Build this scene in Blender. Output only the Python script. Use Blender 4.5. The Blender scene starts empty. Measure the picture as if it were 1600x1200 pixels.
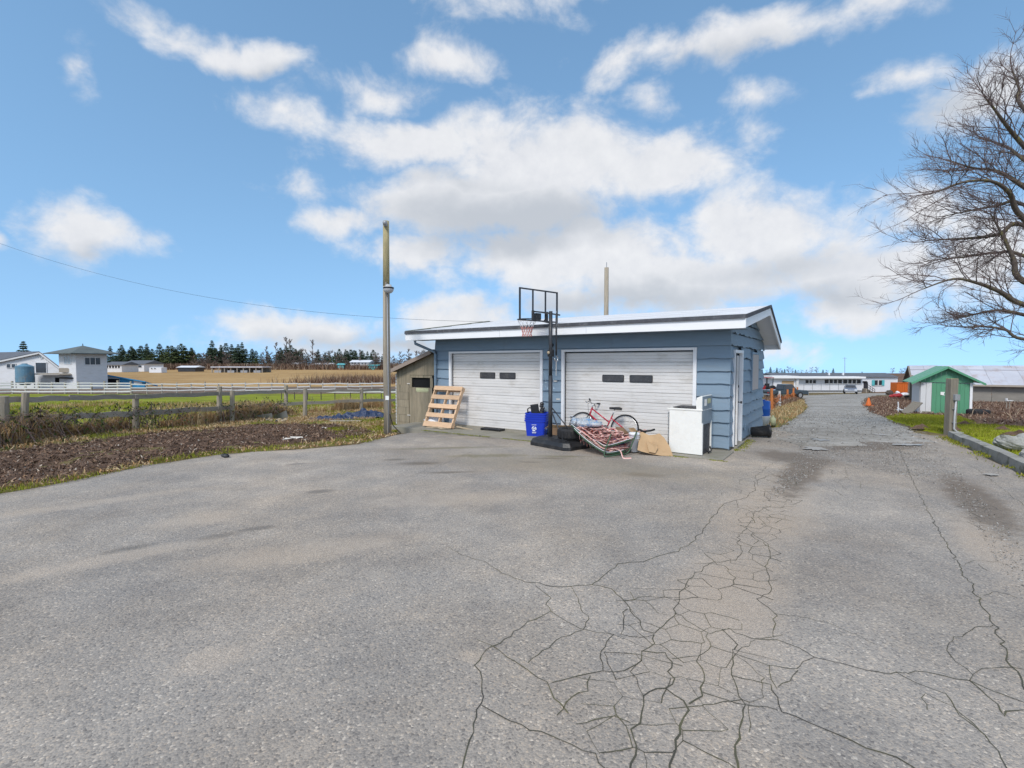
import bpy, bmesh, math, random
import numpy as np
from mathutils import Vector, Matrix, noise as mnoise, geometry as mgeo

R = math.radians
random.seed(7); rng = np.random.default_rng(11)
sc = bpy.context.scene
COL = sc.collection

# ------------------------------------------------------------------ camera
F = 775.0; TH = math.atan(32 / F); EYE = 1.82
cam = bpy.data.cameras.new('camera'); co = bpy.data.objects.new('camera', cam); COL.objects.link(co)
cam.sensor_width = 36; cam.lens = 36 * F / 1600; cam.clip_start = 0.05; cam.clip_end = 6000
co.location = (0, 0, EYE); co.rotation_euler = (math.pi / 2 - TH, 0, 0)
sc.camera = co

# ------------------------------------------------------------------ exposure, sun
sc.view_settings.view_transform = 'Standard'; sc.view_settings.look = 'None'
sc.view_settings.gamma = 1; sc.view_settings.use_curve_mapping = False
sc.view_settings.exposure = 0.92
SUN_EL, SUN_AZ = R(47), R(205)          # azimuth clockwise from +Y
sl = bpy.data.lights.new('sun', 'SUN'); so = bpy.data.objects.new('sun', sl); COL.objects.link(so)
sl.energy = 1.5; sl.angle = R(14); sl.color = (1.0, 0.95, 0.88)
sdir = Vector((math.sin(SUN_AZ) * math.cos(SUN_EL), math.cos(SUN_AZ) * math.cos(SUN_EL), math.sin(SUN_EL)))
so.rotation_euler = sdir.to_track_quat('Z', 'Y').to_euler(); so.location = (0, -10, 30)

# ------------------------------------------------------------------ node helper
class NT:
    def __init__(s, nt): s.nt = nt; s.n = nt.nodes; s.l = nt.links
    def node(s, t, **kw):
        n = s.n.new(t)
        for k, v in kw.items(): setattr(n, k, v)
        return n
    def link(s, a, b): s.l.new(a, b)
    def put(s, sock, v):
        if hasattr(v, 'is_linked') or isinstance(v, bpy.types.NodeSocket): s.l.new(v, sock)
        elif v is not None: sock.default_value = v
    def math(s, op, a, b=None, clamp=False):
        n = s.node('ShaderNodeMath', operation=op, use_clamp=clamp); s.put(n.inputs[0], a)
        if b is not None: s.put(n.inputs[1], b)
        return n.outputs[0]
    def vec(s, op, a, b=None):
        n = s.node('ShaderNodeVectorMath', operation=op); s.put(n.inputs[0], a)
        if b is not None: s.put(n.inputs[1], b)
        return n.outputs['Value'] if op in ('LENGTH', 'DOT_PRODUCT', 'DISTANCE') else n.outputs[0]
    def mix(s, f, a, b, mode='MIX'):
        n = s.node('ShaderNodeMix', data_type='RGBA', blend_type=mode)
        s.put(n.inputs[0], f); s.put(n.inputs[6], a if not isinstance(a, tuple) else (*a[:3], 1)); s.put(n.inputs[7], b if not isinstance(b, tuple) else (*b[:3], 1))
        return n.outputs[2]
    def noise(s, v, scale, detail=4, rough=.55, dist=0):
        n = s.node('ShaderNodeTexNoise'); s.put(n.inputs['Vector'], v); n.inputs['Scale'].default_value = scale
        n.inputs['Detail'].default_value = detail; n.inputs['Roughness'].default_value = rough; n.inputs['Distortion'].default_value = dist
        return n.outputs['Fac']
    def smooth(s, x, a, b, lo=0., hi=1.):
        n = s.node('ShaderNodeMapRange', interpolation_type='SMOOTHSTEP'); s.put(n.inputs[0], x)
        n.inputs[1].default_value = a; n.inputs[2].default_value = b; n.inputs[3].default_value = lo; n.inputs[4].default_value = hi
        return n.outputs[0]
    def lin(s, x, a, b, lo=0., hi=1.):
        n = s.node('ShaderNodeMapRange'); s.put(n.inputs[0], x)
        n.inputs[1].default_value = a; n.inputs[2].default_value = b; n.inputs[3].default_value = lo; n.inputs[4].default_value = hi
        return n.outputs[0]
    def ramp(s, f, stops):
        n = s.node('ShaderNodeValToRGB'); s.put(n.inputs[0], f); e = n.color_ramp.elements
        while len(e) < len(stops): e.new(.5)
        for i, (p, c) in enumerate(stops): e[i].position = p; e[i].color = (*c[:3], 1)
        return n.outputs[0]

# ------------------------------------------------------------------ pixel <-> world
def ray(px, py):
    a = (px - 800) / F; b = (600 - py) / F
    return Vector((a, math.cos(TH) + b * math.sin(TH), b * math.cos(TH) - math.sin(TH)))
def at(px, py, Y):
    d = ray(px, py); t = Y / d.y
    return Vector((d.x * t, Y, EYE + d.z * t))
def G(px, py, z=0.):
    d = ray(px, py); t = (z - EYE) / d.z
    return Vector((d.x * t, d.y * t, z))

# ------------------------------------------------------------------ world: Nishita sky + broken cumulus
w = bpy.data.worlds.new('World'); sc.world = w; w.use_nodes = True
T = NT(w.node_tree); T.n.clear()
sky = T.node('ShaderNodeTexSky', sky_type='NISHITA'); sky.sun_disc = False
sky.sun_elevation = SUN_EL; sky.sun_rotation = SUN_AZ; sky.air_density = 1.0; sky.dust_density = 0.2; sky.ozone_density = 2.2
hs = T.node('ShaderNodeHueSaturation'); hs.inputs['Saturation'].default_value = 1.02; hs.inputs['Value'].default_value = 1.25; hs.inputs['Hue'].default_value = .487
T.link(sky.outputs[0], hs.inputs['Color'])
tc = T.node('ShaderNodeTexCoord'); D = tc.outputs['Generated']
nrm = T.vec('NORMALIZE', D)
sep = T.node('ShaderNodeSeparateXYZ'); T.link(nrm, sep.inputs[0])
up = T.node('ShaderNodeCombineXYZ'); T.link(sep.outputs[0], up.inputs[0]); T.link(sep.outputs[1], up.inputs[1])
T.link(T.math('ADD', T.math('MULTIPLY', T.math('MAXIMUM', sep.outputs[2], 0.), .80), .27), up.inputs[2])
T.link(T.vec('NORMALIZE', up.outputs[0]), sky.inputs[0])
azn = T.math('ARCTAN2', sep.outputs[0], sep.outputs[1]); eln = T.math('ARCSINE', sep.outputs[2])
cmb = T.node('ShaderNodeCombineXYZ'); T.link(azn, cmb.inputs[0]); T.link(eln, cmb.inputs[1]); AE = cmb.outputs[0]
def azel(px, py):
    d = ray(px, py).normalized(); return math.atan2(d.x, d.y), math.asin(d.z)
# warp the lookup so that blob edges are ragged
nw = T.node('ShaderNodeTexNoise'); T.link(nrm, nw.inputs['Vector']); nw.inputs['Scale'].default_value = 7; nw.inputs['Detail'].default_value = 5
wv = T.vec('MULTIPLY', T.vec('SUBTRACT', nw.outputs['Color'], (.5, .5, .5)), (.16, .10, 0))
AEw = T.vec('ADD', AE, wv)
def blobs(lst, vecsock):
    acc = None
    for (cx, cy, rx, ry, wt) in lst:
        a0, e0 = azel(cx, cy); a1, _ = azel(cx - rx, cy); a2, _ = azel(cx + rx, cy); _, e1 = azel(cx, cy - ry); _, e2 = azel(cx, cy + ry)
        ra, re = (a2 - a1) / 2, (e1 - e2) / 2
        d = T.vec('MULTIPLY', T.vec('SUBTRACT', vecsock, (a0, e0, 0)), (1 / ra, 1 / re, 0))
        v = T.math('MULTIPLY', T.math('SUBTRACT', 1.0, T.vec('LENGTH', d)), wt)
        acc = v if acc is None else T.math('MAXIMUM', acc, v)
    return acc
CL = [(640, 232, 175, 52, 1.), (850, 250, 260, 100, 1.2), (1030, 260, 170, 80, 1.), (760, 325, 290, 80, 1.2), (535, 350, 80, 38, .8), (650, 392, 140, 42, .9),
      (900, 400, 280, 72, 1.2), (1190, 365, 170, 95, 1.1), (1060, 440, 340, 70, 1.2), (1340, 430, 190, 85, 1.1), (1440, 330, 120, 70, .9), (1520, 400, 170, 90, .9),
      (128, 372, 110, 62, 1.), (-10, 368, 40, 26, .8), (360, 78, 165, 36, .9), (105, 95, 60, 52, .6), (705, 98, 110, 50, .8), (600, 152, 100, 46, .6),
      (445, 175, 90, 42, .55), (1110, 74, 230, 44, .9), (960, 92, 80, 40, .7), (1160, 155, 80, 34, .4), (1540, 130, 150, 75, .8), (1435, 108, 60, 36, .5),
      (495, 520, 190, 42, .9), (720, 500, 110, 52, .9), (620, 545, 300, 34, .7), (1225, 556, 60, 28, .6), (1330, 492, 150, 36, .8), (1020, 165, 60, 40, .5),
      (490, 300, 60, 30, .4), (860, -40, 260, 60, .7), (1420, -20, 160, 50, .6)]
dens = blobs(CL, AEw)
# the same broken field goes on outside the frame
away = T.math('MAXIMUM', T.smooth(T.math('ABSOLUTE', azn), .80, 1.1), T.smooth(eln, .66, .95))
nbig = T.noise(T.vec('MULTIPLY', nrm, (1, 1, 1.7)), 2.3, 5, .55)
dens = T.math('MAXIMUM', dens, T.math('ADD', T.math('MULTIPLY', T.smooth(nbig, .46, .62), .8), T.math('MULTIPLY', T.math('SUBTRACT', away, 1.), 4.)))
nf = T.noise(T.vec('MULTIPLY', nrm, (1, 1, 1.5)), 9, 9, .60, .3)
nf2 = T.noise(nrm, 26, 6, .6)
nn = T.math('ADD', T.math('MULTIPLY', T.math('SUBTRACT', nf, .5), 1.55), T.math('MULTIPLY', T.math('SUBTRACT', nf2, .5), .45))
cm = T.smooth(T.math('ADD', dens, nn), -.06, .66)
SH = [(1200, 430, 220, 40, .5), (700, 285, 170, 30, .4), (800, 350, 280, 60, 1.), (560, 205, 90, 25, .0), (780, 375, 190, 45, 1.), (1000, 470, 330, 36, .7), (1300, 470, 170, 34, .6), (140, 398, 90, 22, .6), (620, 540, 260, 30, .8), (400, 110, 130, 22, .5), (1130, 90, 180, 30, .5), (1500, 150, 150, 60, .55)]
shd = blobs(SH, AEw)
shade = T.smooth(T.math('ADD', shd, T.math('MULTIPLY', T.math('SUBTRACT', nf, .5), .9)), -.15, .75)
puff = T.lin(T.math('ADD', T.math('MULTIPLY', nf, .6), T.math('MULTIPLY', nf2, .4)), .32, .66)
CB = 5.2
c1 = T.mix(puff, (.74 * CB, .76 * CB, .81 * CB), (.98 * CB, .98 * CB, .99 * CB))
c2 = T.mix(shade, c1, (.57 * CB, .605 * CB, .66 * CB))
allc = T.mix(T.math('MULTIPLY', cm, .96), hs.outputs[0], c2)
bg = T.node('ShaderNodeBackground'); T.link(allc, bg.inputs[0]); bg.inputs[1].default_value = 0.10
wo = T.node('ShaderNodeOutputWorld'); T.link(bg.outputs[0], wo.inputs[0])

# ------------------------------------------------------------------ terrain height
def interp(x, xs, ys):
    return float(np.interp(x, xs, ys))
LY = [-100, 12, 16, 27, 45, 70, 310, 600, 1500, 3000]; LZ = [0, 0, -.20, -.65, -1.15, -1.7, -1.7, -7.5, -26, -60]
RY = [-100, 12.5, 16, 27, 50, 92, 200, 260, 600, 1500, 3000]; RZ = [0, 0, -.14, -.90, -2.0, -3.5, -2.1, -4.2, -14, -42, -90]
def h(x, y):
    l = interp(y, LY, LZ); r = interp(y, RY, RZ)
    t = min(1, max(0, (x + 3) / 9)); t = t * t * (3 - 2 * t)
    return l + (r - l) * t
def hit(px, py):
    d = ray(px, py); t = 1.; 
    o = Vector((0, 0, EYE)); prev = t
    while t < 3000:
        p = o + d * t
        if p.z < h(p.x, p.y):
            a, b = prev, t
            for _ in range(30):
                m = (a + b) / 2; p = o + d * m
                if p.z < h(p.x, p.y): b = m
                else: a = m
            return o + d * b
        prev = t; t *= 1.02
    return o + d * t
def on(x, y, dz=0.): return Vector((x, y, h(x, y) + dz))

# ------------------------------------------------------------------ mesh builder
class MB:
    def __init__(s): s.v = []; s.f = []
    def add(s, vs, fs):
        b = len(s.v); s.v += [tuple(v) for v in vs]; s.f += [tuple(i + b for i in f) for f in fs]; return s
    def box(s, c, size, rot=None):
        hx, hy, hz = [k / 2 for k in size]; c = Vector(c)
        vs = [Vector((x, y, z)) for x in (-hx, hx) for y in (-hy, hy) for z in (-hz, hz)]
        if rot is not None: vs = [rot @ v for v in vs]
        return s.add([v + c for v in vs], [(0, 1, 3, 2), (4, 6, 7, 5), (0, 4, 5, 1), (2, 3, 7, 6), (0, 2, 6, 4), (1, 5, 7, 3)])
    def bar(s, a, b, wx, wz, up=(0, 0, 1)):
        a = Vector(a); b = Vector(b); d = b - a; L = d.length; d.normalize(); up = Vector(up)
        if abs(d.dot(up)) > .98: up = Vector((0, 1, 0))
        x = d.cross(up).normalized(); z = x.cross(d)
        return s.box((a + b) / 2, (wx, L, wz), Matrix((x, d, z)).transposed())
    def tube(s, pts, r, seg=8, cap=True, closed=False):
        pts = [Vector(p) for p in pts]; n = len(pts)
        rs = r if isinstance(r, (list, tuple)) else [r] * n
        vs = []; fs = []; prevx = None
        for i, p in enumerate(pts):
            if closed: d = pts[(i + 1) % n] - pts[i - 1]
            else: d = pts[min(i + 1, n - 1)] - pts[max(i - 1, 0)]
            if d.length < 1e-9: d = Vector((0, 0, 1))
            d.normalize()
            if prevx is None:
                u = Vector((0, 0, 1)) if abs(d.z) < .9 else Vector((1, 0, 0)); x = d.cross(u).normalized()
            else:
                x = (prevx - d * prevx.dot(d))
                if x.length < 1e-6: x = d.orthogonal()
                x.normalize()
            prevx = x; y = d.cross(x)
            for k in range(seg):
                a = 2 * math.pi * k / seg; vs.append(p + (x * math.cos(a) + y * math.sin(a)) * rs[i])
        m = n if closed else n - 1
        for i in range(m):
            j = (i + 1) % n
            for k in range(seg):
                fs.append((i * seg + k, i * seg + (k + 1) % seg, j * seg + (k + 1) % seg, j * seg + k))
        if cap and not closed:
            fs.append(tuple(range(seg - 1, -1, -1))); fs.append(tuple((n - 1) * seg + k for k in range(seg)))
        return s.add(vs, fs)
    def lathe(s, prof, c=(0, 0, 0), seg=20, rot=None, cap=False):
        vs = []; fs = []; c = Vector(c); n = len(prof)
        for r_, z in prof:
            for k in range(seg):
                a = 2 * math.pi * k / seg; v = Vector((r_ * math.cos(a), r_ * math.sin(a), z))
                vs.append((rot @ v if rot is not None else v) + c)
        for i in range(n - 1):
            for k in range(seg):
                fs.append((i * seg + k, i * seg + (k + 1) % seg, (i + 1) * seg + (k + 1) % seg, (i + 1) * seg + k))
        if cap: fs.append(tuple(range(seg - 1, -1, -1))); fs.append(tuple((n - 1) * seg + k for k in range(seg)))
        return s.add(vs, fs)
    def prism(s, poly, d):
        d = Vector(d); n = len(poly); vs = [Vector(p) for p in poly] + [Vector(p) + d for p in poly]
        return s.add(vs, [tuple(range(n - 1, -1, -1)), tuple(range(n, 2 * n))] + [(i, (i + 1) % n, n + (i + 1) % n, n + i) for i in range(n)])
    def ell(s, c, r, n=10, m=6, jit=0, rot=None):
        vs = []; fs = []; c = Vector(c)
        for i in range(m + 1):
            t = math.pi * i / m
            for k in range(n):
                a = 2 * math.pi * k / n; j = 1 + random.uniform(-jit, jit)
                v = Vector((r[0] * math.sin(t) * math.cos(a) * j, r[1] * math.sin(t) * math.sin(a) * j, r[2] * math.cos(t) * j))
                vs.append((rot @ v if rot is not None else v) + c)
        for i in range(m):
            for k in range(n): fs.append((i * n + k, (i + 1) * n + k, (i + 1) * n + (k + 1) % n, i * n + (k + 1) % n))
        return s.add(vs, fs)
    def xf(s, M): s.v = [tuple(M @ Vector(v)) for v in s.v]; return s
    def mesh(s, name, mat, smooth=False, bevel=0.):
        me = bpy.data.meshes.new(name); me.from_pydata(s.v, [], s.f); me.validate(clean_customdata=False)
        bm = bmesh.new(); bm.from_mesh(me)
        if bevel:
            bmesh.ops.remove_doubles(bm, verts=bm.verts, dist=1e-5)
            bmesh.ops.bevel(bm, geom=[e for e in bm.edges if len(e.link_faces) == 2 and e.calc_face_angle(0) > .6], offset=bevel, segments=2, affect='EDGES', profile=.6)
        bmesh.ops.recalc_face_normals(bm, faces=bm.faces); bm.to_mesh(me); bm.free()
        if mat: me.materials.append(mat)
        if smooth: me.polygons.foreach_set('use_smooth', [True] * len(me.polygons))
        return me
    def build(s, name, mat, parent=None, smooth=False, bevel=0.):
        return link(name, s.mesh(name, mat, smooth, bevel), parent)
def link(name, data, parent=None):
    o = bpy.data.objects.new(name, data); COL.objects.link(o)
    if parent is not None: o.parent = parent
    return o
def tag(o, label, cat=None, group=None, kind=None):
    if label: o['label'] = label
    if cat: o['category'] = cat
    if group: o['group'] = group
    if kind: o['kind'] = kind
    return o
def thing(name, label, cat, loc=(0, 0, 0), rz=0., group=None):
    o = link(name, None); o.location = loc; o.rotation_euler.z = rz; o.empty_display_size = .2
    return tag(o, label, cat, group)
def dup(o, loc=None, rz=None, scale=None, parent=None, label=None, depth=0):
    kids = KIDS.get(o.name) 
    if kids is None: kids = KIDS[o.name] = [c for c in bpy.data.objects if c.parent == o]
    c = o.copy(); COL.objects.link(c)
    if parent is not None: c.parent = parent
    if loc is not None: c.location = loc
    if rz is not None: c.rotation_euler.z = rz
    if scale is not None: c.scale = scale
    if label: c['label'] = label
    for k in kids: dup(k, parent=c, depth=depth + 1)
    return c
KIDS = {}
def struct(o, label=None): o['kind'] = 'structure'; (label and o.__setitem__('label', label)); return o
def Rz(a): return Matrix.Rotation(a, 3, 'Z')
def fbm(x, y, s=1., o=4, seed=0.): return mnoise.fractal(Vector((x * s + seed, y * s + seed * 1.7, seed)), 1., 2., o)

# ------------------------------------------------------------------ materials
MATS = {}
def new_mat(name):
    m = bpy.data.materials.new(name); m.use_nodes = True; t = NT(m.node_tree); t.n.clear()
    out = t.node('ShaderNodeOutputMaterial'); b = t.node('ShaderNodeBsdfPrincipled'); t.link(b.outputs[0], out.inputs[0])
    return m, t, b
def coords(t, stretch=(1, 1, 1), world=False):
    tc = t.node('ShaderNodeTexCoord')
    if world:
        g = t.node('ShaderNodeNewGeometry'); src = g.outputs['Position']
        return t.vec('MULTIPLY', src, stretch)
    oi = t.node('ShaderNodeObjectInfo')
    off = t.math('MULTIPLY', oi.outputs['Random'], 37.)
    return t.vec('ADD', t.vec('MULTIPLY', tc.outputs['Object'], stretch), off)
def bump(t, b, hgt, strength=.3, dist=.01):
    n = t.node('ShaderNodeBump'); n.inputs['Strength'].default_value = strength; n.inputs['Distance'].default_value = dist
    t.put(n.inputs['Height'], hgt); t.link(n.outputs[0], b.inputs['Normal'])
def mat(name, col, rough=.7, var=.18, scale=6., fine=60., stretch=(1, 1, 1), bmp=.25, bd=.004, metal=0., spec=.35, dirt=None, dirt_amt=.5, dirt_scale=3., objvar=.0, world=False, coat=0.):
    m, t, b = new_mat(name); P = coords(t, stretch, world)
    n1 = t.noise(P, scale, 5, .6); n2 = t.noise(P, fine, 4, .6)
    lo = tuple(c * (1 - var) for c in col); hi = tuple(min(1, c * (1 + var)) for c in col)
    k = t.lin(t.math('ADD', t.math('MULTIPLY', n1, .6), t.math('MULTIPLY', n2, .4)), .3, .7)
    c = t.mix(k, lo, hi)
    if dirt:
        dm = t.smooth(t.noise(P, dirt_scale, 6, .65), .5, .72)
        c = t.mix(t.math('MULTIPLY', dm, dirt_amt), c, dirt)
    if objvar:
        oi = t.node('ShaderNodeObjectInfo'); v = t.lin(oi.outputs['Random'], 0, 1, 1 - objvar, 1 + objvar)
        hv = t.node('ShaderNodeHueSaturation'); t.link(c, hv.inputs['Color']); t.link(v, hv.inputs['Value']); c = hv.outputs[0]
    t.link(c, b.inputs['Base Color'])
    t.put(b.inputs['Roughness'], t.lin(n2, .3, .7, max(0, rough - .12), min(1, rough + .1)))
    b.inputs['Metallic'].default_value = metal; b.inputs['Specular IOR Level'].default_value = spec
    if coat: b.inputs['Coat Weight'].default_value = coat
    if bmp: bump(t, b, t.math('ADD', t.math('MULTIPLY', n1, .4), n2), bmp, bd)
    MATS[name] = m; return m
mat('siding', (.192, .264, .336), .55, .10, 2.5, 45, (1, 1, 6), .2, .003, dirt=(.22, .25, .27), dirt_amt=.35, dirt_scale=1.6, objvar=.05)
mat('white_trim', (.78, .78, .79), .5, .05, 4, 60, bmp=.08, dirt=(.5, .49, .46), dirt_amt=.25, dirt_scale=4)
mat('fascia_white', (.82, .825, .84), .5, .04, 2, 50, bmp=.06, dirt=(.6, .6, .58), dirt_amt=.2, dirt_scale=2)
mat('door_white', (.67, .65, .63), .5, .10, 1.2, 30, (1, 1, 2.5), .1, .002, dirt=(.42, .39, .345), dirt_amt=.5, dirt_scale=1.6, objvar=.03)
mat('roof_white', (.62, .625, .64), .6, .10, 1.2, 30, (1, 1, 1), .2, .004, dirt=(.42, .42, .40), dirt_amt=.4, dirt_scale=1.1)
mat('roof_edge', (.075, .078, .09), .85, .35, 9, 90, bmp=.5, dirt=(.25, .25, .25), dirt_amt=.5, dirt_scale=7)
mat('moss_edge', (.16, .165, .13), .9, .4, 9, 70, bmp=.6)
mat('concrete', (.255, .238, .198), .9, .20, 1.4, 70, bmp=.5, bd=.004, dirt=(.14, .14, .08), dirt_amt=.6, dirt_scale=1.1)
mat('kerb_concrete', (.30, .295, .27), .9, .25, 2.5, 50, bmp=.7, bd=.008, dirt=(.060, .065, .030), dirt_amt=.85, dirt_scale=3.2)
mat('pane_dark', (.055, .055, .06), .22, .3, 3, 40, bmp=0, spec=.5, dirt=(.16, .15, .14), dirt_amt=.5)
mat('black', (.012, .012, .013), .6, .2, 5, 40, bmp=.1)
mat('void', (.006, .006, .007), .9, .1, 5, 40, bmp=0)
mat('black_plastic', (.022, .023, .026), .42, .25, 8, 60, bmp=.15, dirt=(.12, .11, .10), dirt_amt=.35, dirt_scale=5)
mat('black_metal', (.035, .038, .045), .45, .25, 8, 60, bmp=.15, dirt=(.14, .10, .07), dirt_amt=.3, dirt_scale=9)
mat('rubber', (.020, .020, .022), .75, .3, 10, 80, bmp=.3, dirt=(.10, .09, .08), dirt_amt=.35)
mat('grey_wood', (.215, .190, .155), .85, .30, 2.2, 26, (14, 14, 1.2), .5, .006, dirt=(.10, .105, .06), dirt_amt=.5, dirt_scale=1.3, objvar=.12)
mat('rail_wood', (.34, .30, .25), .85, .30, 6, 40, (1, 1, 5), .5, .006, dirt=(.12, .11, .08), dirt_amt=.5, dirt_scale=3, objvar=.12)
mat('pole_wood', (.33, .285, .22), .85, .28, 3, 26, (9, 9, .7), .5, .006, dirt=(.12, .105, .085), dirt_amt=.5, dirt_scale=2)
mat('pole_moss', (.36, .305, .165), .9, .3, 5, 40, (6, 6, 1), .5, .006, dirt=(.22, .19, .13), dirt_amt=.5)
mat('plywood', (.285, .240, .170), .85, .30, 2.4, 34, (7, 7, .8), .4, .003, dirt=(.11, .105, .065), dirt_amt=.75, dirt_scale=1.1, objvar=.08)
mat('pallet_wood', (.60, .405, .255), .75, .16, 5, 40, (1.2, 6, 6), .3, .003, dirt=(.40, .27, .17), dirt_amt=.4, objvar=.12)
mat('roof_board', (.30, .24, .20), .85, .2, 4, 40, (6, 1, 6), .3)
mat('blue_plastic', (.010, .040, .46), .38, .12, 6, 60, bmp=.08, spec=.45)
mat('white_print', (.75, .77, .82), .6, .08, 20, 80, bmp=0)
mat('red_paint', (.45, .016, .045), .3, .12, 8, 60, bmp=.05, spec=.5, coat=.3)
mat('chrome', (.6, .6, .6), .3, .15, 10, 60, bmp=.05, metal=.9)
mat('stove_white', (.80, .785, .74), .28, .02, 2, 8, bmp=0, spec=.5, dirt=(.55, .50, .42), dirt_amt=.22, dirt_scale=2.2)
mat('stove_back', (.24, .29, .335), .45, .15, 4, 50, bmp=.1, metal=.35, dirt=(.13, .12, .11), dirt_amt=.4)
mat('foil_dark', (.06, .06, .065), .5, .8, 20, 60, bmp=.8, bd=.02, metal=.3)
mat('cardboard', (.44, .295, .165), .85, .10, 3, 60, bmp=.15, dirt=(.30, .19, .10), dirt_amt=.4, dirt_scale=4, objvar=.06)
mat('cardboard_dark', (.22, .14, .085), .9, .15, 3, 60, bmp=.2, dirt=(.12, .08, .05), dirt_amt=.4)
mat('bucket_white', (.72, .74, .77), .4, .05, 5, 60, bmp=.05, spec=.4)
mat('green_metal', (.030, .075, .038), .4, .25, 9, 60, bmp=.1, dirt=(.25, .24, .20), dirt_amt=.2)
mat('paper', (.78, .78, .76), .8, .05, 10, 60, bmp=.1)
mat('lamp_grey', (.42, .43, .44), .5, .12, 8, 50, bmp=.1)
mat('grey_metal', (.33, .34, .36), .5, .15, 6, 50, bmp=.1, metal=.3)
mat('galv', (.40, .42, .44), .42, .15, 5, 50, bmp=.1, metal=.6)
mat('teal_metal', (.12, .24, .33), .5, .18, 2, 30, bmp=.1, dirt=(.30, .20, .07), dirt_amt=.35, dirt_scale=1.2)
mat('barn_white', (.66, .665, .68), .7, .08, 1.2, 20, (1, 1, 3), .15, dirt=(.42, .40, .36), dirt_amt=.35, dirt_scale=.8)
mat('barn_roof', (.115, .125, .145), .9, .2, 1.2, 14, bmp=.3)
mat('tower_roof', (.115, .135, .135), .9, .25, 1.2, 14, bmp=.3)
mat('glass_dark', (.035, .04, .05), .12, .3, 2, 20, bmp=0, spec=.6)
mat('glass_pale', (.30, .38, .44), .15, .2, 2, 20, bmp=0, spec=.6)
mat('blue_paint', (.035, .235, .45), .5, .12, 2, 30, bmp=.1)
mat('teal_paint', (.10, .45, .48), .5, .12, 2, 30, bmp=.1)
mat('trailer_white', (.70, .71, .74), .5, .05, 1.2, 20, bmp=.05, dirt=(.5, .5, .5), dirt_amt=.2, dirt_scale=1)
mat('tin_roof', (.56, .56, .60), .45, .12, .6, 8, (1, 1, 1), .1, metal=.25, dirt=(.36, .22, .17), dirt_amt=.55, dirt_scale=.7, objvar=.06)
mat('barn_grey', (.24, .225, .20), .9, .25, .8, 12, (1, 1, 3), .3, objvar=.08)
mat('shed_green', (.095, .285, .165), .5, .08, 1.5, 30, bmp=.06, objvar=.02)
mat('shed_roof', (.11, .33, .20), .45, .08, 1.5, 30, bmp=.05, objvar=.03)
mat('shed_white', (.62, .62, .62), .55, .07, 1.5, 30, bmp=.06, dirt=(.42, .42, .40), dirt_amt=.35, dirt_scale=1.5)
mat('pipe_grey', (.45, .46, .49), .5, .12, 8, 50, bmp=.05)
mat('stone', (.34, .34, .32), .95, .3, 4, 30, bmp=1., bd=.02, dirt=(.14, .14, .09), dirt_amt=.5, dirt_scale=4)
mat('orange', (.55, .125, .022), .55, .2, 5, 40, bmp=.1)
mat('orange_post', (.50, .17, .05), .7, .2, 5, 40, bmp=.1)
mat('red_old', (.36, .035, .04), .5, .25, 3, 40, bmp=.1)
mat('car_silver', (.24, .27, .33), .3, .1, 3, 40, bmp=0, metal=.4, coat=.4)
mat('car_dark', (.035, .05, .06), .3, .2, 3, 40, bmp=0, coat=.4)
mat('tarp', (.012, .030, .085), .5, .4, 9, 50, bmp=.4, bd=.02, dirt=(.16, .20, .26), dirt_amt=.35, dirt_scale=7)
mat('sheet_metal', (.25, .255, .255), .6, .15, 3, 40, bmp=.1, metal=.2, dirt=(.16, .15, .12), dirt_amt=.5)
mat('wire', (.03, .03, .03), .7, .1, 5, 40, bmp=0)
mat('bark', (.105, .085, .070), .9, .3, 12, 60, (4, 4, 1), .5, .006, dirt=(.26, .23, .05), dirt_amt=.85, dirt_scale=3.)
mat('twig', (.135, .098, .092), .9, .2, 12, 60, bmp=0)
mat('far_twig', (.150, .110, .090), .95, .2, 3, 20, bmp=0, objvar=.2)
mat('far_trunk', (.085, .07, .06), .95, .2, 3, 20, bmp=0)
mat('osb', (.46, .42, .40), .8, .14, 30, 80, bmp=.2)
mat('bag_white', (.72, .73, .75), .5, .05, 8, 60, bmp=.15)
mat('scrap', (.42, .34, .24), .9, .3, 9, 60, bmp=.3)
mat('litter', (.62, .58, .52), .8, .2, 9, 60, bmp=.2)
mat('wet_mud', (.055, .042, .030), .7, .3, 9, 60, bmp=.4)
mat('yellow_tag', (.45, .46, .28), .8, .25, 20, 60, bmp=0)
mat('blue_barrel', (.012, .10, .42), .4, .1, 5, 40, bmp=.05)
mat('net_red', (.62, .28, .25), .8, .3, 9, 50, bmp=0)

# puddle
m, t, b = new_mat('puddle'); b.inputs['Base Color'].default_value = (.05, .047, .04, 1); b.inputs['Roughness'].default_value = .03; b.inputs['Specular IOR Level'].default_value = 1.; b.inputs['IOR'].default_value = 2.3
MATS['puddle'] = m
# clear plastic film
m, t, b = new_mat('plastic_film'); P = coords(t); n = t.noise(P, 14, 5, .6)
t.link(t.mix(t.smooth(n, .5, .6), (.62, .66, .70), (.20, .42, .70)), b.inputs['Base Color'])
b.inputs['Roughness'].default_value = .22; b.inputs['Transmission Weight'].default_value = .35; b.inputs['Specular IOR Level'].default_value = .6
bump(t, b, t.noise(P, 22, 5, .6), .8, .02); MATS['plastic_film'] = m
# transparent acrylic (backboard)
m, t, b = new_mat('acrylic'); b.inputs['Base Color'].default_value = (.95, .97, 1, 1); b.inputs['Roughness'].default_value = .05; b.inputs['Transmission Weight'].default_value = 1.; b.inputs['IOR'].default_value = 1.05
MATS['acrylic'] = m
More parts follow.
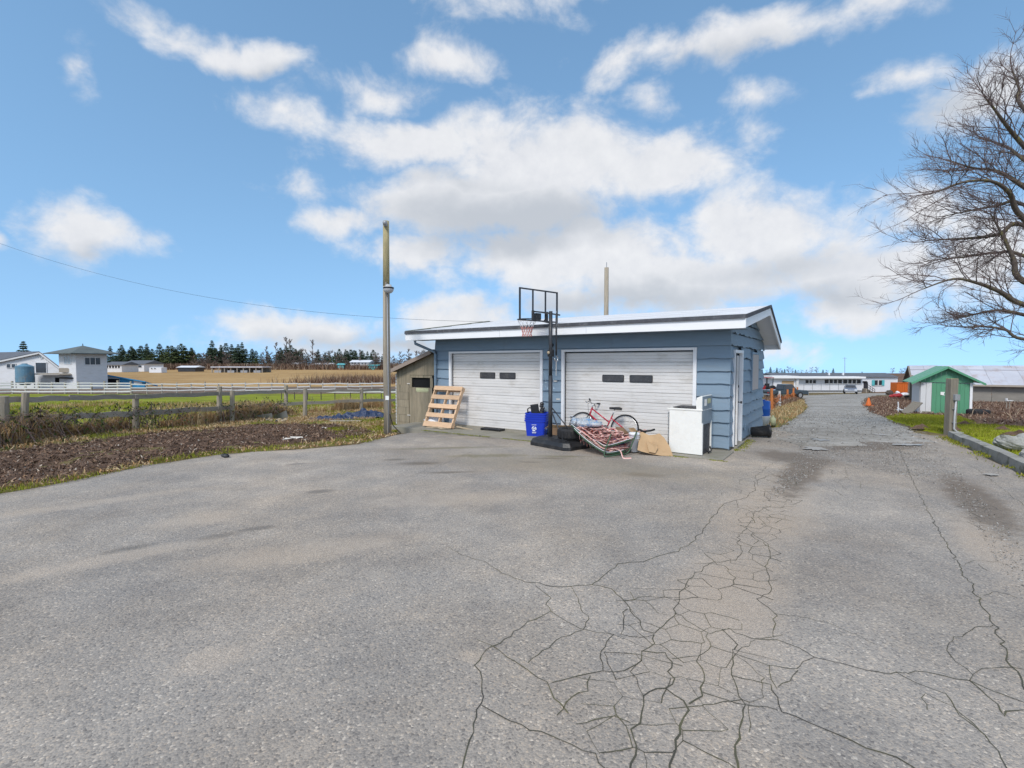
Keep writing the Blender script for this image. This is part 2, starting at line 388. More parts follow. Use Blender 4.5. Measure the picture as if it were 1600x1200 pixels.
# striped webbing
m, t, b = new_mat('webbing'); P = coords(t)
at_ = t.node('ShaderNodeAttribute', attribute_name='rnd'); f = at_.outputs['Fac']
sp = t.node('ShaderNodeSeparateXYZ'); 
t.link(t.ramp(f, [(0, (.60, .17, .14)), (.42, (.64, .20, .16)), (.5, (.78, .66, .60)), (1, (.82, .74, .68))]), b.inputs['Base Color']); b.inputs['Roughness'].default_value = .6
m.node_tree.nodes['Color Ramp'].color_ramp.interpolation = 'CONSTANT'; MATS['webbing'] = m
# random-coloured blades / chips, by an attribute
def blade_mat(name, stops, rough=.8, trans=0.):
    m, t, b = new_mat(name); a = t.node('ShaderNodeAttribute', attribute_name='rnd')
    t.link(t.ramp(a.outputs['Fac'], stops), b.inputs['Base Color']); b.inputs['Roughness'].default_value = rough; b.inputs['Specular IOR Level'].default_value = .15
    MATS[name] = m
blade_mat('grass_green', [(0, (.115, .130, .016)), (.5, (.200, .225, .018)), (.85, (.275, .285, .028)), (1, (.34, .27, .10))])
blade_mat('grass_dry', [(0, (.20, .105, .045)), (.35, (.38, .225, .105)), (.7, (.52, .38, .21)), (1, (.56, .46, .29))])
blade_mat('weed_brown', [(0, (.075, .045, .034)), (.45, (.155, .090, .062)), (.75, (.25, .165, .115)), (1, (.42, .34, .25))])
blade_mat('bramble_leaf', [(0, (.030, .045, .014)), (.5, (.060, .085, .022)), (.8, (.10, .085, .035)), (1, (.16, .10, .05))])
blade_mat('chips', [(0, (.055, .036, .026)), (.45, (.135, .086, .060)), (.80, (.24, .150, .100)), (.95, (.36, .26, .19)), (1, (.55, .50, .43))])
blade_mat('gravel_bits', [(0, (.16, .15, .14)), (.5, (.26, .25, .235)), (1, (.42, .41, .39))])
blade_mat('conifer', [(0, (.026, .042, .028)), (.5, (.052, .085, .052)), (.85, (.085, .120, .070)), (1, (.13, .145, .085))])  # distance haze put into the colours: needles lightened and greyed
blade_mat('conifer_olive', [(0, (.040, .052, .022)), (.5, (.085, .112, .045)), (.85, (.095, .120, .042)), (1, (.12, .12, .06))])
blade_mat('net_orange', [(0, (.36, .11, .035)), (.5, (.48, .16, .05)), (1, (.55, .26, .12))])

# ---- ground materials, in world coordinates
def blob(t, P, x, y, rx, ry, rot=0.):
    d = t.vec('SUBTRACT', P, (x, y, 0))
    n = t.node('ShaderNodeVectorRotate', rotation_type='Z_AXIS'); t.link(d, n.inputs['Vector']); n.inputs['Angle'].default_value = -rot
    return t.math('SUBTRACT', 1., t.vec('LENGTH', t.vec('MULTIPLY', n.outputs[0], (1 / rx, 1 / ry, 0))))
def seg(t, P, ax, ay, bx, by, wd):   # soft band along a segment
    L = math.hypot(bx - ax, by - ay); a = math.atan2(by - ay, bx - ax)
    return blob(t, P, (ax + bx) / 2, (ay + by) / 2, L / 2 + wd, wd, a)
def mx(t, *a):
    r = a[0]
    for k in a[1:]: r = t.math('MAXIMUM', r, k)
    return r
m, t, b = new_mat('asphalt'); P = coords(t, world=True)
nb = t.noise(P, .35, 6, .6); nm = t.noise(P, 1.6, 6, .65); n3 = t.noise(P, 9, 6, .7)
vo = t.node('ShaderNodeTexVoronoi'); t.link(P, vo.inputs['Vector']); vo.inputs['Scale'].default_value = 82.
vs_ = t.node('ShaderNodeSeparateColor'); t.link(vo.outputs['Color'], vs_.inputs[0])
vo2 = t.node('ShaderNodeTexVoronoi'); t.link(P, vo2.inputs['Vector']); vo2.inputs['Scale'].default_value = 210.
vs2 = t.node('ShaderNodeSeparateColor'); t.link(vo2.outputs['Color'], vs2.inputs[0])
base = t.ramp(t.lin(t.math('ADD', t.math('MULTIPLY', nb, .6), t.math('MULTIPLY', nm, .4)), .36, .64), [(0, (.232, .224, .218)), (.35, (.292, .280, .266)), (.65, (.345, .326, .303)), (1, (.450, .413, .370))])
peb = t.ramp(vs_.outputs[0], [(0, (.40, .40, .42)), (.15, (.76, .76, .77)), (.5, (1.0, .99, .98)), (.8, (1.15, 1.12, 1.08)), (.94, (1.36, 1.24, 1.10)), (1, (2.0, 1.95, 1.85))])
peb2 = t.ramp(vs2.outputs[0], [(0, (.55, .55, .57)), (.4, (.94, .94, .94)), (.85, (1.06, 1.05, 1.03)), (1, (1.45, 1.42, 1.38))])
pm = t.mix(.32, peb, peb2)
c = t.mix(1., base, pm, 'MULTIPLY')
# worn, dusty wheel track where the surface has broken up
gx = lambda px, py: G(px, py)
def pseg(a, b_, wd): A = G(*a); B = G(*b_); return seg(t, P, A.x, A.y, B.x, B.y, wd)
rag = t.math('MULTIPLY', t.math('SUBTRACT', t.noise(P, 3.2, 7, .7), .5), 1.3)
track = mx(t, pseg((1070, 1090), (1160, 860), .65), pseg((1160, 880), (1235, 740), .75), pseg((1500, 800), (1600, 930), .35))
tk = t.smooth(t.math('ADD', track, t.math('MULTIPLY', rag, .6)), .05, .75)
c = t.mix(t.math('MULTIPLY', tk, .75), c, t.mix(1., (.420, .370, .318), peb2, 'MULTIPLY'))
# mud washed into the hollows
mud = mx(t, pseg((1215, 790), (1275, 705), .42), pseg((1480, 735), (1600, 860), .42), pseg((1290, 700), (1440, 690), .9), blob(t, P, G(1240, 715).x, G(1240, 715).y, .9, 1.2, .3))
mk = t.smooth(t.math('ADD', mud, rag), .12, .62)
c = t.mix(t.math('MULTIPLY', mk, .75), c, t.mix(n3, (.105, .086, .070), (.185, .158, .132)))
# damp stains and pale patches with outlines of their own
def pblob(px, py, rx, ry): q = G(px, py); return blob(t, P, q.x, q.y, rx, ry, math.atan2(q.y, q.x) - math.pi / 2)
damp = mx(t, pblob(655, 724, .55, .22), pblob(618, 718, .3, .16), pblob(1010, 742, .50, .24), pblob(860, 716, .5, .12), pblob(830, 722, .3, .1), pblob(340, 838, .3, .12), pblob(200, 858, .32, .12), pblob(400, 826, .3, .1), pblob(500, 768, .3, .15), pblob(465, 725, .25, .12), pblob(700, 738, .6, .12))
dk = t.smooth(t.math('ADD', damp, t.math('MULTIPLY', rag, 1.1)), .0, .8)
c = t.mix(t.math('MULTIPLY', dk, .6), c, (.115, .092, .065))
pale = mx(t, pblob(310, 812, .7, .4), pblob(190, 870, 1.2, .25), pblob(120, 790, 1.8, .25), pblob(740, 1025, .12, .09), pblob(330, 1030, .3, .2), pblob(700, 780, 1.5, .5), pblob(480, 860, 1.5, .4))
c = t.mix(t.math('MULTIPLY', t.smooth(t.math('ADD', pale, t.math('MULTIPLY', rag, .7)), .0, .7), .5), c, t.mix(1., (.46, .41, .355), peb2, 'MULTIPLY'))
apr = mx(t, pseg((700, 712), (1120, 745), 1.3)); c = t.mix(t.math('MULTIPLY', t.smooth(t.math('ADD', apr, t.math('MULTIPLY', rag, .8)), .0, .8), .5), c, t.mix(n3, (.17, .15, .11), (.30, .27, .21)))
moss = mx(t, pblob(700, 700, 2.4, .25), pblob(880, 713, 1.2, .16), pblob(760, 712, 1.4, .3))
c = t.mix(t.math('MULTIPLY', t.smooth(t.math('ADD', moss, rag), .2, .9), .55), c, (.15, .14, .075))
c = t.mix(.9, c, t.mix(t.smooth(t.noise(P, .55, 5, .6), .35, .65), (1.0, .96, .915), (1.0, .915, .82)), 'MULTIPLY')
t.link(c, b.inputs['Base Color']); b.inputs['Roughness'].default_value = .85; b.inputs['Specular IOR Level'].default_value = .3
t.put(b.inputs['Roughness'], t.lin(dk, 0, 1, .86, .45))
bump(t, b, t.math('ADD', t.math('MULTIPLY', vo.outputs['Distance'], -.9), t.math('MULTIPLY', n3, .7)), .4, .010); MATS['asphalt'] = m
def ground_mat(name, stops, s1=.5, s2=4., s3=30., extra=None, bd=.03, bs=.6):
    m, t, b = new_mat(name); P = coords(t, world=True)
    k = t.math('ADD', t.math('ADD', t.math('MULTIPLY', t.noise(P, s1, 6, .62), .40), t.math('MULTIPLY', t.noise(P, s2, 6, .65), .33)), t.math('MULTIPLY', t.noise(P, s3, 5, .65), .27))
    c = t.ramp(t.lin(k, .36, .64), stops)
    if extra: c = extra(t, P, c)
    t.link(c, b.inputs['Base Color']); b.inputs['Roughness'].default_value = .95; b.inputs['Specular IOR Level'].default_value = .12
    bump(t, b, t.math('ADD', t.noise(P, s2, 6, .7), t.math('MULTIPLY', t.noise(P, s3, 5, .7), .6)), bs, bd); MATS[name] = m
ground_mat('earth', [(0, (.085, .065, .035)), (.5, (.15, .115, .06)), (1, (.21, .175, .08))])
ground_mat('dirt', [(0, (.062, .041, .030)), (.4, (.125, .082, .060)), (.7, (.185, .122, .088)), (1, (.27, .19, .14))], .8, 6, 40, bd=.05, bs=1.)
ground_mat('pasture', [(0, (.135, .105, .035)), (.3, (.165, .175, .022)), (.55, (.215, .250, .018)), (.8, (.245, .270, .022)), (1, (.275, .215, .085))], .28, 1.6, 14)
ground_mat('lawn', [(0, (.115, .095, .030)), (.3, (.185, .205, .012)), (.65, (.265, .300, .012)), (1, (.34, .325, .045))], .45, 2.2, 18)
ground_mat('tan_field', [(0, (.24, .140, .055)), (.5, (.37, .235, .100)), (1, (.50, .345, .165))], .03, .22, 2, bd=.02)
ground_mat('brown_field', [(0, (.075, .045, .034)), (.5, (.150, .088, .060)), (1, (.235, .155, .105))], .25, 2, 14)
ground_mat('gravel', [(0, (.165, .150, .130)), (.4, (.27, .255, .23)), (.75, (.36, .345, .32)), (1, (.46, .44, .41))], .5, 4, 60, bd=.02)
ground_mat('verge', [(0, (.10, .075, .035)), (.4, (.155, .125, .055)), (.7, (.165, .165, .045)), (1, (.20, .23, .05))], .9, 5, 30)
ground_mat('barnyard', [(0, (.085, .058, .040)), (.5, (.15, .105, .075)), (1, (.23, .18, .13))], .3, 2, 14)
# dark, mossy filling of the cracks
m, t, b = new_mat('crack_fill'); P = coords(t, world=True)
t.link(t.ramp(t.noise(P, 2.2, 5, .6), [(.35, (.045, .042, .036)), (.5, (.075, .072, .048)), (.62, (.105, .100, .050)), (.7, (.14, .115, .085))]), b.inputs['Base Color']); b.inputs['Roughness'].default_value = .95; MATS['crack_fill'] = m

# ------------------------------------------------------------------ ground
def mesh_obj(name, vs, fs, m, parent=None, smooth=True):
    me = bpy.data.meshes.new(name); me.from_pydata(vs, [], fs); me.update()
    me.materials.append(m)
    if smooth: me.polygons.foreach_set('use_smooth', [True] * len(me.polygons))
    return link(name, me, parent)
def inside(poly, x, y):
    c = False; j = len(poly) - 1
    for i in range(len(poly)):
        xi, yi = poly[i]; xj, yj = poly[j]
        if (yi > y) != (yj > y) and x < (xj - xi) * (y - yi) / (yj - yi) + xi: c = not c
        j = i
    return c
def rough_line(pts, step, amp, s=1.3, seed=0.):
    out = []
    n = len(pts)
    for i in range(n):
        a = Vector(pts[i][:2]); b = Vector(pts[(i + 1) % n][:2]); L = (b - a).length; k = max(1, int(L / step))
        nn = Vector((-(b - a).y, (b - a).x)).normalized() if L > 1e-6 else Vector((0, 0))
        for q in range(k):
            p = a.lerp(b, q / k); f = amp * fbm(p.x, p.y, s, 4, seed) * (1 if q else .3)
            out.append((p.x + nn.x * f, p.y + nn.y * f))
    return out
def sheet(name, poly, m, dz, step=1., edge=None, amp=.08, zf=None, kind='structure', parent=None, seed=0.):
    poly = [(p[0], p[1]) for p in poly]
    ol = rough_line(poly, edge or step, amp, 1.3, seed) if amp else poly
    xs = [p[0] for p in ol]; ys = [p[1] for p in ol]
    pts = [Vector(p) for p in ol]; n = len(pts)
    x = min(xs)
    while x < max(xs):
        y = min(ys)
        while y < max(ys):
            q = (x + random.uniform(-.2, .2) * step, y + random.uniform(-.2, .2) * step)
            if inside(ol, *q): pts.append(Vector(q))
            y += step
        x += step
    vo, eo, fo, *_ = mgeo.delaunay_2d_cdt(pts, [(i, (i + 1) % n) for i in range(n)], [], 1, 1e-4)
    fs = []
    for f in fo:
        cx = sum(vo[i].x for i in f) / len(f); cy = sum(vo[i].y for i in f) / len(f)
        if inside(ol, cx, cy): fs.append(tuple(f))
    zf = zf or (lambda x, y: h(x, y) + dz)
    cnt = {}
    for f in fs:
        for k in range(len(f)): e = tuple(sorted((f[k], f[(k + 1) % len(f)]))); cnt[e] = cnt.get(e, 0) + 1
    rim = {i for e, c_ in cnt.items() if c_ == 1 for i in e}
    o = mesh_obj(name, [(v.x, v.y, zf(v.x, v.y) - ((.03 if name == 'asphalt_yard' else .09) if i in rim else 0)) for i, v in enumerate(vo)], fs, m, parent)
    if kind: o['kind'] = kind
    return o
def PX(*pts): return [tuple(hit(*p)[:2]) for p in pts]

# base terrain to the horizon
gxs = sorted(set([-3000, -1500, -800, -450] + list(range(-300, 301, 10)) + list(np.arange(-40, 40.1, 2.)) + [450, 800, 1500, 3000]))
gys = sorted(set([-60, -30, -15] + list(np.arange(-8, 40, 1.5)) + list(range(40, 120, 4)) + list(range(120, 320, 12)) + [400, 600, 1000, 1800, 3000]))
vs = [(x, y, h(x, y) - .06) for y in gys for x in gxs]; nx = len(gxs)
fs = [(j * nx + i, j * nx + i + 1, (j + 1) * nx + i + 1, (j + 1) * nx + i) for j in range(len(gys) - 1) for i in range(nx - 1)]
struct(mesh_obj('ground', vs, fs, MATS['earth']), 'dry brown and olive earth under the fields and yards')

A = lambda px, py: tuple(hit(px, py)[:2])
# asphalt yard
Lm = PX((0, 768), (100, 751), (240, 723), (345, 708), (480, 699), (560, 692), (602, 682))
Kb = PX((1600, 742), (1560, 722), (1520, 703), (1484, 684))
yard = [(-30, -9), (-26, 3.5), (-16, 6.2)] + Lm + [A(640, 674), A(700, 668)] + [(2, 13.2), (6.9, 14.2), (8.2, 15.2), (10.4, 15.2), (11.2, 14.4)] + Kb[::-1] + [(8.0, 5.5), (7.3, 1), (7, -9)]
struct(sheet('asphalt_yard', yard, MATS['asphalt'], .0, .6, .25, .10), 'weathered grey asphalt yard crossed by cracks')
# gravel drive running down to the trailer
grav = PX((1196, 690), (1204, 676), (1228, 662), (1246, 650), (1262, 637), (1258, 625), (1252, 618)) + [(60, 84), (76, 84)] + PX((1370, 617), (1352, 622), (1350, 632), (1366, 645), (1400, 660), (1440, 675), (1478, 690), (1440, 700), (1380, 694), (1320, 703), (1260, 702))
struct(sheet('gravel_drive', grav, MATS['gravel'], .010, .5, .3, .3), 'pale gravel drive running down to the trailer home')
# concrete apron in front of the doors
GC = Vector((4.448, 10.163, 0)); GU = Vector((-.82792, .56085, 0)); GV = Vector((.56085, .82792, 0))
def W(u, v, z=0.): return GC + GU * u + GV * v + Vector((0, 0, z))
GM = Matrix((( *[GU[i] for i in range(1)], GV[0], 0, GC[0]), (GU[1], GV[1], 0, GC[1]), (0, 0, 1, 0), (0, 0, 0, 1)))
mb = MB()
for k in range(3):
    u0, u1 = [(-.12, 2.6), (2.612, 5.6), (5.612, 8.9)][k]
    top = [W(u0, -1.10 - .01 * k, .022), W(u1, -1.08, .022), W(u1, .02, .028), W(u0, .02, .028)]
    MB.prism(mb, top, (0, 0, -.2))
ap = mb.build('concrete_apron', MATS['concrete'], bevel=.006); struct(ap, 'mossy concrete apron in front of the garage doors')
# verge, dirt bed, pasture, barnyard, field
FL = [hit(-40, 705), hit(25, 690), hit(100, 683), hit(211, 671), hit(342, 661), hit(446, 648), hit(581, 637), hit(640, 634)]   # foot of the old rail fence
FLx = [(p.x, p.y) for p in FL]
bed = PX((-160, 800), (0, 766), (100, 749), (240, 721), (345, 706), (480, 697), (560, 690), (602, 678), (616, 668), (610, 648)) + [(p[0], p[1] + .3) for p in FLx[::-1]] + [(-22, 9.5)]
struct(sheet('verge', bed, MATS['verge'], -.012, .6, .25, .12), 'weedy verge between the yard and the old fence')
def dirt_z(x, y):
    return h(x, y) + .012 + .05 * fbm(x, y, .9, 3, 3.) + .055 * fbm(x, y, 5., 3, 9.)
bed2 = PX((-150, 793), (0, 762), (100, 746), (240, 719), (345, 704), (450, 695), (520, 687), (590, 679), (560, 668), (500, 663), (420, 664), (345, 670), (240, 678), (120, 691), (0, 706), (-150, 725))
struct(sheet('dirt_bed', bed2, MATS['dirt'], .012, .16, .16, .10, dirt_z), 'dug over dark brown dirt bed beside the fence')
struct(sheet('pasture', [(FLx[0][0], FLx[0][1] + .3), (FLx[3][0], FLx[3][1] + .3), (FLx[5][0], FLx[5][1] + .3), (FLx[7][0], FLx[7][1] + .3), (-2, 36), (-2, 52), (-70, 50), (-60, 12)], MATS['pasture'], .0, 1.2, .8, .2), 'short green pasture behind the rail fence')
struct(sheet('barnyard', [(-2, 52), (-2, 76), (-100, 76), (-100, 48), (-70, 50)], MATS['barnyard'], .0, 3, 2, .5), 'trampled brown barnyard by the white fence')
struct(sheet('hay_field', [(0, 76), (30, 290), (-330, 290), (-250, 150), (-120, 76)], MATS['tan_field'], .02, 9, 8, 1.), 'wide tan stubble field')
# right side
lawn = PX((1486, 676), (1520, 697), (1560, 712), (1600, 728), (1700, 760), (1760, 690), (1700, 672), (1600, 668), (1530, 662), (1500, 651), (1440, 648), (1400, 647), (1384, 652), (1420, 664), (1450, 672))
struct(sheet('lawn', lawn, MATS['lawn'], .02, .7, .3, .18), 'bright mossy lawn in front of the green shed')
weed = PX((1345, 627), (1350, 640), (1384, 652), (1440, 648), (1500, 651), (1530, 662), (1600, 668), (1700, 672), (1760, 690)) + [(40, 24), (70, 60), (60, 66)] + PX((1420, 618), (1360, 619))
struct(sheet('weed_patch', weed, MATS['brown_field'], .0, 1.2, .7, .2), 'rough patch of dead brown weeds beyond the lawn')
wl = PX((1197, 677), (1228, 661), (1246, 650), (1261, 637), (1256, 626), (1240, 622), (1190, 622)) + [(9.6, 24)]
struct(sheet('drive_verge', wl, MATS['verge'], .022, .8, .4, .2), 'grassy strip between the orange netting and the drive')
struct(sheet('far_field', [(40, 95), (220, 60), (600, 290), (30, 290)], MATS['brown_field'], .03, 14, 10, 1.), 'brown field behind the trailer home')

# puddles
def puddle(px, py, rx, ry, label):
    c = hit(px, py); n = 48; vs = [(c.x, c.y, h(c.x, c.y) + .022)]
    for k in range(n):
        a = 2 * math.pi * k / n; q = 1 + .6 * fbm(math.cos(a), math.sin(a), 2.6, 4, px * .1)
        x = c.x + rx * q * math.cos(a); y = c.y + ry * q * math.sin(a); vs.append((x, y, h(c.x, c.y) + .022))
    o = mesh_obj('puddle', vs, [(0, 1 + k, 1 + (k + 1) % n) for k in range(n)], MATS['puddle'])
    struct(o, label)
puddle(1273, 702, .24, .20, 'larger pale puddle on the drive near the garage side')
puddle(1281, 688, .17, .20, 'small round puddle behind the larger one')
puddle(1375, 680, .12, .14, 'tiny puddle in the middle of the drive')
puddle(1422, 696, .30, .13, 'long thin puddle on the way to the kerb')
puddle(1549, 743, .11, .08, 'narrow sliver of water beside the kerb')

# ---- cracks, traced and filled in
def ribbon(acc, pts, w0, w1, z=.0035, jit=.028):
    P = [Vector((p[0], p[1])) for p in pts]; out = []
    for i in range(len(P) - 1):
        a, b = P[i], P[i + 1]; L = (b - a).length; k = max(1, int(L / .05)); d = (b - a).normalized() if L > 1e-6 else Vector((1, 0)); nn = Vector((-d.y, d.x))
        for q in range(k):
            p = a.lerp(b, q / k); j = jit * (fbm(p.x, p.y, 7., 3, 4.) + .7 * fbm(p.x, p.y, 20., 2, 8.)) * (1 if q else .4)
            out.append(p + nn * j)
    out.append(P[-1]); n = len(out); vs = acc[0]; b0 = len(vs)
    for i, p in enumerate(out):
        d = out[min(i + 1, n - 1)] - out[max(i - 1, 0)]; d = d.normalized() if d.length > 1e-9 else Vector((1, 0)); nn = Vector((-d.y, d.x))
        wd = .42 * (w0 + (w1 - w0) * i / max(1, n - 1)) * (.75 + .9 * abs(fbm(p.x, p.y, 9., 2, 2.)) + random.uniform(-.15, .25))
        for s in (-1, 1): vs.append((p.x + nn.x * wd / 2 * s, p.y + nn.y * wd / 2 * s, z))
    for i in range(n - 1): acc[1].append((b0 + 2 * i, b0 + 2 * i + 1, b0 + 2 * i + 3, b0 + 2 * i + 2))
def Q(*pts): return [tuple(G(*p)[:2]) for p in pts]
QG = Q
CR = [  # pixel polylines of the photograph's cracks, width in m at both ends
 (((700, 855), (735, 872), (762, 880), (785, 897), (815, 906), (850, 914), (893, 916), (925, 914)), .008, .016),
 (((925, 914), (948, 897), (965, 881), (1005, 878), (1025, 870), (1060, 862), (1085, 845), (1103, 823), (1120, 800), (1130, 788), (1165, 778), (1180, 765), (1178, 752), (1205, 742)), .014, .012),
 (((925, 914), (955, 920), (975, 938), (985, 955), (1000, 970), (1005, 985), (1022, 990)), .014, .014),
 (((893, 916), (905, 936), (908, 952), (920, 968), (910, 984), (878, 996), (862, 1006), (825, 1036)), .010, .012),
 (((835, 916), (855, 930), (860, 955), (885, 970), (905, 983), (960, 992)), .009, .010),
 (((860, 955), (835, 968), (800, 995), (770, 1010)), .010, .012),
 (((745, 1000), (775, 1012), (815, 1040), (855, 1066), (862, 1082), (875, 1100), (888, 1115)), .010, .016),
 (((770, 1010), (742, 1040), (752, 1062), (753, 1100), (738, 1132), (730, 1170), (712, 1235)), .012, .016),
 (((753, 1102), (780, 1118), (815, 1132), (860, 1150), (930, 1178), (965, 1240)), .012, .014),
 (((862, 1066), (905, 1056), (942, 1050), (975, 1048), (1003, 1032)), .012, .014),
 (((960, 992), (940, 1018), (942, 1048)), .012, .012), (((922, 1056), (918, 1080), (895, 1090), (870, 1118)), .012, .012),
 (((980, 952), (973, 970), (970, 992), (1000, 996), (1022, 992)), .012, .010), (((1022, 992), (1023, 1006), (1002, 1018), (1002, 1032)), .014, .012),
 (((1022, 990), (1042, 972), (1055, 958), (1063, 930), (1075, 905), (1098, 890), (1115, 878), (1150, 876), (1160, 862)), .012, .010),
 (((975, 938), (1010, 932), (1063, 934)), .008, .008), (((1002, 1018), (1040, 1020), (1050, 1035), (1042, 1050), (1052, 1060), (1040, 1076), (1005, 1088), (1002, 1115), (985, 1140), (992, 1180), (965, 1240)), .014, .022),
 (((1003, 1032), (985, 1050), (998, 1072), (1005, 1088)), .010, .010), (((1040, 1076), (1068, 1095), (1076, 1110), (1062, 1135), (1055, 1170), (1038, 1240)), .018, .026),
 (((1076, 1100), (1098, 1088), (1100, 1065), (1097, 1045), (1092, 1025), (1050, 1030)), .022, .012), (((1098, 1082), (1130, 1092), (1165, 1102), (1160, 1130), (1150, 1180), (1165, 1240)), .014, .022),
 (((1055, 958), (1080, 975), (1108, 990), (1140, 982), (1175, 998)), .009, .010), (((1108, 990), (1110, 1010), (1092, 1025)), .010, .010),
 (((1110, 1010), (1150, 1022), (1180, 1000)), .010, .008), (((1150, 1022), (1143, 1055), (1152, 1075), (1165, 1102)), .012, .012), (((1150, 1022), (1200, 1040), (1245, 1046), (1272, 1028)), .009, .010),
 (((1203, 1040), (1205, 1062), (1212, 1075), (1235, 1065), (1247, 1048)), .010, .010), (((1143, 1056), (1205, 1070), (1215, 1090), (1222, 1112), (1262, 1128), (1310, 1150), (1400, 1185), (1490, 1240)), .010, .022),
 (((1165, 1102), (1215, 1110)), .012, .010), (((1175, 998), (1215, 1000), (1250, 1012), (1272, 1027), (1320, 1038), (1355, 1048), (1400, 1050), (1450, 1052), (1515, 1064), (1545, 1078), (1600, 1098)), .010, .014),
 (((1160, 862), (1152, 840), (1170, 820), (1180, 800), (1205, 790)), .010, .010), (((1175, 835), (1200, 850), (1205, 872), (1195, 885), (1203, 905), (1200, 928), (1182, 936), (1205, 955), (1212, 975), (1208, 995)), .010, .010),
 (((1210, 960), (1250, 964), (1290, 972), (1330, 990), (1370, 1008)), .009, .006), (((1400, 1050), (1430, 1066), (1480, 1085), (1500, 1118), (1540, 1150), (1590, 1225)), .009, .012), (((1515, 1064), (1545, 1090), (1570, 1120), (1600, 1110)), .012, .016),
 (((1460, 815), (1462, 820), (1480, 850), (1500, 885), (1525, 930), (1550, 975), (1575, 1020), (1590, 1050), (1602, 1080)), .012, .018), (((1404, 700), (1415, 725), (1430, 760), (1445, 788), (1462, 820)), .010, .012),
 (((1550, 976), (1520, 984), (1490, 996), (1480, 1010), (1485, 1025), (1520, 1055), (1515, 1064)), .010, .008), (((1500, 885), (1525, 876), (1560, 878), (1590, 890)), .007, .007), (((1530, 930), (1560, 925), (1590, 935)), .008, .008),
 (((1520, 1055), (1550, 1044), (1600, 1046)), .009, .008), (((1185, 760), (1180, 745), (1200, 728), (1230, 716)), .010, .008), (((1135, 788), (1165, 790), (1185, 800)), .008, .006), (((1205, 742), (1230, 735)), .008, .006),
 (((640, 745), (700, 722), (735, 707)), .007, .010), (((1130, 730), (1160, 740), (1190, 752)), .006, .006), (((1320, 730), (1325, 745), (1310, 752), (1322, 765)), .008, .006), (((1320, 760), (1365, 764), (1400, 762)), .006, .006), (((1428, 792), (1450, 787), (1475, 789)), .008, .006), (((1285, 782), (1300, 790)), .008, .006),
 (((1500, 720), (1530, 735), (1560, 760), (1600, 790)), .008, .008), (((1545, 715), (1560, 735), (1555, 745)), .008, .006), (((900, 1132), (960, 1120), (985, 1130)), .010, .010), (((1450, 1110), (1445, 1085), (1490, 1105), (1530, 1140)), .008, .008)]
acc = ([], [])
for pl, a, b_ in CR: ribbon(acc, Q(*pl), a, b_)
# the finer alligator net between them
pts = []
net_poly = QG((960, 935), (1060, 905), (1130, 850), (1175, 790), (1205, 745), (1260, 740), (1245, 800), (1215, 870), (1210, 980), (1200, 1060), (1160, 1230), (960, 1230), (890, 1100), (960, 1010))
net3 = QG((1300, 725), (1345, 725), (1375, 800), (1330, 815), (1290, 770)); net4 = QG((1120, 775), (1205, 720), (1260, 722), (1245, 800), (1180, 850))
net2 = Q((1470, 800), (1520, 780), (1580, 800), (1700, 930), (1700, 1080), (1600, 1060), (1540, 940))
for poly, st in ((net_poly, .19), (net2, .26), (net3, .4), (net4, .24)):
    xs = [p[0] for p in poly]; ys = [p[1] for p in poly]; P = []
    y = min(ys) - .5
    while y < max(ys) + .5:
        x = min(xs) - .5
        while x < max(xs) + .5:
            P.append(Vector((x + random.uniform(-.5, .5) * st, (y + random.uniform(-.5, .5) * st)))); x += st * 1.15
        y += st * 1.0
    vo, eo, fo, *_ = mgeo.delaunay_2d_cdt(P, [], [], 0, 1e-5)
    cen = []
    ed = {}
    for fi, f in enumerate(fo):
        a, b, c_ = [vo[i] for i in f[:3]]
        d = 2 * (a.x * (b.y - c_.y) + b.x * (c_.y - a.y) + c_.x * (a.y - b.y))
        if abs(d) < 1e-9: cen.append((a + b + c_) / 3)
        else:
            ux = (a.length_squared * (b.y - c_.y) + b.length_squared * (c_.y - a.y) + c_.length_squared * (a.y - b.y)) / d
            uy = (a.length_squared * (c_.x - b.x) + b.length_squared * (a.x - c_.x) + c_.length_squared * (b.x - a.x)) / d
            cen.append(Vector((ux, uy)))
        for k in range(3): ed.setdefault(tuple(sorted((f[k], f[(k + 1) % 3]))), []).append(fi)
    for e, fl in ed.items():
        if len(fl) == 2:
            a, b = cen[fl[0]], cen[fl[1]]; m_ = (a + b) / 2
            if (a - b).length < .6 and inside(poly, m_.x, m_.y) and random.random() < (.84 if st < .25 else .7) and fbm(m_.x, m_.y, .8, 2, 5.) > (-.4 if st < .25 else .0):
                wd = random.choice((.005, .007, .009, .012)); ribbon(acc, [a, b], wd, wd, .003, .012)
cr = mesh_obj('cracks', acc[0], acc[1], MATS['crack_fill'], bpy.data.objects['asphalt_yard'], smooth=False); cr['kind'] = 'stuff'

# ------------------------------------------------------------------ the garage
GR = math.atan2(-.56085, .82792)
def L(u, v, z): return Vector((-u, v, z))
gar = thing('garage', 'blue grey garage with two white roll up doors and white fascia', 'garage', GC, GR)
UW, VD = 8.12, 4.95
D1, D2 = (4.42, 7.57), (.64, 3.88)
EV, RV, BV = -.68, 2.80, 5.22          # front eave, ridge, rear eave
EZ, RZt, BZ = 2.735, 3.245, 2.46       # top of roof there
OU, LU0, LU1 = -.40, 8.66, 8.30        # right overhang; left rake at eave and ridge
def roof_top(v): return EZ + (RZt - EZ) * (v - EV) / (RV - EV) if v < RV else RZt + (BZ - RZt) * (v - RV) / (BV - RV)
# foundation
MB().box(L(UW / 2, VD / 2, -.07), (UW - .03, VD - .03, .26)).build('foundation', MATS['concrete'], gar, bevel=.01)
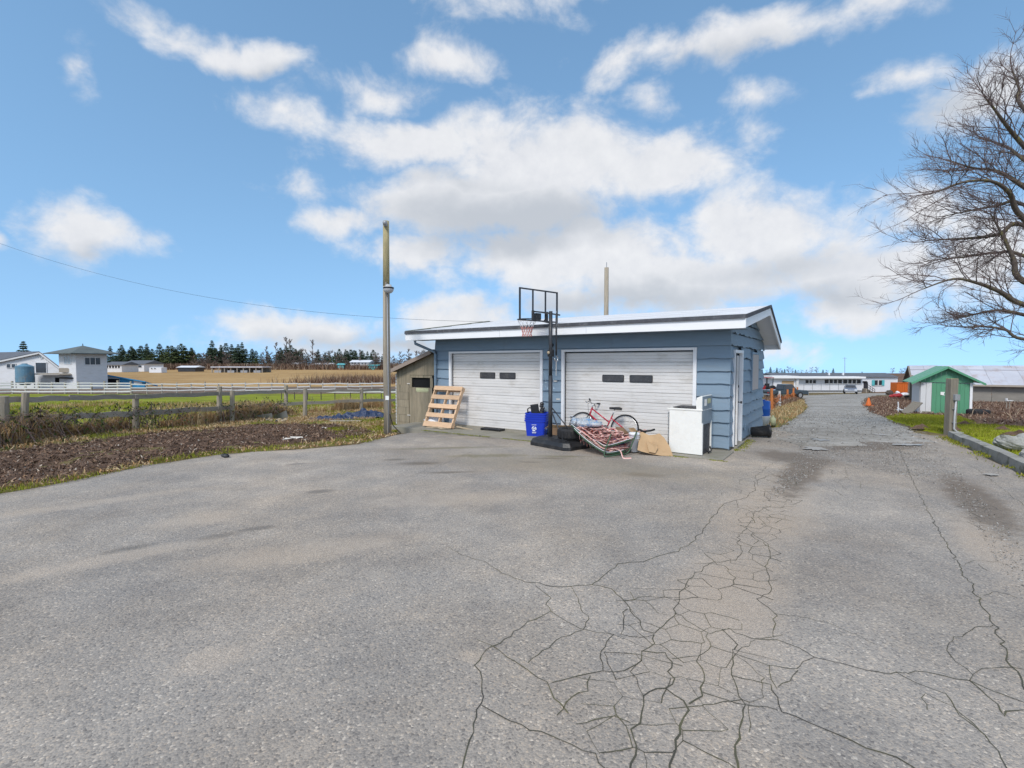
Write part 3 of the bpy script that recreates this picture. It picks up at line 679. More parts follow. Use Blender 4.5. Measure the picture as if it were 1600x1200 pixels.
# front wall core and boards
wf = MB()
for u0, u1, z0, z1 in ((.01, D2[0], .06, 2.55), (D2[1], D1[0], .06, 2.55), (D1[1], UW - .01, .06, 2.55), (D2[0], D2[1], 2.10, 2.55), (D1[0], D1[1], 2.10, 2.55)):
    wf.box(L((u0 + u1) / 2, .07, (z0 + z1) / 2), (u1 - u0, .10, z1 - z0))
wf = wf.build('front_wall', MATS['siding'], gar)
def board(parent, s0, s1, zb, zt, place, wav=.010, seed=0., topf=None):
    n = max(2, int((s1 - s0) / .07)); vs = []; fs = []
    for i in range(n + 1):
        s = s0 + (s1 - s0) * i / n
        wv = wav * (fbm(s, seed, 2.6, 2, seed) + (.8 if (s * 1.7 + seed * .37) % 1.0 < .18 else 0) * .6)
        tz = zt if topf is None else min(zt, topf(s)); tz = max(tz, zb + .004)
        bz = min(zb + wv, tz - .002)
        vs += [place(s, .007, tz), place(s, .044, bz), place(s, .042, bz - .006), place(s, .004, bz - .002)]
    for i in range(n):
        a = 4 * i; b = a + 4
        for k in range(3): fs.append((a + k, a + k + 1, b + k + 1, b + k))
    fs += [(0, 3, 2, 1), (4 * n, 4 * n + 1, 4 * n + 2, 4 * n + 3)]
    return MB().add(vs, fs).build('siding_board', MATS['siding'], parent)
FP = lambda s, o, z: L(s, .02 - o, z)
CH = .2665; Z0 = .066
for k in range(8):
    zb, zt = Z0 + CH * k, Z0 + CH * (k + 1) - .012
    for u0, u1 in ((-.028, D2[0] - .004), (D2[1] + .004, D1[0] - .004), (D1[1] + .004, UW)):
        board(wf, u0, u1, zb, zt, FP, .016, k + u0)
zb = Z0 + CH * 8 + .0
board(wf, -.028, 2.55, zb, 2.50, FP, .004, 1.); board(wf, 2.553, 5.6, zb, 2.50, FP, .004, 2.); board(wf, 5.603, UW, zb, 2.50, FP, .004, 3.)
# side wall
DR = (.50, 1.34); WN = (2.72, 3.72); 
ws = MB(); topw = lambda v: roof_top(v) - .10
ws.prism([L(.07, .02, .06), L(.07, DR[0], .06), L(.07, DR[0], topw(DR[0])), L(.07, .02, topw(.02))], (-.05, 0, 0))
ws.prism([L(.07, DR[0], 2.03), L(.07, DR[1], 2.03), L(.07, DR[1], topw(DR[1])), L(.07, DR[0], topw(DR[0]))], (-.05, 0, 0))
ws.prism([L(.07, DR[1], .06), L(.07, VD, .06), L(.07, VD, topw(VD)), L(.07, RV, topw(RV)), L(.07, DR[1], topw(DR[1]))], (-.05, 0, 0))
ws = ws.build('side_wall', MATS['siding'], gar)
SP = lambda s, o, z: L(.02 - o, s, z)
for k in range(13):
    zb, zt = Z0 + CH * k, Z0 + CH * (k + 1) - .014
    spans = [(.0, VD)]
    if zb < 2.02: spans = [(.0, DR[0] - .085), (DR[1] + .085, WN[0] - .05 if zt > 1.2 and zb < 2.05 else VD)] + ([(WN[1] + .05, VD)] if zt > 1.2 and zb < 2.05 else [])
    for a, b in spans:
        while a < b and topw(a) <= zb + .02: a += .05
        while b > a and topw(b) <= zb + .02: b -= .05
        if b - a > .1: board(ws, a, b, zb, zt, SP, .034, k * 1.3 + a, topw)
# rear and left walls
MB().prism([L(.09, VD - .09, .06), L(UW - .02, VD - .09, .06), L(UW - .02, VD - .09, topw(VD)), L(.09, VD - .09, topw(VD))], (0, .07, 0)).build('rear_wall', MATS['siding'], gar)
MB().prism([L(UW - .01, .13, .06), L(UW - .01, VD - .1, .06), L(UW - .01, VD - .1, topw(VD)), L(UW - .01, RV, topw(RV)), L(UW - .01, .13, topw(.13))], (.06, 0, 0)).build('left_wall', MATS['siding'], gar)
for k in range(8):
    board(gar, .0, VD, Z0 + CH * k, Z0 + CH * (k + 1) + .006, lambda s, o, z: L(UW - .012 + o, s, z), .012, k + 9.)
# roof
def lu(v): return LU0 + (LU1 - LU0) * (v - EV) / (RV - EV) if v < RV else LU1 + (LU0 - LU1) * (v - RV) / (BV - RV)
rf = MB()
for va, vb in ((EV, RV), (RV, BV)):
    q = [L(OU, va, roof_top(va)), L(lu(va), va, roof_top(va)), L(lu(vb), vb, roof_top(vb)), L(OU, vb, roof_top(vb))]
    rf.add(q + [p + Vector((0, 0, -.05)) for p in q], [(0, 3, 2, 1), (4, 5, 6, 7), (0, 1, 5, 4), (1, 2, 6, 5), (2, 3, 7, 6), (3, 0, 4, 7)])
roof = rf.build('roof', MATS['roof_white'], gar)
# lapped roofing strips
for k in range(4):
    va = EV + (RV - EV) * k / 4; vb = EV + (RV - EV) * (k + 1) / 4 + .03
    MB().prism([L(OU + .004, va, roof_top(va) + .014), L(lu(va), va, roof_top(va) + .014), L(lu(vb), vb, roof_top(vb) + .003), L(OU + .004, vb, roof_top(vb) + .003)], (0, 0, -.012)).build('roofing_strip', MATS['roof_white'], roof)
def edge_strip(name, m, p, q, hgt, th, zoff, out):
    out = Vector(out); p = p + Vector((0, 0, zoff)); q = q + Vector((0, 0, zoff))
    return MB().prism([p, q, q - Vector((0, 0, hgt)), p - Vector((0, 0, hgt))], out * th).build(name, m, gar)
e0, e1 = L(OU, EV, EZ), L(LU0, EV, EZ)
edge_strip('shingle_edge', MATS['roof_edge'], e0, e1, .078, .03, .016, (0, -1, 0))
# front fascia in lengths
us = [OU, 2.9, 3.75, 5.3, LU0]
for a, b in zip(us[:-1], us[1:]):
    MB().prism([L(a, EV + .004, EZ - .062), L(b - .006, EV + .004, EZ - .062), L(b - .006, EV + .004, EZ - .245), L(a, EV + .004, EZ - .245)], (0, .035, 0)).build('fascia_board', MATS['fascia_white'], gar)
for va, vb, n1 in ((EV, RV, 'a'), (RV, BV, 'b')):
    p, q = L(OU, va, roof_top(va)), L(OU, vb, roof_top(vb))
    edge_strip('shingle_edge', MATS['roof_edge'], p, q, .075, .028, .016, (1, 0, 0))
    MB().prism([p + Vector((.004, 0, -.06)), q + Vector((.004, 0, -.06)), q + Vector((.004, 0, -.235)), p + Vector((.004, 0, -.235))], (-.035, 0, 0)).build('rake_fascia', MATS['fascia_white'], gar)
    p, q = L(lu(va), va, roof_top(va)), L(lu(vb), vb, roof_top(vb))
    edge_strip('moss_edge', MATS['moss_edge'], p, q, .07, .10, .035, (1, 0, 0))
    MB().prism([p + Vector((0, 0, -.06)), q + Vector((0, 0, -.06)), q + Vector((0, 0, -.22)), p + Vector((0, 0, -.22))], (.03, 0, 0)).build('rake_fascia', MATS['fascia_white'], gar)
MB().prism([L(OU, BV, BZ - .06), L(LU0, BV, BZ - .06), L(LU0, BV, BZ - .24), L(OU, BV, BZ - .24)], (0, -.03, 0)).build('rear_fascia', MATS['fascia_white'], gar)
# soffits: level under the front eave, raked under the gable
MB().box(L((OU + LU0) / 2, (EV + .04) / 2, 2.508), (LU0 - OU - .08, -EV - .05, .015)).build('front_soffit', MATS['siding'], gar)
for va, vb in ((EV + .04, RV), (RV, BV - .04)):
    MB().prism([L(OU + .04, va, roof_top(va) - .12), L(OU + .04, vb, roof_top(vb) - .12), L(.05, vb, roof_top(vb) - .12), L(.05, va, roof_top(va) - .12)], (0, 0, .015)).build('gable_soffit', MATS['fascia_white'], gar)
# doors
def rrect(w_, h_, r, n=5):
    pts = []
    for cx, cy, a0 in ((w_ / 2 - r, h_ / 2 - r, 0), (-w_ / 2 + r, h_ / 2 - r, 90), (-w_ / 2 + r, -h_ / 2 + r, 180), (w_ / 2 - r, -h_ / 2 + r, 270)):
        for i in range(n + 1):
            a = R(a0 + 90 * i / n); pts.append((cx + r * math.cos(a), cy + r * math.sin(a)))
    return pts
prof = [(0, .024), (.010, .001), (.070, 0), (.077, .010), (.085, 0), (.146, 0), (.153, .010), (.161, 0), (.219, .001), (.230, .024)]
for (u0, u1), wins, dz in ((D1, ((6.243, .52), (5.572, .52)), .0), (D2, ((2.556, .54), (1.879, .54)), -.02)):
    gd = link('garage_door', None, gar)
    for k in range(9):
        vs = []; fs = []
        for uu in (u0 + .075, u1 - .075):
            for (z, o) in prof: vs.append(L(uu, .085 + o, .030 + dz + .2302 * k + z))
        n = len(prof)
        for i in range(n - 1): fs.append((i, i + 1, n + i + 1, n + i))
        MB().add(vs, fs).build('panel', MATS['door_white'], gd)
    MB().box(L((u0 + u1) / 2, .135, 1.07), (u1 - u0 - .1, .03, 2.1)).build('shade_backing', MATS['void'], gd)  # black sheet behind the panels; its colour stands in for shade in the gaps
    for uc, wd in wins:
        pr = rrect(wd, .17, .03)
        MB().prism([L(uc + a, .083, 1.492 + dz + b) for a, b in pr], (0, -.012, 0)).build('window_gasket', MATS['black_plastic'], gd)
        pr = rrect(wd - .03, .14, .022)
        MB().prism([L(uc + a, .070, 1.492 + dz + b) for a, b in pr], (0, -.003, 0)).build('window_pane', MATS['pane_dark'], gd)
    cu = (u0 + u1) / 2
    if u0 > 4: pass
    MB().box(L(u1 - .25, .075, .50), (.10, .02, .03)).build('latch', MATS['grey_metal'], gd, bevel=.004)
    for a, b in ((u0, u0 + .075), (u1 - .075, u1)):
        MB().box(L((a + b) / 2, .010, 1.07), (.075, .075, 2.075)).build('door_trim', MATS['white_trim'], gar, bevel=.004)
    MB().box(L(cu, .009, 2.135), (u1 - u0, .08, .055)).build('door_trim', MATS['white_trim'], gar, bevel=.004)
    MB().box(L(cu, .10, .016), (u1 - u0 - .16, .05, .022)).build('bottom_seal', MATS['rubber'], gd)
# side door, ajar
sd = link('side_door', None, gar)
dl = .76; ang = R(9)
px_, pz_ = L(.055, DR[1] - .02, 0), 0
hinge = L(.06, DR[1] - .03, .06)
M_ = Matrix.Translation(hinge) @ Matrix.Rotation(ang, 4, 'Z')
MB().box((0, -dl / 2, .97), (.04, dl, 1.92)).xf(M_).build('door_leaf', MATS['door_white'], sd, bevel=.004)
kn = MB().lathe([(.0, -.002), (.026, 0), (.026, .008), (.010, .012), (.010, .045), (.028, .055), (.032, .07), (.022, .085), (0, .088)], (.02, -dl + .07, .93), 12, Matrix.Rotation(R(90), 3, 'Y')); kn.xf(M_).build('door_knob', MATS['black_metal'], sd, smooth=True)
MB().lathe([(0, 0), (.028, 0), (.028, .02), (0, .022)], (.02, -dl + .07, 1.27), 12, Matrix.Rotation(R(90), 3, 'Y')).xf(M_).build('deadbolt', MATS['black_metal'], sd, smooth=True)
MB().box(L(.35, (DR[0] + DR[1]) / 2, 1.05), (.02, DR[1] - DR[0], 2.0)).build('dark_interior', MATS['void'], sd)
for v0, v1 in ((DR[0] - .08, DR[0]), (DR[1], DR[1] + .085)):
    MB().box(L(.0, (v0 + v1) / 2, 1.045), (.08, v1 - v0, 2.0)).build('side_door_trim', MATS['white_trim'], gar, bevel=.004)
MB().box(L(-.002, (DR[0] + DR[1]) / 2, 2.08), (.085, DR[1] - DR[0] + .165, .07)).build('side_door_trim', MATS['white_trim'], gar, bevel=.004)
MB().box(L(-.02, (DR[0] + DR[1]) / 2, .02), (.16, .9, .06)).build('threshold', MATS['concrete'], gar, bevel=.008)
# boarded window
bw = link('boarded_window', None, gar)
MB().box(L(-.036, (WN[0] + WN[1]) / 2, 1.60), (.02, WN[1] - WN[0] - .06, .90)).build('board', MATS['osb'], bw, bevel=.003)
for v0 in (WN[0] - .02, WN[1] + .02): MB().box(L(-.01, v0, 1.60), (.07, .06, .98)).build('frame', MATS['siding'], bw)
for z0 in (1.12, 2.08): MB().box(L(-.008, (WN[0] + WN[1]) / 2, z0), (.066, WN[1] - WN[0] - .02, .05)).build('frame', MATS['siding'], bw)
MB().box(L(-.03, 1.86, .32), (.03, .08, .13)).build('outlet_cover', MATS['siding'], gar, bevel=.006)
# downspout at the left corner
dp = [L(8.42, -.52, 2.48), L(8.42, -.52, 2.40), L(8.08, -.075, 2.16), L(8.06, -.06, 2.05), L(8.06, -.06, .12), L(8.06, -.12, .06)]
MB().tube(dp, .042, 8).build('downspout', MATS['siding'], gar, smooth=False)
MB().box(L(8.06, -.028, 1.35), (.12, .02, .03)).build('pipe_clip', MATS['grey_metal'], gar)
# the small lamp socket over the pier
MB().lathe([(0, 0), (.05, 0), (.05, .05), (.03, .07), (.03, .12), (0, .12)], L(4.15, -.01, 2.28), 12, Matrix.Rotation(R(90), 3, 'X')).build('lamp_socket', MATS['black_plastic'], gar, smooth=True)
MB().box(L(4.05, -.012, 1.38), (.10, .012, .03)).build('name_tag', MATS['litter'], gar)
MB().box(L(3.97, -.012, .93), (.10, .012, .03)).build('name_tag', MATS['litter'], gar)

# ------------------------------------------------------------------ lean-to shed
ln = thing('lean_to_shed', 'weathered plywood lean to shed with a dark window against the garage', 'shed', W(8.2, 0, -.2), GR)
def S(a, v, z): return Vector((-a, v, z + .2))          # a: metres left of the garage corner
LW = 1.60
def lr(a): return 2.13 - a * .335
dA, dB = .06, 1.02
mb = MB(); 
mb.prism([S(dB, .03, -.28), S(LW, .03, -.28), S(LW, .03, lr(LW)), S(dB, .03, lr(dB))], (0, .04, 0))
mb.prism([S(-.05, .03, 1.47), S(dB, .03, 1.47), S(dB, .03, lr(dB)), S(-.05, .03, lr(-.05))], (0, .04, 0))
mb.build('front_panel', MATS['plywood'], ln)
for k in range(6):
    MB().box(S((dB + LW) / 2 + .01, .02 - .002 * (k % 2), -.13 + .235 * k), (LW - dB - .03, .016, .228)).build('plank', MATS['plywood'], ln)
ld = link('shed_door', None, ln)
nP = 4
x0, x1 = .06, 1.0
for k in range(nP):
    a = x0 + (x1 - x0) * k / nP; b = x0 + (x1 - x0) * (k + 1) / nP - .004
    MB().box(S((a + b) / 2, .012, .44), (b - a, .025, 1.30)).build('door_plank', MATS['plywood'], ld)
MB().box(S(.53, .012, 1.425), (.94, .025, .07)).build('door_rail', MATS['plywood'], ld)
for a in (.085, .955): MB().box(S(a, .012, 1.24), (.10, .024, .29)).build('door_stile', MATS['plywood'], ld)
MB().box(S(.50, .06, 1.235), (.80, .01, .31)).build('window_opening', MATS['void'], ld)
MB().box(S(.46, -.004, 1.03), (.52, .006, .09)).build('notice', MATS['yellow_tag'], ld)
MB().box(S(.46, -.004, .965), (.46, .006, .02)).build('notice', MATS['yellow_tag'], ld)
for z in (1.20, .22): MB().box(S(1.04, .002, z), (.13, .012, .025)).build('hinge', MATS['litter'], ld)
MB().prism([S(LW, .07, -.28), S(LW, 2.4, -.28), S(LW, 2.4, lr(LW)), S(LW, .07, lr(LW))], (.04, 0, 0)).build('left_panel', MATS['plywood'], ln)
for k in range(17):
    MB().prism([S(LW, .02, -.10 + k * .095), S(LW + .13, .10, -.10 + k * .095), S(LW + .13, .10, -.10 + k * .095 + .07), S(LW, .02, -.10 + k * .095 + .088)], (0, .03, 0)).build('white_slat', MATS['shed_white'], ln)
rfq = MB().prism([S(-.08, -.16, lr(-.08) + .03), S(LW + .22, -.16, lr(LW + .22) + .03), S(LW + .22, 2.5, lr(LW + .22) + .03), S(-.08, 2.5, lr(-.08) + .03)], (0, 0, .05)); rfq.build('lean_to_roof', MATS['roof_edge'], ln)
MB().prism([S(-.06, -.18, lr(-.06) - .045), S(LW + .22, -.18, lr(LW + .22) - .045), S(LW + .22, -.18, lr(LW + .22) + .075), S(-.06, -.18, lr(-.06) + .075)], (0, .03, 0)).build('roof_fascia', MATS['roof_board'], ln)

# ------------------------------------------------------------------ poles and wire
pb = G(606, 679, -.06); pole = thing('utility_pole', 'tall weathered wooden yard pole with a lamp beside the lean to', 'pole', pb)
MB().tube([(0, 0, -.3), (-.01, 0, 2.2), (.0, 0, 3.9)], [.105, .095, .088], 12).build('lower_shaft', MATS['pole_wood'], pole, smooth=True)
MB().tube([(0, 0, 3.9), (.005, 0, 4.8), (.01, 0, 5.58)], [.088, .083, .08], 12).build('mossy_top', MATS['pole_moss'], pole, smooth=True)
MB().box((.01, -.088, 1.9), (.05, .025, 4.2)).build('conduit_cover', MATS['grey_wood'], pole, bevel=.006)
MB().tube([(.05, -.095, .0), (.05, -.10, 1.2), (.045, -.095, 3.8)], .013, 8).build('conduit', MATS['grey_metal'], pole, smooth=True)
MB().box((.02, -.1, 5.47), (.09, .06, .10)).build('top_bracket', MATS['grey_metal'], pole, bevel=.01)
MB().lathe([(0, .05), (.05, .04), (.062, 0), (.05, -.05), (0, -.06)], (.02, -.15, 5.50), 12).build('top_knob', MATS['grey_metal'], pole, smooth=True)
lamp = MB().lathe([(0, .12), (.07, .115), (.085, .06), (.13, .05), (.135, .0), (.115, -.06), (.07, -.10), (0, -.11)], (.10, -.17, 3.80), 18).build('yard_lamp', MATS['lamp_grey'], pole, smooth=True)
MB().lathe([(.1365, .046), (.138, .02), (.1365, .004)], (.10, -.17, 3.80), 18).build('lamp_band', MATS['black_plastic'], lamp, smooth=True)
MB().tube([(.02, -.07, 3.9), (.06, -.12, 3.93), (.10, -.17, 3.90)], .02, 8).build('lamp_arm', MATS['grey_metal'], pole)
MB().box((.02, -.108, .98), (.09, .012, .11)).build('notice', MATS['paper'], pole)
MB().tube([(.07, -.06, .55), (.14, -.02, .25), (.32, .1, .02)], .012, 6).build('cable', MATS['wire'], pole)
rp = Vector((3.78, 20.0, -.5)); bp = thing('rear_pole', 'thin wooden pole standing behind the garage roof', 'pole', rp)
MB().tube([(0, 0, -.4), (0, 0, 6.15)], [.11, .085], 10).build('shaft', MATS['pole_wood'], bp, smooth=True)
MB().tube([(.0, 0, 6.15), (0, 0, 6.36)], .015, 6).build('pin', MATS['grey_metal'], bp)
a_, b_ = Vector((-26, 24, at(0, 380, 24).z + .55)), W(8.0, 2.8, 3.24)
pts = [a_.lerp(b_, k / 24) - Vector((0, 0, 1.0 * 4 * (k / 24) * (1 - k / 24))) for k in range(25)]
o = MB().tube(pts, .005, 6).build('power_line', MATS['wire']); tag(o, 'thin black overhead wire sagging towards the garage roof', 'power line')

# ------------------------------------------------------------------ things in front of the garage
def Lw(u, v, z): return W(u, v, z)
SLAB = .024
# pallet leaning on the left door
pal = thing('pallet', 'new wooden pallet leaning on the left garage door', 'pallet', W(7.42, -.60, SLAB), GR)
tilt = math.asin(.50 / 1.2); PW, PL, PT = 1.06, 1.20, .13
M_ = Matrix.Rotation(-tilt, 4, 'X')
for k in range(5):
    z = .055 + k * (PL - .11) / 4
    MB().box((0, -PT + .009, z), (PW, .018, .125 if k else .15)).xf(M_).build('deck_board', MATS['pallet_wood'], pal)
for x in (-PW / 2 + .025, 0, PW / 2 - .025):
    MB().box((x, -PT / 2, PL / 2), (.042, PT - .04, PL - .004)).xf(M_).build('stringer', MATS['pallet_wood'], pal)
for k in range(3):
    MB().box((0, -.010, .07 + k * (PL - .14) / 2), (PW, .018, .12)).xf(M_).build('bottom_board', MATS['pallet_wood'], pal)
# white bag slumped behind the pallet
bg_ = MB(); bg_.ell((0, 0, .10), (.30, .16, .17), 14, 8, .10); bg_.ell((.2, .05, .16), (.2, .14, .22), 12, 8, .12)
o = bg_.build('plastic_bag', MATS['bag_white'], smooth=True); o.location = W(7.88, -.40, SLAB); o.rotation_euler.z = GR; tag(o, 'crumpled white plastic bag slumped behind the leaning pallet', 'bag')
# scraps at the pallet's foot
for k, (u, v, a, l_) in enumerate(((7.55, -.72, .3, .40), (7.2, -.80, -.5, .34), (7.35, -.76, .9, .26), (6.6, -.42, .1, .7), (7.0, -.74, 1.3, .2))):
    o = MB().box((0, 0, .014), (l_, .06 + .03 * (k % 2), .022)).build('wood_scrap', MATS['scrap'], bevel=.003); o.location = W(u, v, SLAB + .012 * (k % 3)); o.rotation_euler = (0, .04 * k, GR + a)
    tag(o, ['longest pale offcut in the scraps at the pallet foot','narrow offcut pointing out from under the pallet','stubby offcut lying across the other scraps','long flat lath lying along the bottom of the left garage door','tiny offcut turned sideways by the pallet corner'][k], 'wood scrap', 'wood scraps by the pallet')
# black grate at the door
gt = thing('boot_grate', 'small black slatted grate lying by the left garage door', 'grate', W(5.85, -.22, SLAB), GR)
for x in (-.30, .30): MB().box((x, 0, .035), (.03, .26, .06)).build('end_bar', MATS['black_plastic'], gt, bevel=.005)
for k in range(7): MB().box((0, -.12 + .04 * k, .045 + .004 * (k % 2)), (.58, .018, .03)).build('slat', MATS['black_plastic'], gt)

# nested blue bins
bc = (G(818, 682) + G(854, 679)) / 2
BW, BD, BH = .52, .40, .40
bins_loc = Vector((.62, 12.36, SLAB)); brz = R(-16)
def bin_mesh(bw, bd, bh):
    mb = MB(); tp = .86
    ring = lambda sx, sy, z: [Vector((x * sx, y * sy, z)) for x, y in rrect(2, 2, .22, 3)]
    n = len(ring(1, 1, 0)); W2, D2_ = bw / 2, bd / 2
    rows = [ring(W2 * tp, D2_ * tp, 0), ring(W2 * .985, D2_ * .985, bh * .90), ring(W2 * 1.06, D2_ * 1.06, bh * .905), ring(W2 * 1.07, D2_ * 1.07, bh), ring(W2 * .99, D2_ * .99, bh), ring(W2 * .96, D2_ * .96, bh * .85), ring(W2 * tp * .97, D2_ * tp * .97, .02)]
    vs = [v for r_ in rows for v in r_]; fs = [tuple(range(n - 1, -1, -1)), tuple(range(6 * n, 7 * n))]
    for i in range(6):
        for k in range(n): fs.append((i * n + k, i * n + (k + 1) % n, (i + 1) * n + (k + 1) % n, (i + 1) * n + k))
    return mb.add(vs, fs).mesh('recycling_bin', MATS['blue_plastic'])
bm_ = bin_mesh(BW, BD, BH)
words4 = ['bottom bin of the nested blue stack, white recycling print on front', 'second blue bin up in the nested stack', 'third blue bin up in the nested stack', 'topmost blue bin of the stack, holding black junk']
for k in range(4):
    t_ = thing('recycling_bin', words4[k], 'bin', bins_loc + Vector((.004 * k, 0, .058 * k)), brz + .015 * (k - 1), 'nested recycling bins')
    o = link('bin_body', bm_, t_)
    if k == 0:   # printed arrows, house mark and lettering
        f0 = -BD / 2 * .945
        for j in range(3):
            a = R(90 + 120 * j); b = R(90 + 120 * j + 95); pts = [(.048 * math.cos(a + (b - a) * q / 8), .048 * math.sin(a + (b - a) * q / 8)) for q in range(9)]
            vs = []; 
            for (x, z) in pts: vs += [Vector((x * 1.25 - .02, f0 - .012, .19 + z * 1.25)), Vector((x * .72 - .02, f0 - .010, .19 + z * .72))]
            MB().add(vs, [(2 * q, 2 * q + 1, 2 * q + 3, 2 * q + 2) for q in range(8)]).build('recycling_arrow', MATS['white_print'], t_)
        MB().box((-.02, f0 - .009, .19), (.035, .003, .035)).build('recycling_mark', MATS['white_print'], t_)
        for z, wd in ((.285, .12), (.105, .11), (.085, .10)):
            for q in range(5): MB().box((-.02 + wd * (q - 2) / 5, f0 - (.016 if z > .2 else .004), z), (wd / 7, .003, .014)).build('print_mark', MATS['white_print'], t_)
        for q in range(3): MB().box((BW / 2 * .94 + .004, -.05 + .05 * q, .17 + .02 * (q % 2)), (.003, .035, .04)).build('print_mark', MATS['white_print'], t_)
bt = bins_loc.z + .058 * 3
o = MB().box((0, 0, .19), (.20, .13, .38), Matrix.Rotation(R(-8), 3, 'Y')).build('black_box', MATS['black_plastic'], bevel=.015); o.location = bins_loc + Vector((-.04, 0, .40)); o.rotation_euler.z = brz + .3; tag(o, 'black plastic case standing in the topmost blue bin', 'case')
o = MB()
for k in range(7): o.ell((.015 * math.sin(k * 2.1), .01 * math.cos(k * 1.7), .04 + .055 * k), (.075 - .004 * k, .06, .045), 10, 6, .16)
o = o.build('dark_bundle', MATS['foil_dark'], smooth=True); o.location = bins_loc + Vector((.13, .02, .42)); o.rotation_euler.z = brz; tag(o, 'crinkled dark grey bundle standing in the topmost blue bin', 'bundle')
hd = MB().tube([(-.05, 0, 0), (-.06, 0, .24), (-.02, 0, .27), (.04, 0, .26)], .016, 8).build('bent_plastic_bar', MATS['black_plastic'], smooth=True); hd.location = bins_loc + Vector((-.17, 0, .42)); hd.rotation_euler.z = brz; tag(hd, 'bent black plastic bar sticking out of the topmost blue bin', 'plastic bar')

# ---- basketball stand
nD = Vector((-.66, .75, 0)).normalized(); bD = Vector((nD.y, -nD.x, 0))      # rim direction; along the board (to the right/far)
P0 = Vector((.86, 11.08, 0)); hoop = thing('basketball_hoop', 'black portable basketball stand with a clear backboard', 'basketball hoop', P0, math.atan2(bD.y, bD.x))
# local x along board, local y towards the rim
pbm = MB()
def ringb(pts, z): return [Vector((x, y, z)) for x, y in pts]
o1 = [(-.37, .26), (-.20, .34), (.20, .34), (.37, .26), (.40, -.75), (.30, -.88), (-.30, -.88), (-.40, -.75)]
rows = [ringb([(x * 1.0, y) for x, y in o1], .0), ringb(o1, .075), ringb([(x * .9, y * .93 - .01) for x, y in o1], .155), ringb([(x * .55, y * .7 - .02) for x, y in o1], .19)]
vs = [v for r_ in rows for v in r_]; fs = [tuple(range(7, -1, -1)), tuple(range(24, 32))]
for i in range(3):
    for k in range(8): fs.append((i * 8 + k, i * 8 + (k + 1) % 8, (i + 1) * 8 + (k + 1) % 8, (i + 1) * 8 + k))
base = MB().add(vs, fs).build('base', MATS['black_plastic'], hoop, bevel=.012)
for x in (-.2, .2): MB().box((x, -.42, .192), (.05, .55, .02)).build('base_rib', MATS['black_plastic'], base, bevel=.005)
MB().tube([(0, 0, .08), (0, 0, 1.55)], .046, 14).build('lower_pole', MATS['black_metal'], hoop, smooth=True)
MB().tube([(0, 0, 1.55), (0, 0, 2.98)], .041, 14).build('upper_pole', MATS['black_metal'], hoop, smooth=True)
for s in (-1, 1): MB().tube([(s * .03, -.03, .82), (s * .22, -.62, .14)], .014, 8).build('strut', MATS['black_metal'], hoop, smooth=True)
MB().box((0, -.01, 2.05), (.10, .12, .16)).build('pole_clamp', MATS['black_plastic'], hoop, bevel=.01)
MB().lathe([(0, 0), (.035, .005), (.035, .03), (0, .035)], (-.05, 0, 2.06), 10, Matrix.Rotation(R(-90), 3, 'Y')).build('clamp_knob', MATS['scrap'], hoop, smooth=True)
# backboard
by, bz0, bz1, bw_ = .37, 2.79, 3.48, 1.18
bb = link('backboard', None, hoop)
for z in (bz0, bz1): MB().bar((-bw_ / 2, by, z), (bw_ / 2, by, z), .03, .03).build('frame_bar', MATS['black_metal'], bb)
for x in (-bw_ / 2, bw_ / 2): MB().bar((x, by, bz0 - .015), (x, by, bz1 + .015), .032, .032).build('frame_bar', MATS['black_metal'], bb)
for x in (-.2, .2): MB().bar((x, by - .006, bz0), (x, by - .006, bz1), .032, .024).build('frame_bar', MATS['black_metal'], bb)
MB().bar((-.24, by - .02, bz0 + .20), (.24, by - .02, bz0 + .20), .024, .03).build('frame_bar', MATS['black_metal'], bb)
for x in (-.22, .22): MB().box((x, by - .03, bz0 + .10), (.05, .05, .24)).build('bracket', MATS['black_metal'], bb, bevel=.006)
MB().box((0, by + .01, (bz0 + bz1) / 2), (bw_ - .03, .006, bz1 - bz0 - .03)).build('acrylic_panel', MATS['acrylic'], bb)
MB().box((-.02, by + .02, bz0 + .10), (.16, .07, .15)).build('rim_plate', MATS['black_metal'], bb, bevel=.01)
for x in (-.14, .14):
    MB().bar((x * .35, .0, 2.93), (x, by - .03, bz0 + .20), .025, .03).build('arm', MATS['black_metal'], hoop)
    MB().bar((x * .35, .0, 2.72), (x, by - .03, bz0 + .02), .025, .03).build('arm', MATS['black_metal'], hoop)
MB().bar((.04, .02, 2.93), (.20, -.10, 2.90), .025, .03).build('lift_arm', MATS['black_metal'], hoop)
MB().tube([(.12, -.06, 2.92), (.12, -.06, 2.0)], .020, 8).build('lift_rod', MATS['black_metal'], hoop, smooth=True)
hk = [(.12 + .05 * math.sin(a), -.06, 1.93 + .06 * math.cos(a)) for a in [R(x) for x in range(0, 300, 25)]]
MB().tube(hk, .012, 8).build('hook', MATS['chrome'], hoop, smooth=True)
MB().tube([(.12, -.06, 1.87), (.118, -.06, 1.55)], .006, 6).build('cord', MATS['litter'], hoop)
rc = Vector((0, by + .40, bz0 + .06))
rim = MB().tube([rc + Vector((.225 * math.cos(R(a)), .225 * math.sin(R(a)), 0)) for a in range(0, 360, 15)], .011, 8, closed=True).build('rim', MATS['black_metal'], hoop, smooth=True)
for s in (-1, 1): MB().tube([(s * .06, by + .04, bz0 + .05), (s * .10, by + .19, bz0 + .055)], .010, 6).build('rim_stay', MATS['black_metal'], rim)
net = MB(); nseg = 12
def np_(k, lev):
    a = 2 * math.pi * (k + .5 * (lev % 2)) / nseg; rr = [.222, .185, .150, .120, .108, .115][lev]; return rc + Vector((rr * math.cos(a), rr * math.sin(a), -.01 - .078 * lev))
nets = [MB(), MB()]
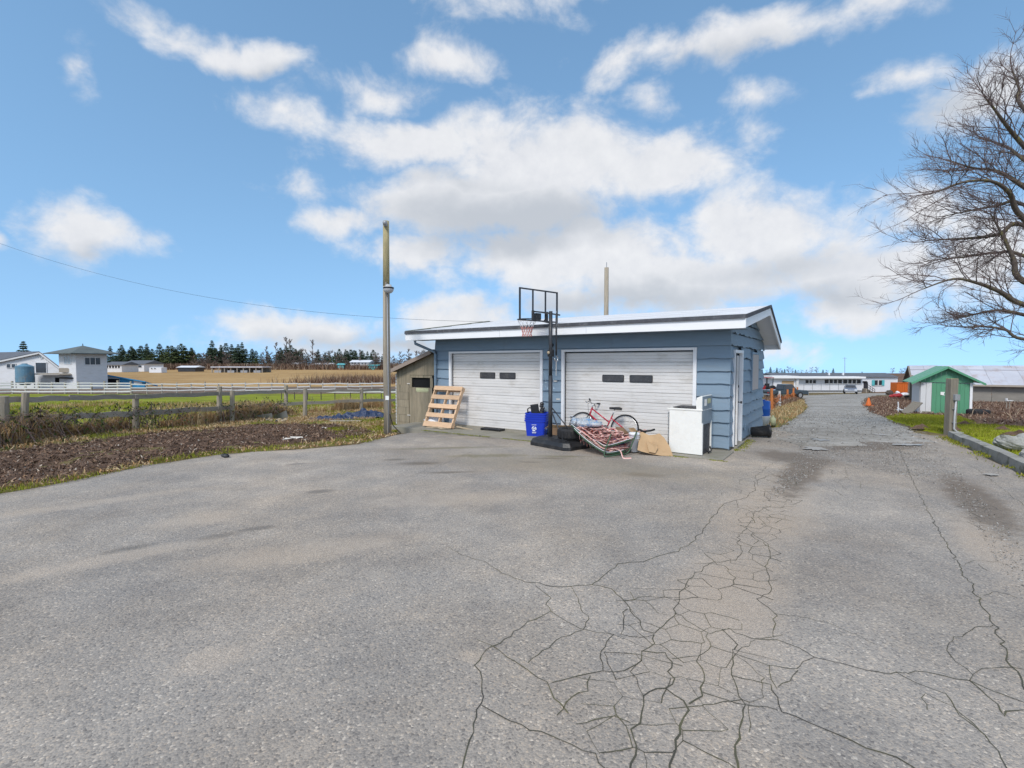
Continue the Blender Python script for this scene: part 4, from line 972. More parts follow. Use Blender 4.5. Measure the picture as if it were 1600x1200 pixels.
for lev in range(5):
    for k in range(nseg):
        q = np_(k, lev)
        for kk in ((k, k - 1) if lev % 2 == 0 else (k + 1, k)):
            nets[0 if lev < 2 else 1].tube([q, np_(kk, lev + 1)], .0055, 5, cap=False)
nets[0].build('net', MATS['bag_white'], hoop); o = nets[1].build('net_lower', MATS['net_red'], hoop)

# tyre lying on the base
def tyre(name, label, loc, rad=.31, wd=.20, rot=(0, 0, 0), seg=36, group=None, rim=None):
    t_ = thing(name, label, 'tyre', loc, 0, group); t_.rotation_euler = rot
    pr = [(rad * .62, -wd * .40), (rad * .66, -wd * .5), (rad * .86, -wd * .52), (rad * .96, -wd * .44), (rad, -wd * .28), (rad, wd * .28), (rad * .96, wd * .44), (rad * .86, wd * .52), (rad * .66, wd * .5), (rad * .62, wd * .40), (rad * .62, -wd * .40)]
    MB().lathe(pr, (0, 0, wd / 2), seg).build('tyre_carcass', MATS['rubber'], t_, smooth=True)
    tr = MB().box((rad + .002, 0, wd / 2), (.012, .035, wd * .62)).mesh('tread_block', MATS['rubber'])
    for k in range(22):
        o = link('tread_block', tr, t_); o.rotation_euler.z = 2 * math.pi * k / 22
    return t_
tyre('car_tyre', 'worn black tyre lying on the basketball stand base', P0 + Vector((.42, -.36, .20)), .29, .22)
# brown box behind
cb = thing('cardboard_box', 'crushed brown cardboard box behind the basketball stand', 'box', Vector((1.22, 11.82, SLAB)), GR + .2)
MB().box((0, 0, .13), (.62, .34, .26)).build('box_body', MATS['cardboard_dark'], cb, bevel=.008)
MB().box((.0, -.20, .31), (.60, .10, .006), Matrix.Rotation(R(-50), 3, 'X')).build('flap', MATS['cardboard'], cb)
MB().box((-.35, .0, .28), (.14, .32, .006), Matrix.Rotation(R(-35), 3, 'Y')).build('flap', MATS['cardboard'], cb)

# ---- bicycle against the right door (local x forward = towards the left of the picture, y = out of the door)
bu = 1.80
bk = thing('bicycle', 'red bicycle leaning on the right garage door', 'bicycle', W(2.62, -.42, SLAB), GR + math.pi)
lean = Matrix.Rotation(R(14), 4, 'X')   # top leans to the door (local -y is towards the door after the half turn)
def wheel(x, name):
    wc = Vector((x, 0, .335)); wr = link(name, None, bk)
    MB().tube([wc + Vector((.318 * math.cos(R(a)), 0, .318 * math.sin(R(a)))) for a in range(0, 360, 10)], .020, 8, closed=True).xf(lean).build('tyre', MATS['rubber'], wr, smooth=True)
    MB().tube([wc + Vector((.292 * math.cos(R(a)), 0, .292 * math.sin(R(a)))) for a in range(0, 360, 10)], .011, 6, closed=True).xf(lean).build('rim', MATS['chrome'], wr, smooth=True)
    MB().tube([wc + Vector((0, -.04, 0)), wc + Vector((0, .04, 0))], .02, 8).xf(lean).build('hub', MATS['chrome'], wr)
    sp = MB()
    for a in range(0, 360, 20): sp.tube([wc + Vector((0, .02 * (-1) ** (a // 20), 0)), wc + Vector((.29 * math.cos(R(a + 12)), 0, .29 * math.sin(R(a + 12))))], .0016, 4, cap=False)
    o = sp.xf(lean).build('spokes', MATS['chrome'], wr); o['kind'] = 'stuff'
wheel(.53, 'front_wheel'); wheel(-.52, 'rear_wheel')
bbk = Vector((-.08, 0, .30)); st_ = Vector((-.20, 0, .62)); hd0, hd1 = Vector((.36, 0, .62)), Vector((.325, 0, .76)); ra = Vector((-.52, 0, .335)); fa = Vector((.53, 0, .335))
fr = link('frame', None, bk)
for nm, a, b, r_ in (('down_tube', hd0, bbk, .019), ('top_tube', hd1, Vector((-.15, 0, .46)), .016), ('seat_tube', bbk, st_, .016), ('head_tube', hd0 + Vector((.006, 0, -.02)), hd1 + Vector((-.008, 0, .03)), .020)):
    MB().tube([a, b], r_, 10).xf(lean).build(nm, MATS['red_paint'], fr, smooth=True)
for s in (-1, 1):
    MB().tube([bbk + Vector((0, s * .03, 0)), ra + Vector((0, s * .06, 0))], .010, 8).xf(lean).build('chain_stay', MATS['red_paint'], fr, smooth=True)
    MB().tube([st_ + Vector((.01, s * .02, -.06)), ra + Vector((0, s * .06, 0))], .010, 8).xf(lean).build('seat_stay', MATS['red_paint'], fr, smooth=True)
    MB().tube([hd0 + Vector((.01, s * .05, -.03)), fa + Vector((0, s * .05, 0))], .013, 8).xf(lean).build('fork_blade', MATS['black_metal'], fr, smooth=True)
MB().tube([st_, Vector((-.245, 0, .77))], .013, 8).xf(lean).build('seat_post', MATS['chrome'], bk, smooth=True)
sad = MB().prism([(-.14, -.085, 0), (-.15, 0, 0), (-.14, .085, 0), (-.05, .07, 0), (.05, .028, 0), (.14, .018, 0), (.14, -.018, 0), (.05, -.028, 0), (-.05, -.07, 0)], (0, 0, .055))
sad.xf(lean @ Matrix.Translation((-.25, 0, .765))).build('saddle', MATS['black_plastic'], bk, bevel=.015)
MB().tube([hd1, Vector((.31, 0, .86)), Vector((.35, 0, .89))], .014, 8).xf(lean).build('stem', MATS['chrome'], bk, smooth=True)
MB().tube([(.28, -.28, .93), (.33, -.12, .90), (.35, 0, .89), (.33, .12, .90), (.28, .28, .93)], .012, 8).xf(lean).build('handlebar', MATS['chrome'], bk, smooth=True)
for s in (-1, 1):
    MB().tube([(.30, s * .20, .918), (.265, s * .31, .936)], .019, 8).xf(lean).build('grip', MATS['black_plastic'], bk, smooth=True)
    MB().tube([(.33, s * .17, .905), (.38, s * .20, .87), (.37, s * .28, .88)], .008, 6).xf(lean).build('brake_lever', MATS['black_metal'], bk, smooth=True)
MB().tube([(.34, .05, .92), (.42, .04, .86), (.40, .02, .70), (.35, .03, .62)], .004, 5).xf(lean).build('cable', MATS['wire'], bk)
MB().lathe([(.085, -.004), (.09, 0), (.085, .004)], (0, 0, 0), 24, cap=True).xf(lean @ Matrix.Translation(bbk + Vector((0, .05, 0))) @ Matrix.Rotation(R(90), 4, 'X')).build('chainring', MATS['black_metal'], bk)
MB().tube([bbk + Vector((0, .06, 0)), bbk + Vector((.10, .07, -.13))], .010, 6).xf(lean).build('crank', MATS['chrome'], bk)
MB().box(bbk + Vector((.10, .12, -.13)), (.09, .08, .025)).xf(lean).build('pedal', MATS['black_plastic'], bk)

# ---- folding lounger with striped webbing, collapsed in front of the bicycle
lc = thing('folding_lounger', 'collapsed green framed lounger with red and white striped webbing', 'lounger', (0, 0, 0), 0)
def LP(px, py, Y): return at(px, py, Y)
A_ = [LP(893, 665, 10.3), LP(912, 680, 10.05), LP(935, 693, 9.85), LP(950, 698, 9.75), LP(990, 686, 9.95)]
B_ = [LP(897, 671, 10.15), LP(915, 688, 9.9), LP(938, 704, 9.7), LP(952, 709, 9.62), LP(975, 705, 9.75)]
A2 = [p + Vector((.42, .50, .10)) for p in A_]; B2 = [p + Vector((.30, .42, .04)) for p in B_]
def smoothpath(P, n=6):
    out = []
    for i in range(len(P) - 1):
        p0, p1, p2, p3 = P[max(i - 1, 0)], P[i], P[i + 1], P[min(i + 2, len(P) - 1)]
        for q in range(n):
            t = q / n; out.append(.5 * ((2 * p1) + (p2 - p0) * t + (2 * p0 - 5 * p1 + 4 * p2 - p3) * t * t + (3 * p1 - p0 - 3 * p2 + p3) * t ** 3))
    return out + [P[-1]]
for P in (A_, B_, A2, B2):
    MB().tube(smoothpath(P), .014, 8).build('frame_tube', MATS['green_metal'], lc, smooth=True)
    P2 = [p + Vector((.0, 0, .03)) for p in P]
    MB().tube(smoothpath(P2), .006, 6).build('piping', MATS['bag_white'], lc, smooth=True)
for q0, q1 in ((A_[0], A2[0]), (B_[-1], B2[-1]), (A_[-1], A2[-1])): MB().tube([q0, q1], .013, 8).build('cross_tube', MATS['green_metal'], lc, smooth=True)
MB().tube(smoothpath([LP(955, 678, 9.7), LP(949, 694, 9.62), LP(944, 710, 9.55), LP(950, 713, 9.5), LP(975, 708, 9.62)]), .014, 8).build('leg', MATS['green_metal'], lc, smooth=True)
MB().tube(smoothpath([LP(995, 674, 9.95), LP(988, 692, 9.85), LP(980, 708, 9.75), LP(960, 712, 9.9)]), .014, 8).build('leg', MATS['green_metal'], lc, smooth=True)
def strap(name, pts, wd, parent, rows=4, nrm=Vector((0, 0, 1))):
    P = smoothpath([Vector(p) for p in pts], 5); vs = []; fs = []; rv = []
    for i, p in enumerate(P):
        d = (P[min(i + 1, len(P) - 1)] - P[max(i - 1, 0)]).normalized(); s = d.cross(nrm)
        if s.length < .1: s = d.cross(Vector((0, 1, 0)))
        s.normalize()
        for k in range(rows + 1): vs.append(p + s * wd * (k / rows - .5))
    for i in range(len(P) - 1):
        for k in range(rows):
            b = i * (rows + 1) + k; fs.append((b, b + 1, b + rows + 2, b + rows + 1)); rv.append((.2, .8, .2, .8)[k % 4])
    me = bpy.data.meshes.new(name); me.from_pydata(vs, [], fs); me.materials.append(MATS['webbing'])
    at2 = me.attributes.new('rnd', 'FLOAT', 'FACE'); at2.data.foreach_set('value', rv)
    o = link(name, me, parent); return o
# webbing: a slack woven sheet over the top frame, a second below it, heaps and loose ends
def sheet_pt(P, Q, s, t, sag):
    n = len(P) - 1; i = min(int(s * n), n - 1); f = s * n - i
    return (P[i].lerp(P[i + 1], f)).lerp(Q[i].lerp(Q[i + 1], f), t) + Vector((0, 0, -sag * math.sin(math.pi * t) + .05 * math.sin(math.pi * s)))
def wob(s, k): return .02 * math.sin(9 * s + k) + .012 * math.sin(23 * s + 2 * k)
for P, Q, sag, n in ((A_, A2, .05, 13), (B_, B2, .04, 9)):
    for k in range(n):
        s = .12 + .86 * k / (n - 1)
        strap('webbing_strap', [sheet_pt(P, Q, s, t, sag) + Vector((wob(t, k), 0, .020 + .03 * math.sin(7 * t + k))) for t in (0, .2, .4, .6, .8, 1)], .062, lc)
    for k in range(5):
        t = .12 + .19 * k
        strap('webbing_strap', [sheet_pt(P, Q, s, t, sag) + Vector((0, 0, .045 + wob(s, k * 3))) for s in (.12, .3, .5, .7, .85, 1)], .06, lc)
for P, Q, sag in ((A_, A2, .05), (B_, B2, .04)):   # closed weave underneath
    vs = []; fs = []; rv = []; na, nb = 40, 26
    for i in range(na + 1):
        for j in range(nb + 1):
            p = sheet_pt(P, Q, .08 + .92 * i / na, j / nb, sag); vs.append(p + Vector((0, 0, .008 + .022 * fbm(p.x, p.y, 6, 3, 2.))))
    for i in range(na):
        for j in range(nb): b = i * (nb + 1) + j; fs.append((b, b + 1, b + nb + 2, b + nb + 1)); rv.append(.2 if (i + j) % 2 else .8)
    me = bpy.data.meshes.new('woven_seat'); me.from_pydata(vs, [], fs); me.materials.append(MATS['webbing']); me.attributes.new('rnd', 'FLOAT', 'FACE').data.foreach_set('value', rv); link('woven_seat', me, lc)
for k in range(22):   # heap of slack straps on top
    c = sheet_pt(A_, A2, random.uniform(.25, .75), random.uniform(.15, .8), 0) + Vector((0, 0, .05)); r_ = random.uniform(.10, .2); a0 = random.uniform(0, 6)
    strap('webbing_strap', [c + Vector((r_ * math.cos(a0 + q * 1.1), r_ * .7 * math.sin(a0 + q * 1.1), .015 * q + .02 * math.sin(q * 2 + k))) for q in range(5)], .05, lc)
e_ = LP(962, 700, 9.65)
for k, (x1, y1) in enumerate(((975, 716),)):
    g_ = G(x1, y1, SLAB if y1 < 716 else .012)
    strap('webbing_end', [e_ + Vector((.02 * k, .05, -.02)), e_.lerp(g_, .4) + Vector((.02, -.02, .03 - .02 * k)), e_.lerp(g_, .8), g_, g_ + Vector((.14 + .05 * k, -.02 * k, .003))], .026, lc, 4, Vector((.3, -1, .4)))
for k in range(4):
    c = LP(905 + k * 5, 681 + 3 * k, 10.05)
    strap('webbing_end', [c + Vector((0, .1, .05)), c + Vector((0, -.05, .02)), c + Vector((0, -.08, -.06)), c + Vector((.03, -.03, -.12)), c + Vector((.06, .06, -.06))], .06, lc, 4, Vector((1, 0, 0)))

# film bag on the lounger
fb = MB(); c0 = LP(915, 662, 10.35)
for dx, dy, dz, rx, rz_ in ((0, 0, 0, .26, .085), (-.16, .03, .02, .15, .09), (.18, -.02, .0, .17, .07), (.02, .1, .05, .16, .07), (-.24, .0, .05, .06, .09)): fb.ell(c0 + Vector((dx, dy, dz)), (rx, .16, rz_), 16, 9, .13)
o = fb.build('plastic_bag', MATS['plastic_film'], smooth=True); tag(o, 'clear and blue plastic wrapping bunched on the lounger', 'bag')
# blue tub and white bucket
o = MB().lathe([(.0, .0), (.15, 0), (.19, .22), (.205, .22), (.205, .25), (.18, .25), (.14, .02), (0, .02)], (0, 0, 0), 20).build('blue_tub', MATS['blue_barrel'], smooth=True); o.location = (2.18, 10.28, SLAB); tag(o, 'blue plastic tub between the lounger and the bucket', 'tub')
bk2 = thing('bucket', 'white plastic bucket beside the torn cardboard', 'bucket', (2.50, 10.08, SLAB)); bk2.scale = (.76, .76, 1.0)
MB().lathe([(0, 0), (.115, 0), (.135, .34), (.142, .34), (.142, .37), (.128, .37), (.11, .02), (0, .02)], (0, 0, 0), 22).build('bucket_body', MATS['bucket_white'], bk2, smooth=True)
for z in (.28, .31): MB().tube([(.142 * math.cos(R(a)), .142 * math.sin(R(a)), z) for a in range(0, 360, 15)], .006, 6, closed=True).build('bucket_ridge', MATS['bucket_white'], bk2, smooth=True)
MB().lathe([(.0, .395), (.13, .39), (.148, .375), (.148, .355)], (0, 0, 0), 22).build('lid', MATS['bucket_white'], bk2, smooth=True)
# cardboard sheets
def card(name, label, px_poly, Yf, th=.006, m='cardboard', bend=.03):
    mid = [at(px, py, Yf(px, py)) for px, py in px_poly]
    c = sum(mid, Vector()) / len(mid); n_ = (mid[1] - mid[0]).cross(mid[-1] - mid[0]).normalized()
    vs = [c] + mid; fs = [(0, 1 + k, 1 + (k + 1) % len(mid)) for k in range(len(mid))]
    vs[0] = c + n_ * bend; b = len(vs); vs2 = [v + Vector((0, th, 0)) for v in vs]
    fs2 = [tuple(b + i for i in f[::-1]) for f in fs]; n2 = len(mid)
    side = [(1 + k, b + 1 + k, b + 1 + (k + 1) % n2, 1 + (k + 1) % n2) for k in range(n2)]
    o = MB().add(vs + vs2, fs + fs2 + side).build(name, MATS[m]); tag(o, label, 'cardboard'); return o
Yc = lambda px, py: 9.66 + (714 - py) / 40 * .55
card('cardboard_sheet', 'large torn cardboard sheet leaning between bucket and stove', [(997, 676), (1004, 675), (1014, 680), (1024, 679), (1030, 677), (1038, 684), (1046, 697), (1052, 713), (1034, 712), (1021, 710), (1004, 706), (996, 703), (998, 690)], Yc)
card('cardboard_flap', 'smaller torn cardboard flap in front of the large sheet', [(1010, 689), (1018, 692), (1026, 690), (1028, 700), (1024, 708), (1014, 706)], lambda px, py: Yc(px, py) - .05, bend=-.02)
card('cardboard_piece', 'crumpled strip of tan cardboard behind the bucket', [(982, 669), (990, 668), (997, 674), (1002, 681), (996, 684), (988, 678)], lambda px, py: 10.15, bend=.05)
card('paper_sack', 'dark brown paper sack behind the lounger', [(962, 667), (974, 668), (982, 676), (984, 684), (972, 684), (962, 678)], lambda px, py: 10.32 + (px - 970) * .004, m='cardboard_dark', bend=-.06)
o = MB().tube([LP(998, 671, 10.35), LP(1006, 674, 10.3), LP(1016, 673, 10.3), LP(1023, 671, 10.32)], .02, 8).build('black_hose', MATS['rubber'], smooth=True); tag(o, 'short black rubber hose lying on top of the cardboard', 'hose')

# ---- stove
sA, sB = Vector((3.16, 10.00, 0)), Vector((3.69, 9.60, 0)); sx = (sB - sA).normalized(); sw = .66; sdp = (sB - sA).length
srz = math.atan2(sx.y, sx.x)                 # local x: from the stove's front to its back; local y: into the picture
stv = thing('stove', 'old white kitchen stove standing side on by the garage corner', 'stove', sA + Vector((0, 0, SLAB)), srz)
MB().box((sdp / 2 + .01, .012, .44), (sdp - .03, .022, .86)).build('side_panel', MATS['stove_white'], stv, bevel=.006)
MB().box((sdp / 2 + .01, sw - .012, .44), (sdp - .03, .022, .86)).build('side_panel', MATS['stove_white'], stv, bevel=.006)
MB().box((.035, sw / 2, .48), (.045, sw - .05, .58)).build('oven_door', MATS['stove_white'], stv, bevel=.008)
MB().box((.035, sw / 2, .10), (.04, sw - .05, .15)).build('drawer', MATS['stove_white'], stv, bevel=.008)
MB().tube([(-.03, .08, .72), (-.03, sw - .08, .72)], .012, 8).build('oven_handle', MATS['chrome'], stv, smooth=True)
MB().box((-.0, .025, .42), (.016, .03, .80)).build('door_edge', MATS['chrome'], stv)
MB().box((sdp / 2 - .005, sw / 2, .885), (sdp + .03, sw + .02, .035)).build('cooktop', MATS['stove_white'], stv, bevel=.012)
for x, y, r_ in ((.2, .18, .09), (.2, .48, .075), (.46, .18, .075), (.46, .48, .09)):
    b_ = MB()
    for q in range(4): b_.tube([(x + (r_ - .022 * q) * math.cos(R(a)), y + (r_ - .022 * q) * math.sin(R(a)), .915 + .004 * (q % 2)) for a in range(0, 360, 24)], .009, 6, closed=True)
    b_.build('burner', MATS['black_metal'], stv)
MB().box((.33, .33, .918), (.52, .52, .010)).build('burner_pan', MATS['foil_dark'], stv)
bp_ = [(sdp - .11, 0, .90), (sdp - .125, 0, 1.05), (sdp - .10, 0, 1.13), (sdp - .02, 0, 1.165), (sdp + .0, 0, 1.16), (sdp + .0, 0, .90)]
MB().prism(bp_, (0, sw, 0)).build('backguard', MATS['stove_white'], stv, bevel=.006)
for y in (.15, .30, .45): MB().lathe([(0, 0), (.022, 0), (.018, .02), (0, .022)], (sdp - .12, y, 1.06), 10, Matrix.Rotation(R(-90), 3, 'Y')).build('control_knob', MATS['black_plastic'], stv)
MB().box((sdp + .006, sw / 2, 1.02), (.012, sw - .02, .26)).build('rear_cover', MATS['stove_back'], stv, bevel=.003)
MB().box((sdp + .004, sw / 2, .74), (.012, sw - .04, .28)).build('rear_plate', MATS['stove_back'], stv, bevel=.003)
MB().box((sdp - .02, sw / 2, .30), (.012, sw - .10, .58)).build('insulation', MATS['foil_dark'], stv)
for y in (.03, sw - .03): MB().box((sdp - .004, y, .32), (.03, .05, .62)).build('rear_post', MATS['stove_white'], stv)
MB().box((sdp + .016, .42, 1.05), (.004, .20, .10)).build('rating_label', MATS['yellow_tag'], stv)
MB().box((sdp + .016, .18, 1.03), (.004, .14, .13)).build('wiring_label', MATS['paper'], stv)
MB().tube([(sdp + .02, .50, .12), (sdp + .06, .46, .05), (sdp + .05, .30, .02), (sdp + .02, .22, .10)], .014, 8).build('power_cord', MATS['wire'], stv, smooth=True)
for x in (.06, sdp - .06):
    for y in (.05, sw - .05): MB().lathe([(.02, 0), (.02, .03)], (x, y, -.005), 8, cap=True).build('foot', MATS['black_plastic'], stv)

# ---- pot, barrel and jug by the side wall
pt = thing('plant_pot', 'black plastic plant pot lying on its side', 'plant pot', G(1193, 680, -.0) + Vector((0, 0, .155)), 0); pt.rotation_euler = (R(4), R(84), R(24))
pt.location = (6.12, 12.15, .155); pt.scale = (.95, .95, 1.25); pt.rotation_euler = (0, R(86), R(-14))
MB().lathe([(.0, -.17), (.115, -.17), (.15, .13), (.165, .13), (.168, .17), (.152, .17), (.14, .12), (.108, -.155), (0, -.155)], (0, 0, 0), 22).build('pot_body', MATS['black_plastic'], pt, smooth=True)
bl = thing('blue_barrel', 'blue plastic drum standing behind the garage corner', 'drum', (7.92, 15.6, h(7.9, 15.6) + .30))
MB().lathe([(0, 0), (.19, 0), (.205, .03), (.205, .20), (.215, .22), (.205, .24), (.205, .44), (.19, .47), (.06, .48), (.06, .51), (0, .51)], (0, 0, 0), 20).build('drum_body', MATS['blue_barrel'], bl, smooth=True)
jg = thing('white_tub', 'pale plastic tub carrying the blue drum by the wall', 'tub', (7.92, 15.6, h(7.9, 15.6)))
MB().lathe([(0, 0), (.18, 0), (.21, .29), (.22, .30), (0, .30)], (0, 0, 0), 18).build('tub_body', MATS['bucket_white'], jg, smooth=True)
o = MB().lathe([(0, 0), (.09, 0), (.09, .22), (.03, .28), (.03, .32), (0, .32)], (8.18, 15.5, h(8.2, 15.5)), 14).build('yellow_jug', MATS['yellow_tag'], smooth=True); tag(o, 'small yellow jug beside the pale tub', 'jug')

# ------------------------------------------------------------------ left: old rail fence
PF = [(3, 693, 619, .12), (34, 690, 613, .075), (211, 672, 616, .085), (342, 661, 604, .085), (362, 659.5, 610, .08), (446, 645, 602, .09), (476, 651, 607, .085), (564, 640, 606, .09), (640, 634, 606, .085)]
fence = thing('rail_fence', 'old weathered two rail wooden fence along the dirt bed', 'fence', hit(211, 672))
inv = Matrix.Translation(-fence.location)
FP_ = []
for i, (px, yb, yt, r_) in enumerate(PF):
    b = hit(px, yb); tp = at(px + (6 if i == 1 else 1), yt, b.y); FP_.append(b)
    MB().tube([b - Vector((0, 0, .2)), b.lerp(tp, .5) + Vector((.01, 0, 0)), tp], [r_ * 1.05, r_, r_ * .93], 9).xf(inv).build('post', MATS['pole_wood'], fence, smooth=False)
def YF(px):   # depth of the fence line at a pixel column
    xs = [3, 211, 342, 446, 564, 640]; ys = [FP_[0].y, FP_[2].y, FP_[3].y, FP_[5].y, FP_[7].y, FP_[8].y]
    return interp(px, xs, ys)
def rail(pts, hh, name='rail'):
    for (a, ya), (b, yb) in zip(pts[:-1], pts[1:]):
        p, q = at(a, ya, YF(a) - .10), at(b - 1, yb, YF(b) - .10)
        n = 6; 
        mb = MB(); prev = None
        P = [p.lerp(q, k / n) + Vector((0, .004 * k % .01, .018 * math.sin(k * 1.9 + a))) for k in range(n + 1)]
        for k in range(n): mb.bar(P[k], P[k + 1] + (P[k + 1] - P[k]) * .002, .038, hh)
        mb.xf(inv).build(name, MATS['rail_wood'], fence)
rail([(-60, 629), (6, 625.5), (108, 622), (211, 619.5), (342, 615.5), (446, 611.5), (564, 610), (640, 609)], .13)
rail([(-60, 661), (32, 655.5), (120, 650.5), (208, 646), (341, 638), (445, 631.5), (564, 626), (640, 624.5)], .15)

# white board fence by the barns
def board_fence(name, label, pts, n_post, rails, hgt, m_rail, m_post, pw=.10, wob=.02):
    P = [hit(*p) for p in pts]; t_ = thing(name, label, 'fence', P[0]); iv = Matrix.Translation(-P[0])
    cum = [0]
    for a, b in zip(P[:-1], P[1:]): cum.append(cum[-1] + (b - a).length)
    def along(s):
        s *= cum[-1]
        for i in range(len(P) - 1):
            if s <= cum[i + 1] + 1e-6: return P[i].lerp(P[i + 1], (s - cum[i]) / (cum[i + 1] - cum[i]))
        return P[-1]
    prev = None
    for i in range(n_post):
        p = along(i / (n_post - 1)); p.z = h(p.x, p.y); hh = hgt * random.uniform(.92, 1.15)
        MB().box(p + Vector((0, 0, hh / 2 - .1)), (pw, pw, hh + .2)).xf(iv).build('post', MATS[m_post], t_)
        if prev is not None:
            for z, w_ in rails:
                if random.random() < .06: continue
                a = prev + Vector((0, -.07, z + random.uniform(-wob, wob))); b = p + Vector((0, -.07, z + random.uniform(-wob, wob)))
                MB().bar(a, b, .03, w_).xf(iv).build('rail', MATS[m_rail], t_)
        prev = p
    return t_
board_fence('white_fence', 'white painted board fence in front of the tower barn', [(-40, 616), (20, 615), (205, 615)], 12, ((.22, .15), (.52, .15), (.82, .15), (1.08, .10)), 1.2, 'shed_white', 'rail_wood', .14)
board_fence('paddock_fence', 'grey white rail fence along the tan field', [(206, 615), (300, 614), (450, 613), (600, 612)], 20, ((.30, .10), (.62, .10), (.95, .11)), 1.05, 'shed_white', 'rail_wood', .10, .05)
board_fence('wire_fence', 'low fence of thin dark posts under one pale rail in the pasture', [(440, 624), (520, 625), (620, 625)], 9, ((.62, .09),), .62, 'shed_white', 'far_trunk', .05)

# tarp, plank, sheets, litter
def heap(name, label, px, py, rx, ry, hz, m, seed=0., cat='tarp', n=34):
    c = hit(px, py); vs = []; fs = []
    for i in range(n + 1):
        for j in range(n + 1):
            x, y = (i / n * 2 - 1), (j / n * 2 - 1); k = max(0, 1 - (x * x + y * y) * (1 + .5 * fbm(x, y, 2., 2, seed)))
            X, Y = c.x + x * rx, c.y + y * ry
            z = h(X, Y) - .03 + hz * (k ** .6) * (.35 + 1.0 * abs(fbm(x, y, 1.6, 3, seed + 3))) + .16 * k * fbm(x, y, 5., 4, seed)
            if k <= 0: z = h(X, Y) - .08
            vs.append((X, Y, z))
    for i in range(n):
        for j in range(n):
            q = [i * (n + 1) + j, (i + 1) * (n + 1) + j, (i + 1) * (n + 1) + j + 1, i * (n + 1) + j + 1]
            if max(vs[k][2] - h(vs[k][0], vs[k][1]) for k in q) > -.06: fs.append(tuple(q))
    o = mesh_obj(name, vs, fs, MATS[m], smooth=False); tag(o, label, cat); return o
heap('blue_tarp', 'dark blue crumpled tarpaulin heaped behind the yard pole', 566, 652, 1.15, .5, .42, 'tarp', 2.)
heap('flat_tarp', 'flat trailing end of blue tarpaulin near the dirt bed', 520, 655, 1.0, .38, .20, 'tarp', 5.)
c = hit(540, 659); o = MB().box((0, 0, .03), (1.15, .13, .04)).build('grey_plank', MATS['rail_wood'], bevel=.004); o.location = c; o.rotation_euler.z = -.05; tag(o, 'loose grey plank lying on the mossy grass below the tarp', 'plank')
def msheet(label, quad, Y):
    P = [at(x, y, Y + k * .06) for k, (x, y) in enumerate(quad)]
    vs = []; fs = []; n = 8
    for i in range(n + 1):
        for j in range(2):
            p = P[0].lerp(P[1], i / n) if j else P[3].lerp(P[2], i / n); p = p + Vector((0, .05 * math.sin(3 * i / n), 0)); vs += [p, p + Vector((0, .008, 0))]
    for i in range(n):
        a = 4 * i; b = a + 4; fs += [(a, a + 2, b + 2, b), (a + 1, b + 1, b + 3, a + 3), (a, b, b + 1, a + 1), (a + 2, a + 3, b + 3, b + 2)]
    o = MB().add(vs, fs).build('metal_sheet', MATS['sheet_metal']); tag(o, label, 'metal sheet')
Ym = hit(420, 655).y
msheet('grey metal sheet lying flat edge up by the fence', [(400, 649), (425, 645.5), (426, 655), (414, 656)], Ym)
msheet('second grey metal sheet bent up towards the fence post', [(427, 650), (447, 641), (450, 652), (428, 655)], Ym - .3)
for k in range(16):
    px, py = random.uniform(412, 455), random.uniform(654, 660); c = hit(px, py)
    o = MB().ell((0, 0, .03), (random.uniform(.04, .10), random.uniform(.03, .07), .04), 7, 5, .25).build('rubble_piece', MATS['black_plastic' if k % 3 == 0 else 'scrap']); o.location = c + Vector((0, 0, .01)); o.rotation_euler.z = random.uniform(0, 6)
    tag(o, 'dark lump of rubbish by the metal sheets' if k % 3 == 0 else 'pale lump of rubbish by the metal sheets', 'rubbish', 'rubbish by the metal sheets')
for k, (px, py, s, lb) in enumerate(((452, 688, .26, 'torn white paper lying on the dirt bed'), (463, 686, .20, 'creased white scrap beside the torn paper'), (507, 671, .10, 'pale stone shaped scrap on the dirt bed'))):
    c = hit(px, py); n = 9; vs = [(0, 0, .03)] + [(s * math.cos(a) * random.uniform(.5, 1), s * .5 * math.sin(a) * random.uniform(.5, 1), random.uniform(.0, .05)) for a in [2 * math.pi * q / n for q in range(n)]]
    o = MB().add(vs + [(x, y, z - .006) for x, y, z in vs], [(0, 1 + q, 1 + (q + 1) % n) for q in range(n)] + [(n + 1, n + 2 + (q + 1) % n, n + 2 + q) for q in range(n)] + [(1 + q, n + 2 + q, n + 2 + (q + 1) % n, 1 + (q + 1) % n) for q in range(n)]).build('paper_scrap', MATS['litter']); o.location = c + Vector((0, 0, .03)); tag(o, lb, 'paper scrap')
c = hit(352, 715); o = MB().ell((0, 0, .03), (.09, .05, .035), 8, 5, .3).build('black_scrap', MATS['black_plastic']); o.location = c + Vector((0, 0, .01)); tag(o, 'small black scrap at the edge of the asphalt', 'scrap')

# ------------------------------------------------------------------ farm buildings on the left
def poly_at(pts, Y): return [at(px, py, Y) for px, py in pts]
ZB = -1.75
def slab(parent, name, m, pts, Y, depth=.12, iv=None):
    P = poly_at(pts, Y); mb = MB().prism(P, (0, depth, 0))
    if iv is not None: mb.xf(iv)
    return mb.build(name, MATS[m], parent)
